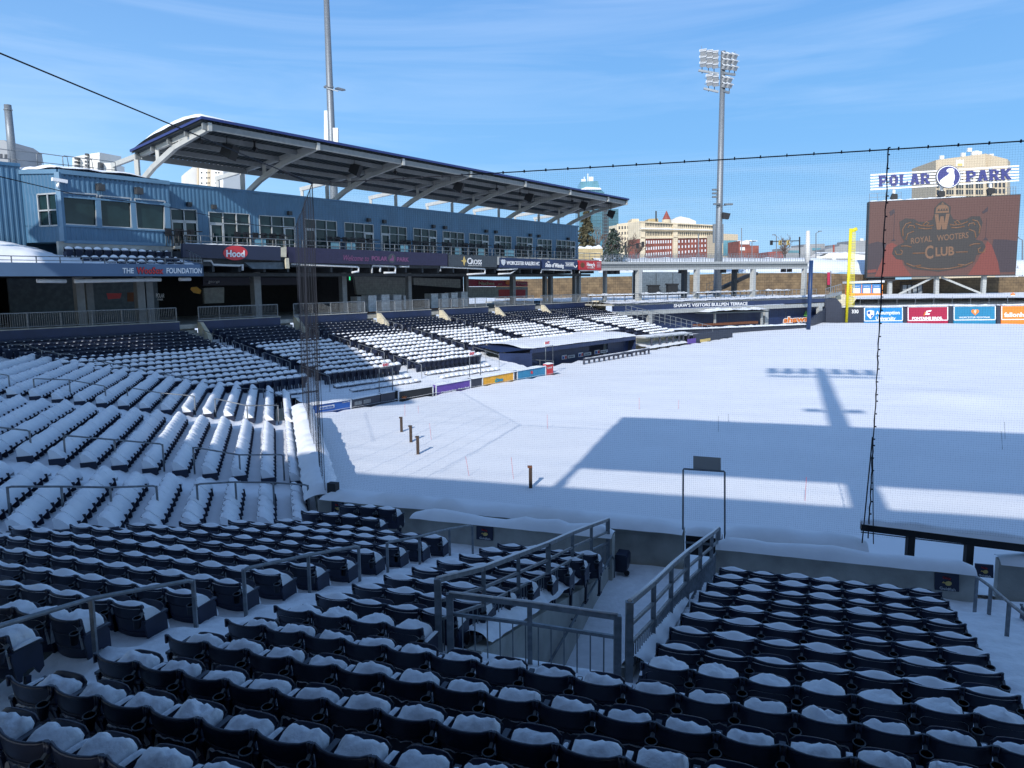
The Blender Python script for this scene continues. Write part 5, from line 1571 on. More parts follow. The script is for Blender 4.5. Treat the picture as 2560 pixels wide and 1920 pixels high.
    mb.prism([c + R1 * a_ + Vector((0, 0, z)) - S1 * .2 for a_, z in prof], S1 * .4); mb.build('body', 'navy_plastic', o)
    mb = MB(); w = c + R1 * .14 + Vector((0, 0, .05)); mb.prism([w + R1 * .06 * math.cos(2 * PI * k / 14) + Vector((0, 0, .06 * math.sin(2 * PI * k / 14))) - S1 * .22 for k in range(14)], S1 * .06); mb.build('wheel', 'black', o)
    # small ad boards on the concrete walls
    Sb = Surf(lambda x, y: px_line(x, y, P1(0, 16.2, 0), A1 + 90), -S1)
    Sf = Surf(lambda x, y: px_line(x, y, P1(0, 17.42, 0), A1 + 90), -S1)
    for S, x0, x1, y0, y1, lab in ((Sf, 830, 860, 1253, 1282, 'small navy board with a yellow fish shape on the wall at the left corner'), (Sb, 1192, 1233, 1314, 1347, 'small navy board with a yellow fish shape on the wall left of the ramp'), (Sb, 2336, 2397, 1430, 1473, 'small navy board with a yellow fish shape on the wall right of the ramp'), (Sf, 2437, 2483, 1408, 1440, 'small navy board with a yellow fish shape at the far right wall')):
        sl = .09
        def Y(x, y): return y + (x - x0) * sl
        o = thing('wall_board', S.pt((x0 + x1) / 2, y1), lab, 'board', 'small navy boards on the concrete walls')
        mb = MB(); S.poly(mb, [(x0, Y(x0, y1)), (x1, Y(x1, y1)), (x1, Y(x1, y0)), (x0, Y(x0, y0))], .03, .04); mb.build('board', 'navy_sign', o)
        w, h = x1 - x0, y1 - y0; cx, cy = (x0 + x1) / 2, (y0 + y1) / 2
        mb = MB()
        S.poly(mb, [(cx + w * (.06 + .14 * math.cos(a_)), Y(cx, cy) + h * (.06 - .13 * math.sin(a_))) for a_ in [2 * PI * k / 12 for k in range(12)]], .045, .02)
        S.poly(mb, [(cx - w * .05, Y(cx, cy) + h * .06), (cx - w * .2, Y(cx, cy) + h * .02), (cx - w * .14, Y(cx, cy) - h * .06)][::-1], .045, .02)
        mb.build('fish_mark', 'gold', o)
        S.text('Goldfish', (x0 + w * .2, Y(x0, y1) - h * .05), (x1 - w * .15, Y(x1, y1) - h * .05), h * .16, 'offwhite', o, .045, .0)
        S.text('SNACK', (x0 + w * .33, Y(x0, y0) + h * .32), (x1 - w * .33, Y(x1, y0) + h * .32), h * .12, 'redsign', o, .045, .0)

def build_ramp_rails():
    def railing(label, feet, top_h, n_pick, gate=False):
        o = thing('ramp_railing', feet[0], label, 'railing', 'railings around the ramp')
        up = Vector((0, 0, 1))
        a, b = feet[0], feet[-1]
        for i, p in enumerate(feet):
            w = .085 if i in (0, len(feet) - 1) or (not gate and i == 3) else .06
            mb = MB(); mb.bar(p - up * .2, p + up * (top_h + .02), w); mb.build('post', 'galv', o)
        def seg(h, w):
            mb = MB()
            for p, q in zip(feet, feet[1:]): mb.bar(p + up * h, q + up * h, w, w)
            return mb
        seg(top_h, .06).build('top_rail', 'galv', o)
        if not gate: seg(top_h * .70, .04).build('mid_rail', 'galv', o)
        seg(top_h * .44 if not gate else top_h * .66, .04).build('lower_rail', 'galv', o)
        mb = MB(); hp = top_h * .44 if not gate else top_h * .66
        L = sum((q - p).length for p, q in zip(feet, feet[1:])); n = n_pick
        for k in range(1, n):
            t = k / n * L
            for p, q in zip(feet, feet[1:]):
                l = (q - p).length
                if t <= l: c = p.lerp(q, t / l); break
                t -= l
            mb.bar(c - up * .04, c + up * hp, .016)
        mb.build('pickets', 'galv', o)
        mb = MB()
        for p, q in zip(feet, feet[1:]):
            pass
        mb.tube([p + up * (top_h + .034) for p in feet], .022, 5)
        mb.build('snow_strip', 'snow', o)
    L = [px_tread(x, y) for x, y in ((1098, 1625), (1211, 1581), (1297, 1532), (1371, 1490), (1431, 1450), (1478, 1423), (1519, 1400))]
    railing('tall grey railing with pickets on top of the left ramp wall', L, .93, 70)
    Rr_ = [px_tread(x, y) for x, y in ((1572, 1695), (1632, 1622), (1676, 1561), (1715, 1512), (1749, 1475), (1777, 1445), (1793, 1425))]
    railing('tall grey railing with pickets on the right edge of the ramp', Rr_, .93, 70)
    gy = 8.35
    railing('grey cross railing closing the near end of the ramp', [px_tread(1127, 1625), px_tread(1325, 1653), px_tread(1543, 1691)], .74, 13, True)

def build_net():
    o = thing('protective_net', P1(0, 17.5, -5.6), 'fine dark protective net hung from a cable between the seats and the field', 'net')
    zt = 2.58
    r = .0008
    cell = .046
    def strands(Pf, L, z0, z1, r=r):
        mb = MB()
        def tri(a, b):
            d = (b - a).normalized(); u = Vector((0, 0, 1)) if abs(d.z) < .9 else Vector((1, 0, 0))
            x = d.cross(u).normalized() * r; y = x.cross(d).normalized() * r
            i = len(mb.v)
            for p in (a, b): mb.v += [p + x, p - x * .5 + y * .87, p - x * .5 - y * .87]
            for k in range(3):
                mb.f.append([i + k, i + (k + 1) % 3, i + 3 + (k + 1) % 3, i + 3 + k]); mb.m.append(0); mb.sm.append(False)
        def wav(u, z): return Pf(u + .012 * math.sin(z * 2.1 + u * .7) + .008 * math.sin(u * 3.1), .03 * math.sin(u * .9 + z * .5), z + .012 * math.sin(u * 1.7 + z))
        nz_ = 6
        n = int(L / cell)
        for k in range(n + 1):
            u = min(L, k * cell)
            zs = [lerp(z0, z1, i / nz_) for i in range(nz_ + 1)]
            for a, b in zip(zs, zs[1:]): tri(wav(u, a), wav(u, b))
        m = int((z1 - z0) / cell); nu = max(2, int(L / 1.4))
        for k in range(m + 1):
            z = z0 + k * cell
            for i in range(nu): tri(wav(L * i / nu, z), wav(L * (i + 1) / nu, z))
        return mb
    rk = WALLK.dot(R1)
    top = lambda u, off, z: P1(rk + u, 17.5 + off, z)
    strands(top, 21.0, -5.45, zt).build('net_mesh', 'net', o)
    LH = (WALLK - WALLF).length
    strands(lambda u, off, z: WALLK - EH * u - NH * (.15 + off) + Vector((0, 0, z)), LH, -5.45, zt, .0005).build('net_mesh', 'net', o)
    mb = MB()
    K0 = P1(rk, 17.5, zt); K1 = P1(rk + 21, 17.5, zt); KF = WALLF - NH * .15 + Vector((0, 0, zt))
    def sagline(a, b, s, n=24): return [a.lerp(b, k / n) - Vector((0, 0, s * 4 * (k / n) * (1 - k / n))) for k in range(n + 1)]
    mb.tube(sagline(K0, K1, .03), .014, 6); mb.tube(sagline(K0, KF, .05), .013, 6)
    for k in range(1, 40):
        p = K0.lerp(K1, k / 40); mb.obox(p - Vector((0, 0, .02)), R1 * .012, S1 * .025, (0, 0, .03))
    mb.build('top_cable', 'rope', o)
    mb = MB()
    rs = 1.85
    rnd = random.Random(4)
    pts = [P1(rs + .012 * rnd.uniform(-1, 1), 17.45, lerp(zt, -5.5, k / 60)) for k in range(61)]
    mb.tube(pts, [.011 + .005 * rnd.random() for _ in pts], 6)
    mb.tube([P1(rs - .02, 17.45, -3.3), P1(rs - .12, 17.4, -5.6)], .013, 6)
    mb.tube([P1(rs - .02, 17.45, -3.3), P1(rs + .10, 17.4, -5.6)], .010, 6)
    for k in range(34): p = pts[int(k * 60 / 34)]; mb.obox(p + R1 * .02, R1 * .02, S1 * .015, (0, 0, .012))
    mb.build('seam_rope', 'rope', o)
    for a in (.0, .08, .16, .27, .4, .55, .75, 1.0):
        p = K0.lerp(KF, a); q = WALLK - EH * LH * (a * .9 if a < 1 else 1) - NH * .15
        mb = MB(); mb.tube([p, Vector((q.x, q.y, -5.5))], .009, 5); mb.build('gathered_strand', 'rope', o)
    mb = MB(); b = P1(rk + .15, 17.6, -5.5); mb.obox(b - S1 * .1 + R1 * .1 , R1 * .13, S1 * .1, (0, 0, .17)); mb.build('anchor_box', 'black', o)
    # guy cables
    far = px_y(-60, 108, 12.0)
    mb = MB(); mb.tube([K0, K0.lerp(far, .14)], .03, 6); mb.tube([K0.lerp(far, .0), far + (far - K0) * .35], .013, 6)
    single(mb, 'guy_cable', 'rope', 'thick dark cable slanting from the top of the net to the upper left corner', 'cable')
    a, b, c = KF, px_y(180, 484, 24), px_y(-40, 432, 17)
    mb = MB(); mb.tube([a, px_y(640, 563, 35), px_y(422, 518, 29), b, c], .013, 5)
    single(mb, 'guy_cable', 'rope', 'thin dark cable sagging in front of the press booth windows', 'cable')

build_field_edge(); build_field_things(); build_ramp_rails(); build_net()

# ------------------------------------------------------------------ outfield, bridge, bullpen, scoreboard
def frontal(Y, az=90.0, ref=1280):
    p = px_y(ref, 700, Y)
    n = Vector((math.cos(R(az)), -math.sin(R(az)), 0))
    if n.dot(p) > 0: n = -n
    return Surf(lambda x, y: px_line(x, y, p, az), n)

def build_outfield():
    Y = 122.2
    S = frontal(Y, 90, 2112)
    base = lambda x: 804 - (x - 2112) * .0105
    panels = [(2060, 2102, 'pad_navy', 'dark wall section at the left-field corner beside the foul pole', []),
              (2103, 2159, 'pad_navy', 'dark outfield wall section with a white 330', [('330', 2129, 2146, 9, 783, 'white', .03)]),
              (2160, 2257, 'adblue', 'bright blue outfield wall banner for a university with white shield', [('Assumption', 2189, 2249, 9, 786, 'white', .03), ('University', 2189, 2239, 9, 800, 'white', .03)]),
              (2259, 2267, 'pad_navy', 'narrow dark strip between blue and crimson outfield banners', []),
              (2269, 2370, 'crimson', 'crimson outfield wall banner reading FONTAINE BROS.', [('FONTAINE BROS.', 2280, 2356, 6.5, 799, 'white', .06)]),
              (2372, 2382, 'pad_navy', 'narrow dark strip between crimson and teal outfield banners', []),
              (2384, 2489, 'adteal', 'teal outfield wall banner with an orange heart', [('WORCESTER REGIONAL', 2397, 2476, 4.5, 796, 'white', .01)]),
              (2492, 2501, 'pad_navy', 'narrow dark strip between teal and orange outfield banners', []),
              (2503, 2640, 'orange', 'orange outfield wall banner cut by the right edge', [('fallonhealth', 2510, 2595, 11, 792, 'white', .03)])]
    for x0, x1, m, lab, tx in panels:
        top = 768 - (x0 - 2112) * .013
        o = thing('outfield_banner', S.pt((x0 + x1) / 2, 803), lab, 'banner' if m != 'pad_navy' else 'wall', 'outfield wall sections')
        mb = MB(); S.poly(mb, [(x0, 812), (x1, 812), (x1, 768 - (x1 - 2112) * .013), (x0, top)], 0, .3); mb.build('pad', m, o)
        if m != 'pad_navy':
            mb = MB()
            c = [(x0 + 1, base(x0) - 1), (x1 - 1, base(x1) - 1), (x1 - 1, 769.5 - (x1 - 2112) * .013), (x0 + 1, 769.5 - (x0 - 2112) * .013)]
            for k in range(4): mb.bar(S.pt(*c[k], .02), S.pt(*c[(k + 1) % 4], .02), .14, .05, up=S.n)
            mb.build('border', 'white', o)
        mb = MB(); snow_cap(mb, S.pt(x0, 768 - (x0 - 2112) * .013, -.15), S.pt(x1, 768 - (x1 - 2112) * .013, -.15), .8, .2, S.n, x0 % 30); mb.build('snow_cap', 'snow', o)
        for body, a, b, h, yb, mm, bold in tx: S.text(body, (a, yb), (b, yb - (b - a) * .0105), h, mm, o, .04, bold)
        if m == 'adblue':
            mb = MB(); S.poly(mb, [(2167, 777), (2176, 775), (2185, 777), (2185, 788), (2176, 798), (2167, 788)][::-1], .04, .02); mb.build('shield', 'white', o)
            mb = MB(); S.poly(mb, [(2169, 779), (2175, 778), (2175, 785), (2169, 785)][::-1], .06, .02); S.poly(mb, [(2177.5, 787), (2183, 787), (2177.5, 795)][::-1], .06, .02); mb.build('shield_field', 'adroyal', o)
        if m == 'crimson':
            mb = MB(); S.poly(mb, [(2311, 787), (2316, 777), (2329, 775), (2327, 779), (2319, 780), (2318, 783), (2325, 783), (2323, 787)], .04, .02); mb.build('emblem', 'white', o)
            mb = MB(); S.poly(mb, [(2308, 789), (2312, 780), (2315, 779), (2312, 788)], .04, .02); mb.build('emblem_flash', 'orange', o)
        if m == 'adteal':
            mb = MB()
            pts = []
            for k in range(24):
                t = 2 * PI * k / 24
                pts.append((2437.5 + .62 * 16 * math.sin(t) ** 3, 780 - .55 * (13 * math.cos(t) - 5 * math.cos(2 * t) - 2 * math.cos(3 * t) - math.cos(4 * t))))
            S.poly(mb, pts, .04, .02); mb.build('heart', 'orange', o)
            mb = MB(); S.poly(mb, [(2435, 775), (2438, 773), (2441, 777), (2438, 785), (2434, 781)][::-1], .06, .02); mb.build('heart_light', 'cream', o)
    # foul pole: pole with mesh wing
    o = thing('foul_pole', S.pt(2113, 803), 'bright yellow foul pole with a wide mesh wing', 'foul pole')
    a, b = S.pt(2113, 806, .4), S.pt(2124, 572, .4)
    mb = MB(); mb.tube([a, b], .22, 10); mb.build('pole', 'yellow', o)
    mb = MB()
    w0, w1 = S.pt(2121, 766, .4), S.pt(2134, 571, .4)
    for k in range(5):
        t = k / 4; off = (S.pt(2132, 766, .4) - S.pt(2117, 766, .4)) * t
        mb.bar(S.pt(2117, 766, .4) + off, S.pt(2126, 573, .4) + off * .65, .05)
    for k in range(30): p = S.pt(2116, 766, .4).lerp(S.pt(2126, 573, .4), k / 29); q = S.pt(2131, 766, .4).lerp(S.pt(2135, 573, .4), k / 29); mb.bar(p, q, .045)
    mb.build('wing', 'yellow', o)
    mb = MB(); p = S.pt(2127, 573, .4); mb.tube([p - S.n * .5 + Vector((0, 0, -.3)), p + R1 * .7], .28, 8); mb.build('top_cap', 'yellow', o)
    # snow berm beyond the wall up to the scoreboard
    mb = MB()
    y0 = 122.6
    def bm(u, v):
        x = lerp(46, 150, u); y = lerp(y0, 160, v)
        z = lerp(-4.6, -3.2, smooth01(v * 1.8)) + .15 * fbm(x * .12, y * .15, 3)
        return (x, y, z)
    mb.grid(70, 30, bm); tag(mb.build('snow_berm', 'snow_field'), kind='structure')
    mb = MB()                           # thin rail on the berm
    for k in range(24): p = px_y(2150 + k * 46, 762 - k * .5, 124); mb.bar(p, p + Vector((0, 0, 1.1)), .05)
    mb.bar(px_y(2150, 749, 124), px_y(3208, 737, 124), .04)
    single(mb, 'berm_railing', 'galv', 'thin grey railing along the snow bank above the outfield banners', 'railing')

def slab(d): return d

def build_bullpen():
    a, b = Vector((12.1, 91.5, 0)), Vector((48.3, 118.8, 0))
    az = math.degrees(math.atan2(b.x - a.x, b.y - a.y))
    n = Vector((math.cos(R(az)), -math.sin(R(az)), 0)); 
    if n.dot(a) > 0: n = -n
    S = Surf(lambda x, y: px_line(x, y, a, az), n)
    e = (b - a).normalized()
    o = thing('bullpen_building', (*a.lerp(b, .5).xy, -6.7), 'low navy bullpen building with white terrace lettering and snowy terrace roof', 'building')
    mb = MB(); S.poly(mb, [(1536, 779), (2062, 755), (2062, 740.5), (1536, 758)], 0, .4); mb.build('terrace_fascia', 'navy_paint', o)
    mb = MB(); S.poly(mb, [(1536, 790), (2062, 766), (2062, 757), (1536, 780)], -.1, .3); mb.build('beam', 'beam_grey', o)
    mb = MB()
    S.poly(mb, [(1500, 850), (2062, 812), (2062, 765), (1536, 789)], -1.4, .3); mb.build('wall', 'navy_paint', o)
    for x in (1627, 1917, 2052):
        mb = MB(); yt = lerp(783, 757, (x - 1536) / 526); S.rect(mb, x - 4, yt + 55, x + 4, yt, .0, .5); mb.build('column', 'beam_grey', o)
    S.text("SHAW'S VISITORS BULLPEN TERRACE", (1684, 768), (1868, 762.5), 8.5, 'white', o, .05, .02)
    S.text('shaws', (1977, 808), (2040, 804), 15, 'white', o, -1.32, .09, name='logo_outline', shear=.15)
    S.text('shaws', (1978, 807.5), (2039, 803.5), 14, 'orange', o, -1.28, .03, name='logo_lettering', shear=.15)
    mb = MB(); S.poly(mb, [(2029, 790), (2034, 777), (2038, 781), (2043, 780), (2043, 789), (2036, 792)][::-1], -1.3, .04); mb.build('leaf_mark', 'green', o)
    for x in (1702, 1840, 1985):
        mb = MB(); S.rect(mb, x - .4, 812, x + .4, 780, -1.38, .03); mb.build('wall_joint', 'galv_dark', o)
    # terrace slab and its snow
    mb = MB(); A0, B0 = S.pt(1530, 757), S.pt(2064, 740)
    A0.z = B0.z = -2.95
    mb.prism([A0, B0, B0 - n * 26, A0 - n * 26], (0, 0, .2)); mb.build('terrace_slab', 'concrete', o)
    mb = MB(); mb.grid(60, 20, lambda u, v: A0.lerp(B0, u) - n * (v * 26 - .25) + Vector((0, 0, .28 + .12 * fbm(u * 30, v * 12, 2) + .12 * math.sin(min(1, v * 20) * PI / 2)))); mb.build('terrace_snow', 'snow', o)
    # awning loaded with snow
    o = thing('bench_awning', S.pt(1790, 800, 1.0), 'flat awning carrying a thick wavy snow load over the bullpen bench', 'awning')
    mb = MB(); S.poly(mb, [(1742, 784), (1898, 779), (1898, 776), (1742, 781)], 1.6, 3.0); mb.build('awning_roof', 'deck_grey', o)
    mb = MB()
    def aw(u, v):
        p = S.pt(lerp(1746, 1900, u), lerp(781, 776, u), lerp(1.75, -1.2, v))
        return p + Vector((0, 0, (.22 + .34 * (fbm(u * 6, v * 1.5, 7) + .35)) * math.sin(PI * min(1, v * .85 + .15)) * smooth01(u * 14) * smooth01((1 - u) * 14) + .08))
    mb.grid(50, 10, aw); mb.build('roof_snow', 'snow', o)
    for x in (1776, 1893): mb = MB(); S.rect(mb, x - 2, 812, x + 2, 776, .8, .15); mb.build('awning_post', 'beam_grey', o)
    mb = MB(); S.poly(mb, [(1724, 815), (1880, 808), (1880, 802), (1724, 810)], 1.0, .5)
    o = single(mb, 'bench', 'brown', 'long brown wooden bench top under the snowy awning', 'bench')
    # low padded wall in front with the bullpen corner
    base = lambda x: lerp(831, 812, (x - 1560) / 440)
    o = thing('bullpen_wall', S.pt(1800, 830, 5), 'low dark padded wall with snow on top in front of the bullpen', 'wall')
    mb = MB()
    S5 = Surf(lambda x, y: px_line(x, y, a + n * 5, az), n)
    S5.poly(mb, [(1660, 836), (2016, 826), (2016, 811), (1660, 825)], 0, .4)
    mb.build('pad', 'pad_navy', o)
    mb = MB(); snow_cap(mb, S5.pt(1660, 825, -.2), S5.pt(2016, 811, -.2), .9, .22, n, 12); mb.build('snow_cap', 'snow', o)
    c0 = S5.pt(2016, 811); c1 = px_y(2066, 796, 121.5)
    mb = MB(); p0, p1 = Vector((c0.x, c0.y, 0)), Vector((c1.x, c1.y, 0))
    mb.prism([p0 + Vector((0, 0, -7.2)), p1 + Vector((0, 0, -7.2)), p1 + Vector((0, 0, -4.4)), p0 + Vector((0, 0, c0.z))], -n * .4); mb.build('corner_pad', 'pad_navy', o)
    # corner tower box with stair
    o = thing('corner_block', px_y(2070, 790, 121), 'dark corner block with grey rail between bullpen and foul pole', 'structure')
    S6 = frontal(121.0, 90, 2090)
    mb = MB(); S6.poly(mb, [(2063, 815), (2104, 810), (2104, 760), (2090, 745), (2063, 748)], 0, 3); mb.build('block', 'pad_navy', o)
    mb = MB(); S6.poly(mb, [(2093, 765), (2135, 765), (2150, 745), (2100, 732)], -1, 3); mb.build('cream_side', 'cream', o)
    mb = MB()
    for k in range(8): mb.bar(S6.pt(2064 + k * 5.4, 742 - k * 1.3, .1), S6.pt(2064 + k * 5.4, 722 - k * 1.5, .1), .06)
    mb.bar(S6.pt(2063, 722, .1), S6.pt(2103, 710, .1), .09); mb.bar(S6.pt(2063, 742, .1), S6.pt(2103, 732, .1), .3, .5)
    mb.build('railing', 'galv', o)
    # stair rails down the end of the seats
    o = thing('stair_railing', S.pt(1540, 765, 1), 'long sloping grey stair rail in front of the navy bullpen wall', 'railing')
    mb = MB()
    r0, r1 = S.pt(1542, 762, 1.5), S.pt(1703, 812, 5)
    for k in range(17): p = r0.lerp(r1, k / 16); mb.bar(p, p - Vector((0, 0, 1.2)), .06)
    for z in (0, -.45, -.9): mb.bar(r0 + Vector((0, 0, z)), r1 + Vector((0, 0, z)), .06)
    mb.build('railing_frame', 'galv', o)
    # terrace rails with snow and tables
    mb = MB()
    for k in range(58):
        p = S.pt(1500 + k * 10, lerp(760, 741, k / 58), -2.0); p.z = -2.65; mb.bar(p, p + Vector((0, 0, 1.1)), .05)
    p, q = S.pt(1500, 760, -2.0), S.pt(2070, 741, -2.0); p.z = q.z = -1.57; mb.bar(p, q, .06); p.z = q.z = -2.1; mb.bar(p, q, .04)
    single(mb, 'terrace_railing', 'galv', 'grey pipe railing with posts along the snowy bullpen terrace', 'railing')
    for i, (x0, x1, d) in enumerate([(1512, 1626, 3), (1652, 1768, 3.5), (1795, 1885, 4), (1905, 1965, 5), (1985, 2045, 5)]):
        p, q = S.pt(x0, 745, -d), S.pt(x1, 745, -d); p.z = q.z = -1.75
        o = thing('drink_counter', p.lerp(q, .5), f"long terrace counter topped with snow, {ORD[i]} from the left", 'counter', 'snowy counters on the terrace')
        mb = MB(); mb.bar(p, q, .6, .08)
        for k in range(4): c = p.lerp(q, (k + .3) / 4); mb.bar(c, c - Vector((0, 0, 1)), .08)
        mb.build('counter', 'darkgrey', o)
        mb = MB(); snow_cap(mb, p + Vector((0, 0, .04)), q + Vector((0, 0, .04)), .65, .22, n, i * 3); mb.build('snow_cap', 'snow', o)
    # blue pole
    p = px_z(2021, 826, G - .1); q = px_y(2020, 651, p.y)
    o = thing('blue_pole', p, 'tall dark blue pole with white top standing before the bullpen', 'pole')
    mb = MB(); mb.tube([p, Vector((p.x, p.y, q.z))], .26, 12); mb.build('pole', 'pole_blue', o)
    t0, t1 = px_y(2019, 654, p.y + 3), px_y(2020, 577, p.y + 3)
    o = thing('white_mast', t0, 'short white tapered mast rising above the bridge end', 'mast')
    mb = MB(); mb.tube([t0 - Vector((0, 0, .1)), t1], [.36, .25], 10); mb.build('mast', 'bldg_white', o)
    # bridge deck
    a2, b2 = px3(1503, 664, 15.0), px_y(2022, 662, 125.0)
    az2 = math.degrees(math.atan2(b2.x - a2.x, b2.y - a2.y))
    n2 = Vector((math.cos(R(az2)), -math.sin(R(az2)), 0))
    if n2.dot(a2) > 0: n2 = -n2
    S2 = Surf(lambda x, y: px_line(x, y, Vector((a2.x, a2.y, 0)), az2), n2)
    o = thing('footbridge', S2.pt(1760, 700), 'long pale grey steel walkway bridge on columns behind the bullpen', 'bridge')
    yt, yb = lambda x: lerp(654.5, 653, (x - 1503) / 519), lambda x: lerp(676.5, 671.5, (x - 1503) / 519)
    mb = MB(); S2.poly(mb, [(1504, yb(1504) - 5), (2021, yb(2021) - 5), (2021, yt(2021) + 6), (1504, yt(1504) + 6)], -.12, .3); mb.build('girder_web', 'steel_grey', o)
    mb = MB()
    S2.poly(mb, [(1504, yt(1504) + 6), (2021, yt(2021) + 6), (2021, yt(2021)), (1504, yt(1504))], .06, 4.6)
    S2.poly(mb, [(1504, yb(1504)), (2021, yb(2021)), (2021, yb(2021) - 5.5), (1504, yb(1504) - 5.5)], .02, .5)
    S2.poly(mb, [(1504, yb(1504) - 2), (2021, yb(2021) - 2), (2021, yb(2021) - 6), (1504, yb(1504) - 6)], -4.2, .4)
    mb.build('girder_flange', 'beam_grey', o)
    for x, ds in ((1600, .0), (1745, .0), (1886, .0), (2014, .0), (1655, 4.3), (1775, 4.3), (1900, 4.3)):
        p = S2.pt(x, 672, -.2 - ds); mb = MB(); mb.bar(Vector((p.x, p.y, p.z)), Vector((p.x, p.y, -3.0)), .62, .62, up=n2); mb.build('column', 'beam_grey' if ds == 0 else 'darkgrey', o)
    mb = MB()
    for k in range(88): x = 1506 + k * 5.9; mb.bar(S2.pt(x, yt(x), -.1), S2.pt(x, yt(x) - 16, -.1), .05)
    for h in (16, 11, 6): mb.bar(S2.pt(1504, yt(1504) - h, -.1), S2.pt(2021, yt(2021) - h, -.1), .05)
    mb.build('railing', 'galv', o)
    mb = MB()
    for k in range(60): x = 1590 + k * 7.2; mb.bar(S2.pt(x, yt(x), -4.5), S2.pt(x, yt(x) - 22, -4.5), .05)
    for h in (22, 16, 10, 5): mb.bar(S2.pt(1590, yt(1590) - h, -4.5), S2.pt(2021, yt(2021) - h, -4.5), .045)
    mb.build('mesh_railing', 'galv', o)
    for i, x in enumerate((1548, 1563, 1620, 1725, 1860, 1995, 1980, 1830)):
        p = S2.pt(x, yb(x) + 4, -1.5)
        mb = MB(); mb.obox(p, n2 * .3, Vector((0, 0, .25)), e * .3); mb.bar(p, p + Vector((0, 0, .5)), .08)
        single(mb, 'bridge_lamp', 'black', f"small dark lamp hung under the footbridge, number {ORD[i]} along the girder" if False else f"small dark lamp hung under the footbridge, {ORD[sorted((1548, 1563, 1620, 1725, 1860, 1995, 1980, 1830)).index(x)]} from the left", 'lamp', 'lamps under the footbridge')
    # dark building under the bridge and stair
    S3_ = frontal(136, 80, 1665)
    o = thing('dark_building', S3_.pt(1665, 745), 'dark slate blue block standing under the footbridge', 'building')
    mb = MB(); S3_.poly(mb, [(1604, 750), (1724, 750), (1724, 680), (1604, 680)], 0, 5); mb.build('wall', 'interior', o)
    mb = MB()
    for x in (1640, 1682): S3_.rect(mb, x - .5, 750, x + .5, 683, .04, .05)
    mb.build('panel_joint', 'dark', o)
    for i, (x, y) in enumerate(((1626, 712), (1672, 709))):
        mb = MB(); S3_.rect(mb, x - 12, 735, x + 12, y, 2.0, 1.0); S3_.rect(mb, x - 14, y + 3, x + 14, y, 2.1, 1.3)
        single(mb, 'vendor_cart', 'dark', f"dark covered cart before the slate block, {'left' if i == 0 else 'right'} of two", 'cart', 'covered carts on the terrace')
    o = thing('stair_flight', S3_.pt(1800, 730), 'dark steel stair rising to the right under the footbridge', 'stairs')
    mb = MB()
    mb.bar(S3_.pt(1765, 735, 1), S3_.pt(1862, 690, 1), 1.2, .55); mb.bar(S3_.pt(1862, 690, 1), S3_.pt(1884, 684, 1), 1.2, .5); mb.build('stringer', 'black', o)
    mb = MB()
    for k in range(14): p = S3_.pt(1757 + k * 8, 727 - k * 3.7, 1.5); mb.bar(p, p + Vector((0, 0, 1.3)), .05)
    mb.bar(S3_.pt(1757, 711, 1.5), S3_.pt(1862, 662, 1.5), .06); mb.bar(S3_.pt(1757, 719, 1.5), S3_.pt(1862, 670, 1.5), .05); mb.build('railing', 'darkgrey', o)
    # stone retaining wall and slope above it
    Y = 158
    S4 = frontal(Y, 90, 1800)
    o = thing('stone_wall', S4.pt(1800, 742), 'long tan stone block retaining wall behind the ballpark', 'wall')
    mb = MB()
    top = [(1240, 700), (1500, 692), (1600, 690), (1850, 683), (2030, 682), (2160, 686), (2210, 700), (2480, 693), (2700, 690)]
    mb.prism([S4.pt(x, 748) for x in (1240, 2700)] + [S4.pt(x, y) for x, y in top[::-1]], -S4.n * 1.5); mb.build('wall_face', stone_mat(), o)
    mb = MB()
    def sl(u, v):
        x = lerp(1500, 2800, u); y0 = lerp(684, 690, smooth01((x - 2100) / 80)); p = S4.pt(x, y0, -1.0)
        q = p - S4.n * v * 30
        return q + Vector((0, 0, 3.4 * smooth01(v * 2.2) + .25 * fbm(x * .03, v * 6, 3) + .2))
    mb.grid(90, 20, sl); tag(mb.build('snow_slope', 'snow_field'), kind='structure')
    mb = MB()
    def fl(u, v): return (lerp(-30, 150, u), lerp(118, 158, v), -3.3 + .12 * fbm(u * 30, v * 10, 6))
    mb.grid(60, 16, fl, keep=lambda u, v: lerp(118, 158, v) > 126 or lerp(-30, 150, u) < 40); tag(mb.build('plaza_snow', 'snow_field'), kind='structure')
    p = S4.pt(2062, 720, 2); o = thing('hanging_banner', p - Vector((0, 0, 3)), 'narrow dark red vertical banner before the stone wall', 'banner')
    mb = MB(); S4.rect(mb, 2058.5, 712, 2065, 681, 2, .15); mb.build('banner_cloth', 'crimson', o)
    mb = MB(); p = S4.pt(2067, 740, 2); mb.tube([Vector((p.x, p.y, -4)), S4.pt(2067, 678, 2)], .1, 6); mb.build('pole', 'galv', o)

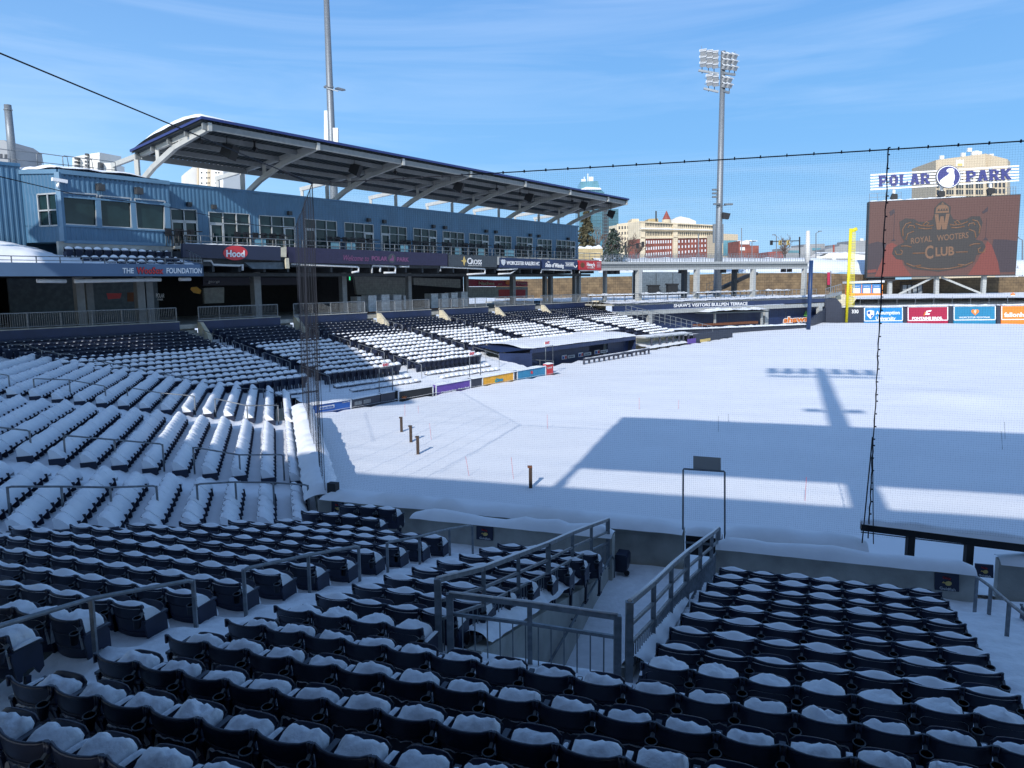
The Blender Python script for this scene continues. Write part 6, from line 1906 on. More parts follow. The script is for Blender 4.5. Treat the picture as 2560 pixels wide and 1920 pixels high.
def stone_mat():
    m = M['stone'].copy(); m.name = 'stone_blocks'
    nt = m.node_tree; b = nt.nodes['Principled BSDF']
    tcn = nt.nodes.new('ShaderNodeTexCoord'); mpn = nt.nodes.new('ShaderNodeMapping')
    mpn.inputs['Rotation'].default_value = (R(90), 0, 0)
    br = nt.nodes.new('ShaderNodeTexBrick')
    br.inputs['Scale'].default_value = 1.0
    br.inputs['Brick Width'].default_value = .95; br.inputs['Row Height'].default_value = .55
    br.inputs['Color1'].default_value = (.40, .32, .22, 1); br.inputs['Color2'].default_value = (.30, .235, .16, 1); br.inputs['Mortar'].default_value = (.17, .135, .095, 1)
    br.inputs['Mortar Size'].default_value = .03
    mxn = nt.nodes.new('ShaderNodeMix'); mxn.data_type = 'RGBA'; mxn.blend_type = 'MULTIPLY'; mxn.inputs['Factor'].default_value = .85
    src = b.inputs['Base Color'].links[0].from_socket
    nt.links.new(tcn.outputs['Object'], mpn.inputs['Vector']); nt.links.new(mpn.outputs['Vector'], br.inputs['Vector'])
    nt.links.new(br.outputs['Color'], mxn.inputs['A']); nt.links.new(src, mxn.inputs['B'])
    nt.links.new(mxn.outputs['Result'], b.inputs['Base Color'])
    return m

def slab_letters(S, word, x0, x1, y0, y1, m, parent, off, th, slope=0.0):
    # block capitals with slab serifs, drawn as strokes on a 5 x 7 cell
    G_ = {'P': [((1, 0), (1, 7), 1.5), ((1, 6.4), (3.6, 6.4), 1.3), ((1, 3.2), (3.6, 3.2), 1.3), ((4.1, 6.2), (4.1, 3.4), 1.4), ((0, .4), (2.2, .4), .9), ((0, 6.6), (1, 6.6), .9)],
          'O': [((.9, 1.2), (.9, 5.8), 1.5), ((4.1, 1.2), (4.1, 5.8), 1.5), ((1.0, .6), (4.0, .6), 1.3), ((1.0, 6.4), (4.0, 6.4), 1.3)],
          'L': [((1, 0), (1, 7), 1.5), ((0, .6), (4.6, .6), 1.3), ((4.3, .6), (4.3, 2.2), .9), ((0, 6.6), (2.2, 6.6), .9)],
          'A': [((1.0, 0), (2.3, 7), 1.5), ((4.2, 0), (2.9, 7), 1.5), ((1.4, 2.2), (3.7, 2.2), 1.2), ((0, .4), (2, .4), .9), ((3.2, .4), (5.2, .4), .9), ((1.4, 6.6), (3.4, 6.6), .9)],
          'R': [((1, 0), (1, 7), 1.5), ((1, 6.4), (3.6, 6.4), 1.3), ((1, 3.3), (3.4, 3.3), 1.3), ((4.0, 6.2), (4.0, 3.6), 1.4), ((2.6, 3.4), (4.3, 0.2), 1.5), ((0, .4), (2.1, .4), .9), ((3.4, .4), (5.2, .4), .9), ((0, 6.6), (1, 6.6), .9)],
          'K': [((1, 0), (1, 7), 1.5), ((1.2, 3), (4.2, 6.8), 1.4), ((2.2, 4), (4.3, .2), 1.5), ((0, .4), (2.1, .4), .9), ((3.3, .4), (5.2, .4), .9), ((0, 6.6), (2.1, 6.6), .9), ((3.2, 6.6), (5.1, 6.6), .9)]}
    n = len(word); cw = (x1 - x0) / (n - .12)
    kx, ky = cw * .88 / 5.1, (y1 - y0) / 7.0
    for i, ch in enumerate(word):
        mb = MB(); ox = x0 + i * cw
        for q, ((ax, ay), (bx, by), w) in enumerate(G_[ch]):
            L = math.hypot(bx - ax, by - ay); dx, dy = (bx - ax) / L, (by - ay) / L
            px_, py_ = -dy * w / 2, dx * w / 2
            c = [(ax + px_, ay + py_), (bx + px_, by + py_), (bx - px_, by - py_), (ax - px_, ay - py_)]
            S.poly(mb, [(ox + X * kx, y1 - Y_ * ky + (ox + X * kx - x0) * slope) for X, Y_ in c][::-1], off + q * .004, th)
        mb.build('letter', m, parent)

def build_scoreboard():
    az = 104.0
    S = frontal(150.0, az, 2360)
    o = thing('scoreboard', S.pt(2360, 740), 'large video scoreboard showing a dark red club crest, on three steel legs', 'scoreboard')
    tl, tr, br, bl = (2175, 506), (2550, 487), (2537, 686), (2168, 692)
    mb = MB(); S.poly(mb, [(bl[0] - 2, bl[1] + 3), (br[0] + 2, br[1] + 3), (tr[0] + 2, tr[1] - 2), (tl[0] - 2, tl[1] - 2)], 0, 2.2); mb.build('cabinet', 'darkgrey', o)
    mb = MB(); S.poly(mb, [(2172, 703), (2240, 703), (2240, 693), (2170, 693)], -.5, 1.5); mb.build('cabinet_foot', 'black', o)
    k = .03
    def art(nm, polys, m, off):
        for p in polys:
            mb = MB(); S.poly(mb, p, off, .02); mb.build(nm, m, o)
    art('screen', [[bl, br, tr, tl]], 'screen', .04)
    x = lambda u, v: (lerp(lerp(tl[0], bl[0], v), lerp(tr[0], br[0], v), u), lerp(lerp(tl[1], tr[1], u), lerp(bl[1], br[1], u), v))
    cw = lambda pts: [x(*p) for p in pts]
    def orient(pts):
        a = sum(pts[i][0] * pts[(i + 1) % len(pts)][1] - pts[(i + 1) % len(pts)][0] * pts[i][1] for i in range(len(pts)))
        return pts if a < 0 else pts[::-1]
    art('screen_hills', [orient(cw([(0.0, .56), (.06, .53), (.12, .56), (.15, .70), (.10, .96), (0.0, .96)])), orient(cw([(1, .58), (.93, .56), (.84, .55), (.83, .70), (.88, .97), (1, .97)]))], 'screen_navy', .07)
    art('screen_towers', [orient(cw([(.05, 1), (.09, .80), (.12, .58), (.16, .55), (.20, .60), (.24, .85), (.30, 1)])), orient(cw([(.68, 1), (.74, .82), (.80, .57), (.83, .62), (.88, .84), (.90, 1)])), orient(cw([(0, .91), (.06, .90), (.06, .94), (0, .95)]))], 'screen_red', .085)
    art('screen_flags', [orient(cw([(.165, .13), (.168, .13), (.168, .50), (.185, .53), (.15, .53), (.165, .50)])), orient(cw([(.13, .14), (.165, .10), (.165, .16), (.14, .20)])), orient(cw([(.785, .28), (.788, .28), (.788, .52), (.805, .56), (.765, .56), (.785, .52)])), orient(cw([(.75, .20), (.79, .13), (.79, .19), (.76, .22)]))], 'screen_navy', .10)
    plaque = [(.20, .28), (.24, .235), (.30, .25), (.33, .29), (.38, .29), (.42, .27), (.43, .20), (.43, .12), (.46, .055), (.48, .03), (.50, .05), (.54, .11), (.54, .20), (.56, .27), (.60, .29), (.65, .28), (.68, .245), (.74, .25), (.76, .33), (.745, .48), (.72, .545),
              (.765, .57), (.79, .64), (.77, .72), (.73, .75), (.72, .83), (.66, .90), (.56, .93), (.48, .95), (.40, .93), (.31, .91), (.25, .85), (.24, .79), (.19, .77), (.16, .70), (.17, .62), (.22, .57), (.24, .55), (.215, .46)]
    art('screen_plaque', [orient(cw(plaque))], 'screen_dark', .12)
    def curve(pts, w):
        P = [S.pt(*x(*p), .15) for p in pts]
        mb = MB(); mb.tube(P, w, 5); mb.build('screen_scroll', 'screen_gold', o)
    for s in (1, -1):
        f = lambda u: .485 + s * (u - .485)
        for c in ([(.23, .47), (.225, .38), (.245, .31), (.28, .29)], [(.26, .36), (.27, .33), (.30, .34), (.305, .37)], [(.31, .31), (.35, .34), (.40, .35), (.43, .34)], [(.25, .52), (.26, .44), (.30, .41)], [(.33, .37), (.38, .385), (.42, .38)], [(.36, .33), (.38, .29), (.40, .31), (.385, .335)],
                  [(.18, .66), (.19, .71), (.225, .71), (.23, .67), (.215, .65)], [(.22, .60), (.26, .60), (.29, .62)], [(.26, .83), (.31, .87), (.36, .86)], [(.30, .70), (.38, .70)], [(.33, .88), (.42, .91), (.485, .915)]):
            curve([(f(u), v) for u, v in c], .10)
    art('screen_crown', [orient(cw([(.44, .185), (.445, .11), (.46, .085), (.485, .075), (.51, .085), (.525, .11), (.53, .185)])), orient(cw([(.475, .07), (.485, .045), (.495, .07)]))], 'screen_gold', .15)
    art('screen_crown_gap', [orient(cw([(a, .16), (a + .006, .13), (a + .012, .13), (a + .016, .16)])) for a in (.452, .47, .487, .505)], 'screen_dark', .18)
    art('screen_initial', [orient(cw([(.435, .20), (.46, .20), (.468, .32), (.475, .23), (.495, .23), (.503, .32), (.512, .20), (.535, .20), (.52, .40), (.49, .40), (.486, .33), (.48, .40), (.455, .40)]))], 'screen_gold', .15)
    S.text('ROYAL', x(.285, .575), x(.425, .55), 15, 'screen_gold', o, .16, .01)
    S.text('WOOTERS', x(.46, .55), x(.67, .52), 15, 'screen_gold', o, .16, .01)
    S.text('C', x(.385, .775), x(.44, .77), 33, 'screen_gold', o, .16, .02)
    S.text('LUB', x(.455, .745), x(.58, .735), 22, 'screen_gold', o, .16, .03)
    for i, (a, b) in enumerate([((2228, 735), (2229, 692)), ((2346, 738), (2347, 692)), ((2464, 736), (2467, 690))]):
        mb = MB(); mb.bar(S.pt(*a, -1.5), S.pt(*b, -1.5), .7, .7); mb.build('leg', 'beam_grey', o)
    mb = MB(); mb.bar(S.pt(2250, 736, -1.2), S.pt(2338, 693, -1.2), .35); mb.bar(S.pt(2358, 693, -1.2), S.pt(2458, 734, -1.2), .35); mb.build('brace', 'beam_grey', o)
    mb = MB()
    for x0, x1 in ((2178, 2258), (2520, 2548)):
        for h in (10, 20): mb.bar(S.pt(x0, 502 - (x0 - 2178) * .047 - h, -1.6), S.pt(x1, 502 - (x1 - 2178) * .047 - h, -1.6), .06)
        for j in range(5): u = lerp(x0, x1, j / 4); mb.bar(S.pt(u, 502 - (u - 2178) * .047, -1.6), S.pt(u, 482 - (u - 2178) * .047, -1.6), .06)
    mb.build('catwalk_rail', 'galv', o)
    mb = MB(); snow_cap(mb, S.pt(2176, 504, -1), S.pt(2420, 492, -1), 1.6, .35, S.n, 4); mb.build('snow_cap', 'snow', o)
    # name sign with slats and round emblem above it
    o = thing('park_sign', S.pt(2360, 480, -2), 'white slatted POLAR PARK sign with round blue polar bear emblem', 'sign')
    mb = MB()
    for k in range(6):
        y0 = 434 + k * 7.3
        S.poly(mb, [(2179, y0 + 3.6), (2553, y0 + 3.6 - 23), (2553, y0 - 23), (2179, y0)], -1.0, .25)
    mb.build('slat', 'white', o)
    sl = -.052
    slab_letters(S, 'POLAR', 2199, 2327, 438, 464.5, 'letter_navy', o, -.6, .3, sl)
    slab_letters(S, 'PARK', 2418, 2531, 426, 453, 'letter_navy', o, -.6, .3, sl)
    mb = MB(); S.poly(mb, circle(2373, 441, 31.5, 29, 36)[::-1], -.4, .3); mb.build('emblem_rim', 'navy_sign', o)
    mb = MB(); S.poly(mb, circle(2373, 441, 30, 27.5, 36)[::-1], -.35, .2); mb.build('emblem_ring', 'white', o)
    mb = MB(); S.poly(mb, circle(2373, 441, 28, 25.5, 36)[::-1], -.30, .2); mb.build('emblem_field', 'letter_navy', o)
    bear = [(2350, 456), (2352, 450), (2362, 442), (2370, 437), (2375, 431), (2369, 430), (2367, 425), (2371, 421.5), (2376, 420), (2382, 420), (2387, 423), (2386, 430), (2388, 440), (2387, 450), (2384, 455), (2386, 460), (2380, 465), (2370, 467), (2360, 464)]
    mb = MB(); S.poly(mb, orient(bear), -.25, .15); mb.build('emblem_bear', 'white', o)
    mb = MB()
    for xx in (2239, 2360, 2483): mb.bar(S.pt(xx, 500 - (xx - 2239) * .05, -1.5), S.pt(xx, 430 - (xx - 2239) * .05, -1.5), .4)
    mb.build('support_post', 'white', o)
    for i, (xx, y) in enumerate([(2239, 491), (2358, 484), (2483, 477)]):
        p = S.pt(xx, y, -.8)
        t = thing('board_speaker', p, f"dark angled loudspeaker on top of the scoreboard, {ORD[i]} of three from the left", 'loudspeaker', 'loudspeakers on the scoreboard')
        mb = MB(); q = S.n.cross(Vector((0, 0, 1))); tl_ = (i - 1) * .4
        mb.prism([p + q * a_ * .75 + Vector((0, 0, b_ * .75)) for a_, b_ in ((-.8, -.5), (.2 + tl_, -.9), (.9, .1 + tl_), (.5, .9), (-.7, .7))], -S.n * 1.0); mb.build('cabinet', 'black', t)
        mb = MB(); mb.bar(p - S.n * .5, p - S.n * .5 - Vector((0, 0, 1.4)), .15); mb.build('bracket', 'black', t)
    # equipment below and the kiosk
    o = thing('equipment_rack', S.pt(2320, 738, -5), 'grey equipment cabinets in a frame under the scoreboard', 'cabinets')
    for xx in (2275, 2288, 2301, 2314):
        mb = MB(); S.rect(mb, xx - 5, 738, xx + 5, 713, -4, 1.0); mb.build('cabinet', 'galv', o)
    mb = MB()
    for xx in (2264, 2292, 2320): mb.bar(S.pt(xx, 738, -3.9), S.pt(xx, 704, -3.9), .12)
    mb.bar(S.pt(2264, 706, -3.9), S.pt(2320, 704, -3.9), .12); mb.build('frame', 'black', o)
    K = frontal(146, 95, 2168)
    o = thing('kiosk', K.pt(2168, 742), 'small kiosk with three lit blue and white menu screens', 'kiosk')
    mb = MB(); K.poly(mb, [(2126, 742), (2206, 742), (2207, 712), (2127, 712)], 0, 3); mb.build('body', 'orange', o)
    mb = MB(); K.poly(mb, [(2122, 709), (2209, 706), (2209, 701), (2122, 704)], .5, 4); mb.build('roof', 'offwhite', o)
    for xx in (2130, 2155, 2180):
        mb = MB(); K.rect(mb, xx, 733, xx + 23, 710, .05, .1); s_ = mb.build('screen', 'kiosk_screen', o)
        mb = MB(); K.rect(mb, xx + 3, 733, xx + 20, 720, .09, .05); mb.build('screen_text', 'kiosk_light', s_)
        K.text('menu', (xx + 4, 717), (xx + 18, 716.6), 4, 'kiosk_light', s_, .09, .0)
    mb = MB()
    for k in range(3): mb.obox(px_y(2130 + 9 * k + 80, 736, 144), (.9, 0, 0), (0, .5, 0), (0, 0, .6))
    p = px_y(2532, 738, 135)
    o = thing('safety_barrel', Vector((p.x, p.y, p.z - .4)), 'small orange and white barrel on the snow at the right', 'barrel')
    mb = MB(); mb.tube([p - Vector((0, 0, .4)), p + Vector((0, 0, .3))], [.42, .32], 10); mb.build('body', 'orange', o)
    mb = MB(); mb.tube([p - Vector((0, 0, .12)), p + Vector((0, 0, .02))], [.395, .375], 10); mb.build('stripe', 'white', o)
    mb = MB(); mb.tube([p + Vector((0, 0, .3)), p + Vector((0, 0, .55))], .06, 6); mb.build('handle', 'orange', o)

def light_tower():
    p = px_y(1793, 745, 118); q = px_y(1801, 128, 118)
    o = thing('light_tower', Vector((p.x, p.y, -3.2)), 'tall grey floodlight tower with two banks of lamps behind the bullpen', 'light tower')
    top = Vector((p.x, p.y, q.z))
    mb = MB(); mb.tube([Vector((p.x, p.y, -3.2)), Vector((p.x, p.y, 6)), top], [.62, .52, .34], 14); mb.build('pole', 'galv', o)
    S = Surf(lambda x, y: px_y(x, y, 118), (0, -1, 0))
    def bank(y_bar, x0, x1, rows, cols_l, cols_r, slope):
        mb = MB()
        mb.bar(S.pt(x0, y_bar - 4, 0), S.pt(1795, y_bar + 6, .3), .35, .28); mb.bar(S.pt(1806, y_bar + 4, .3), S.pt(x1, y_bar + 7, 0), .35, .28); mb.build('cross_arm', 'galv', o)
        mb = MB()
        for y in rows:
            for x in cols_l + cols_r: mb.bar(S.pt(x, y + 8, .1), S.pt(x, y_bar + 4, .1), .06)
        for x in cols_l + cols_r: mb.bar(S.pt(x, rows[0], .0), S.pt(x, y_bar + 4, .0), .09)
        for y in rows: mb.bar(S.pt(x0 + 2, y - 1, 0), S.pt(x1 - 4, y + 4, 0), .07)
        mb.build('lamp_frame', 'galv', o)
        for y in rows:
            for x in cols_l + cols_r:
                c = S.pt(x, y + (x - 1800) * .12 + 4, .6)
                mb = MB(); r_ = x > 1800
                d = Vector((.55 if r_ else -.3, -.75, -.55)).normalized(); s_ = d.cross(Vector((0, 0, 1))).normalized(); u = s_.cross(d)
                mb.prism([c + s_ * a_ * .42 + u * b_ * .34 for a_, b_ in ((-1, -1), (1, -1), (1, 1), (-1, 1))], -d * .35)
                l_ = mb.build('lamp', 'bldg_grey', o)
                mb = MB(); mb.obox(c + Vector((0, .1, .38)), s_ * .5, d * .35, u * .05); mb.build('visor', 'offwhite', l_)
    bank(180, 1746, 1838, (136, 151, 166), [1755, 1771, 1785], [1812, 1823, 1836], 0)
    bank(225, 1759, 1823, (196, 211), [1771, 1786], [1812, 1823], 0)
    mb = MB(); mb.tube([S.pt(1754, 132), S.pt(1754, 115)], .03, 5); mb.tube([S.pt(1837, 140), S.pt(1837, 128)], .03, 5); mb.build('aerial', 'galv', o)
    mb = MB()
    for y in (475, 484, 493): mb.obox(S.pt(1785, y, .3), (.35, 0, 0), (0, .2, 0), (0, 0, .12)); mb.bar(S.pt(1785, y, .3), S.pt(1797, y, .3), .06)
    mb.obox(S.pt(1790, 511, .5), (.5, 0, 0), (0, .25, 0), (0, 0, .12)); mb.obox(S.pt(1818, 512, .7), (.6, 0, 0), (0, .3, 0), (0, 0, .12)); mb.bar(S.pt(1790, 518, .5), S.pt(1818, 513, .6), .1)
    mb.build('side_lamp', 'galv_dark', o)
    mb = MB(); c = S.pt(1812, 540, .9); mb.prism([c + Vector((a_ * .62, 0, b_ * .6)) for a_, b_ in ((-.9, -.7), (.6, -.9), (1, .5), (-.8, .8))], (0, .8, 0)); mb.build('horn_speaker', 'black', o)
    mb = MB(); S.rect(mb, 1784, 607, 1793, 560, .0, .5); S.rect(mb, 1800, 608, 1809, 560, 0, .5); mb.build('control_box', 'galv', o)
    # left tower behind the canopy
    p = px_y(832, 420, 112)
    o = thing('light_tower', Vector((p.x, p.y, -3)), 'tall grey light pole rising out of the frame behind the canopy', 'light tower')
    S = Surf(lambda x, y: px_y(x, y, 112), (0, -1, 0))
    t = px_y(817, -60, 112)
    mb = MB(); mb.tube([Vector((p.x, p.y, -3)), p, Vector((lerp(p.x, t.x, .25), p.y, t.z + 4))], [.62, .55, .33], 14); mb.build('pole', 'galv', o)
    mb = MB()
    mb.prism([S.pt(811, 219, .6), S.pt(827, 222, .6), S.pt(834, 216, .2), S.pt(818, 212, .2)], (0, .4, -.12)); mb.prism([S.pt(840, 224, .9), S.pt(857, 228, .9), S.pt(864, 224, .3), S.pt(846, 219, .3)], (0, .4, -.12))
    mb.bar(S.pt(818, 222, .5), S.pt(848, 231, .6), .12); mb.build('side_lamp', 'galv', o)
    mb = MB(); S.rect(mb, 811, 352, 823, 277, .2, .7); S.rect(mb, 832, 358, 846, 321, .4, .7); mb.build('control_box', 'offwhite', o)
    mb = MB()
    for k in range(14): mb.bar(S.pt(815 + k * .5, 20 + k * 18, .2), S.pt(819 + k * .5, 20 + k * 18, .2), .04)
    mb.build('climbing_peg', 'galv', o)

build_outfield(); build_bullpen(); build_scoreboard(); light_tower()

# ------------------------------------------------------------------ town beyond the ballpark
def block(S, pts, depth, m, name='wall', parent=None):
    mb = MB(); a = sum(pts[i][0] * pts[(i + 1) % len(pts)][1] - pts[(i + 1) % len(pts)][0] * pts[i][1] for i in range(len(pts)))
    S.poly(mb, pts if a < 0 else pts[::-1], 0, depth)
    return mb.build(name, m, parent)

def windows(S, parent, cells, m, off=.15, th=.3, name='window', frame=None):
    base = None
    for (x0, y0, x1, y1) in cells:
        mb = MB(); S.rect(mb, x0, y1, x1, y0, off, th)
        w = mb.build(name, m, parent)
        if frame:
            mb = MB(); S.rect(mb, x0 - .4, y1 + .8, x1 + .4, y1, off + .1, th + .1); mb.build('sill', frame, w)

def city():
    # glass tower
    S = frontal(430, 90, 1480)
    o = thing('glass_tower', S.pt(1480, 640), 'tall blue-green glass office tower with sloped top behind the canopy end', 'building')
    block(S, [(1448, 474), (1503, 474), (1511, 482), (1511, 650), (1448, 650)], 25, 'tower_glass', parent=o)
    block(S, [(1451, 454), (1494, 452), (1501, 473), (1451, 473)], 18, 'tower_glass_light', 'crown', o)
    S2 = frontal(422, 90, 1510)
    block(S2, [(1481, 527), (1546, 522), (1546, 650), (1481, 650)], 20, 'tower_glass', 'low_wing', o)
    mb = MB(); S2.rect(mb, 1506, 650, 1521, 525, .3, .4); mb.build('dark_bay', 'win_dark', o)
    mb = MB()
    for k in range(14): S2.rect(mb, 1481, 533 + k * 8.5, 1546, 532.4 + k * 8.5, .4, .4)
    for k in range(8): S2.rect(mb, 1481 + k * 9.2, 650, 1481.4 + k * 9.2, 526, .4, .4)
    mb.build('mullion', 'tower_glass_light', o)
    mb = MB()
    for k in range(8): S.rect(mb, 1448, 482 + k * 9, 1511, 481.4 + k * 9, .2, .3)
    for k in range(7): S.rect(mb, 1448 + k * 10, 650, 1448.5 + k * 10, 475, .2, .3)
    mb.build('mullion', 'tower_glass_light', o)
    mb = MB(); S.poly(mb, [(1450, 474), (1503, 474), (1500, 470), (1465, 468)], 1, 2); mb.build('ledge_snow', 'snow', o)
    mb = MB()
    for x, y in ((1462, 440), (1471, 432), (1479, 443)): mb.bar(S.pt(x, 453, -3), S.pt(x, y, -3), .5)
    mb.obox(S.pt(1479, 446, -3), (1.2, 0, 0), (0, .6, 0), (0, 0, 1.2)); mb.obox(S.pt(1460, 450, -3), (1.2, 0, 0), (0, .6, 0), (0, 0, .8)); mb.build('roof_aerial', 'offwhite', o)
    # red brick block with cream top
    S = frontal(330, 72, 1700)
    o = thing('brick_building', S.pt(1690, 655), 'long red brick block with ornate cream upper storeys and rows of white windows', 'building')
    yt = lambda x: lerp(553, 563, (x - 1600) / 186)
    row = lambda x, h: yt(x) + h
    block(S, [(1600, 660), (1786, 660), (1786, yt(1786) + 31), (1600, yt(1600) + 44)], 30, 'brick', parent=o)
    block(S, [(1600, yt(1600) + 44), (1786, yt(1786) + 31.5), (1786, yt(1786)), (1600, yt(1600))], 30, 'cream_stone', 'cream_storeys', o)
    mb = MB()
    for h0, h1, off, t in ((0, 3, 1.0, 1), (18, 22, 1.8, 2), (40, 44, .8, 1)):
        k0, k1 = 1.0, .72
        S.poly(mb, [(1598, yt(1600) + h1 * k0), (1788, yt(1786) + h1 * k1), (1788, yt(1786) + h0 * k1), (1598, yt(1600) + h0 * k0)], off, t)
    mb.build('cornice', 'cream_stone', o)
    mb = MB()
    S.poly(mb, [(1598, yt(1600) + 19.5), (1788, yt(1786) + 14.2), (1788, yt(1786) + 13), (1598, yt(1600) + 17.5)], 2.1, 2); mb.build('cornice_snow', 'snow', o)
    for x0, x1 in ((1600, 1611), (1681, 1692)):
        mb = MB(); S.rect(mb, x0, 660, x1, yt(x0) + 2, .8, 1.2); mb.build('pilaster', 'cream_stone', o)
    cells = []
    for r, (ha, hb, k) in enumerate(((4, 12, 17), (26, 36, 17))):
        for i in range(k):
            x = 1613 + i * 4.05 if i < k else 0
            for base in (1613, 1694):
                u = base + i * (4.0 if base == 1613 else 5.3)
                if u > 1679 and base == 1613 or u > 1783: continue
                f = lerp(1, .72, (u - 1600) / 186)
                cells.append((u, yt(u) + ha * f, u + 1.7, yt(u) + hb * f))
    windows(S, o, cells, 'win_dark', .1, .2)
    cells = []
    for r in range(3):
        for i in range(11):
            for base, stp in ((1615, 6.0), (1696, 8.2)):
                u = base + i * stp
                f = lerp(1, .72, (u - 1600) / 186)
                y = yt(u) + (49 + r * 16) * f
                cells.append((u, y, u + 2.6, y + 8 * f))
    windows(S, o, cells, 'offwhite', .12, .3)
    W = frontal(331, 128, 1600)
    block(W, [(1542, 660), (1599, 660), (1599, 553), (1542, 560)], 20, 'cream_stone', 'side_wing', o)
    cells = []
    for r in range(5):
        for i in range(7): cells.append((1547 + i * 7.3, 566 + r * 14 - i * .4, 1550 + i * 7.3, 573 + r * 14 - i * .4))
    windows(W, o, cells, 'win_dark', .15, .3)
    # turrets, spire and white roof block
    S2 = frontal(350, 90, 1660)
    for nm, pts, m in (('roof_turret', [(1578, 556), (1598, 556), (1597, 547), (1580, 547)], 'cream_stone'), ('roof_house', [(1618, 560), (1647, 560), (1645, 546), (1622, 547)], 'tan'), ('white_roof_block', [(1670, 562), (1740, 562), (1740, 553), (1722, 545), (1700, 541), (1690, 544), (1670, 556)], 'bldg_white')):
        block(S2, pts, 12, m, nm, o)
    mb = MB(); p = S2.pt(1664, 550, 2); tp = S2.pt(1664, 528, 2)
    mb.tube([Vector((p.x, p.y, p.z - 2.5)), p], [2.0, 2.0], 8); mb.build('spire_base', 'cream_stone', o)
    mb = MB(); mb.tube([p, tp], [1.9, .1], 8, smooth=False); mb.build('spire', 'spire', o)
    mb = MB(); mb.bar(S2.pt(1639, 552, 1), S2.pt(1639, 528, 1), .6); mb.build('chimney', 'win_dark', o)
    # mixed low buildings
    lows = [('glass_office', 300, 80, [(1806, 655), (1845, 655), (1845, 586), (1806, 584)], 'beige', 'beige and glass office block just right of the light tower', [(1808, 601, 1843, 640)], 'tower_glass_light'),
            ('brick_house', 280, 90, [(1846, 655), (1897, 655), (1897, 614), (1875, 614), (1874, 603), (1847, 602)], 'brick', 'small brick and white building with snowy roof', [(1850, 618, 1862, 626), (1850, 603, 1873, 611)], 'bldg_white'),
            ('brick_row', 300, 90, [(1921, 655), (1958, 655), (1958, 628), (1921, 630)], 'spire', 'low dark red brick row near the traffic lights', [], None),
            ('grey_building', 310, 90, [(1960, 655), (2062, 655), (2062, 609), (2010, 611), (2008, 618), (1960, 620)], 'bldg_grey', 'wide pale grey flat-roofed building behind the white mast', [(1970, 626, 2000, 632), (2030, 620, 2052, 626)], 'tower_glass_light'),
            ('long_building', 290, 90, [(2040, 660), (2175, 660), (2175, 640), (2120, 632), (2072, 632), (2060, 640), (2040, 641)], 'bldg_white', 'long low pale building with awnings left of the scoreboard', [(2045, 646, 2080, 650), (2090, 646, 2130, 650)], 'bldg_grey'),
            ('dark_roof_building', 300, 90, [(2062, 640), (2120, 640), (2120, 612), (2100, 610), (2098, 615), (2062, 624)], 'bldg_grey', 'dark grey building with a brick chimney behind the foul pole', [(2082, 612, 2086, 640)], 'spire'),
            ('grey_silo_building', 320, 90, [(2128, 650), (2176, 650), (2176, 600), (2128, 602)], 'bldg_grey', 'plain grey block with white roof tanks beside the scoreboard', [(2150, 596, 2158, 602)], 'bldg_white'),
            ('hillside_houses', 330, 90, [(2538, 700), (2640, 700), (2640, 680), (2540, 684)], 'bldg_white', 'low pale building right of the scoreboard', [(2550, 690, 2570, 696)], 'bldg_grey'),
            ('tan_building', 175, 90, [(1447, 655), (1507, 655), (1507, 621), (1447, 621)], 'tan', 'tan stucco building with snow on its parapet beyond the suite end', [(1447, 632, 1500, 634)], 'cream')]
    for nm, Y, az, pts, m, lab, cells, wm in lows:
        S = frontal(Y, az, sum(p[0] for p in pts) / len(pts))
        o = thing(nm, S.pt(sum(p[0] for p in pts) / len(pts), 655), lab, 'building')
        block(S, pts, 14, m, parent=o)
        if cells: windows(S, o, cells, wm, .2, .3, 'window' if 'roof' not in nm and 'tank' not in lab else 'chimney')
        top = pts; x0, x1 = min(p[0] for p in top), max(p[0] for p in top); y0 = min(p[1] for p in top)
        mb = MB(); snow_cap(mb, S.pt(x0, y0 + 1, -2), S.pt(x1, y0 + 1, -2), 4, .9 if nm == 'tan_building' else .5, S.n, x0 % 17); 
        if nm in ('tan_building', 'brick_house', 'long_building'): mb.build('roof_snow', 'snow', o)
    # beige tower behind the scoreboard
    S = frontal(380, 97, 2460)
    o = thing('office_tower', S.pt(2430, 690), 'tall beige office tower with gridded windows behind the scoreboard sign', 'building')
    block(S, [(2338, 700), (2464, 700), (2464, 384), (2340, 400)], 30, 'beige', parent=o)
    S2 = frontal(381, 128, 2464)
    block(S2, [(2464, 700), (2516, 700), (2519, 398), (2464, 384)], 12, 'beige', 'side_wall', o)
    cells = []
    for r in range(8):
        for i in range(5): cells.append((2341 + i * 24.5, 428 + r * 15.5, 2341 + i * 24.5 + 18, 428 + r * 15.5 + 11.5))
    windows(S, o, cells, 'win_dark', .2, .4)
    cells = []
    for r in range(8):
        for i in range(5): cells.append((2467 + i * 10, 426 + r * 15.5, 2473 + i * 10, 426 + r * 15.5 + 11))
    windows(S2, o, cells, 'win_dark', .2, .4)
    mb = MB()
    for i in range(5):
        for q in (6, 12): S.rect(mb, 2341 + i * 24.5 + q - .4, 560, 2341 + i * 24.5 + q + .4, 428, .5, .3)
    mb.build('window_mullion', 'cream', o)
    mb = MB(); S.poly(mb, [(2389, 416), (2409, 416), (2409, 398), (2404, 401), (2399, 398), (2394, 401), (2389, 398)][::1], .3, .4); mb.build('roof_emblem', 'bldg_white', o)
    mb = MB(); S.rect(mb, 2393, 415, 2405, 409, .5, .4); mb.build('emblem_gold', 'gold', o)
    mb = MB()
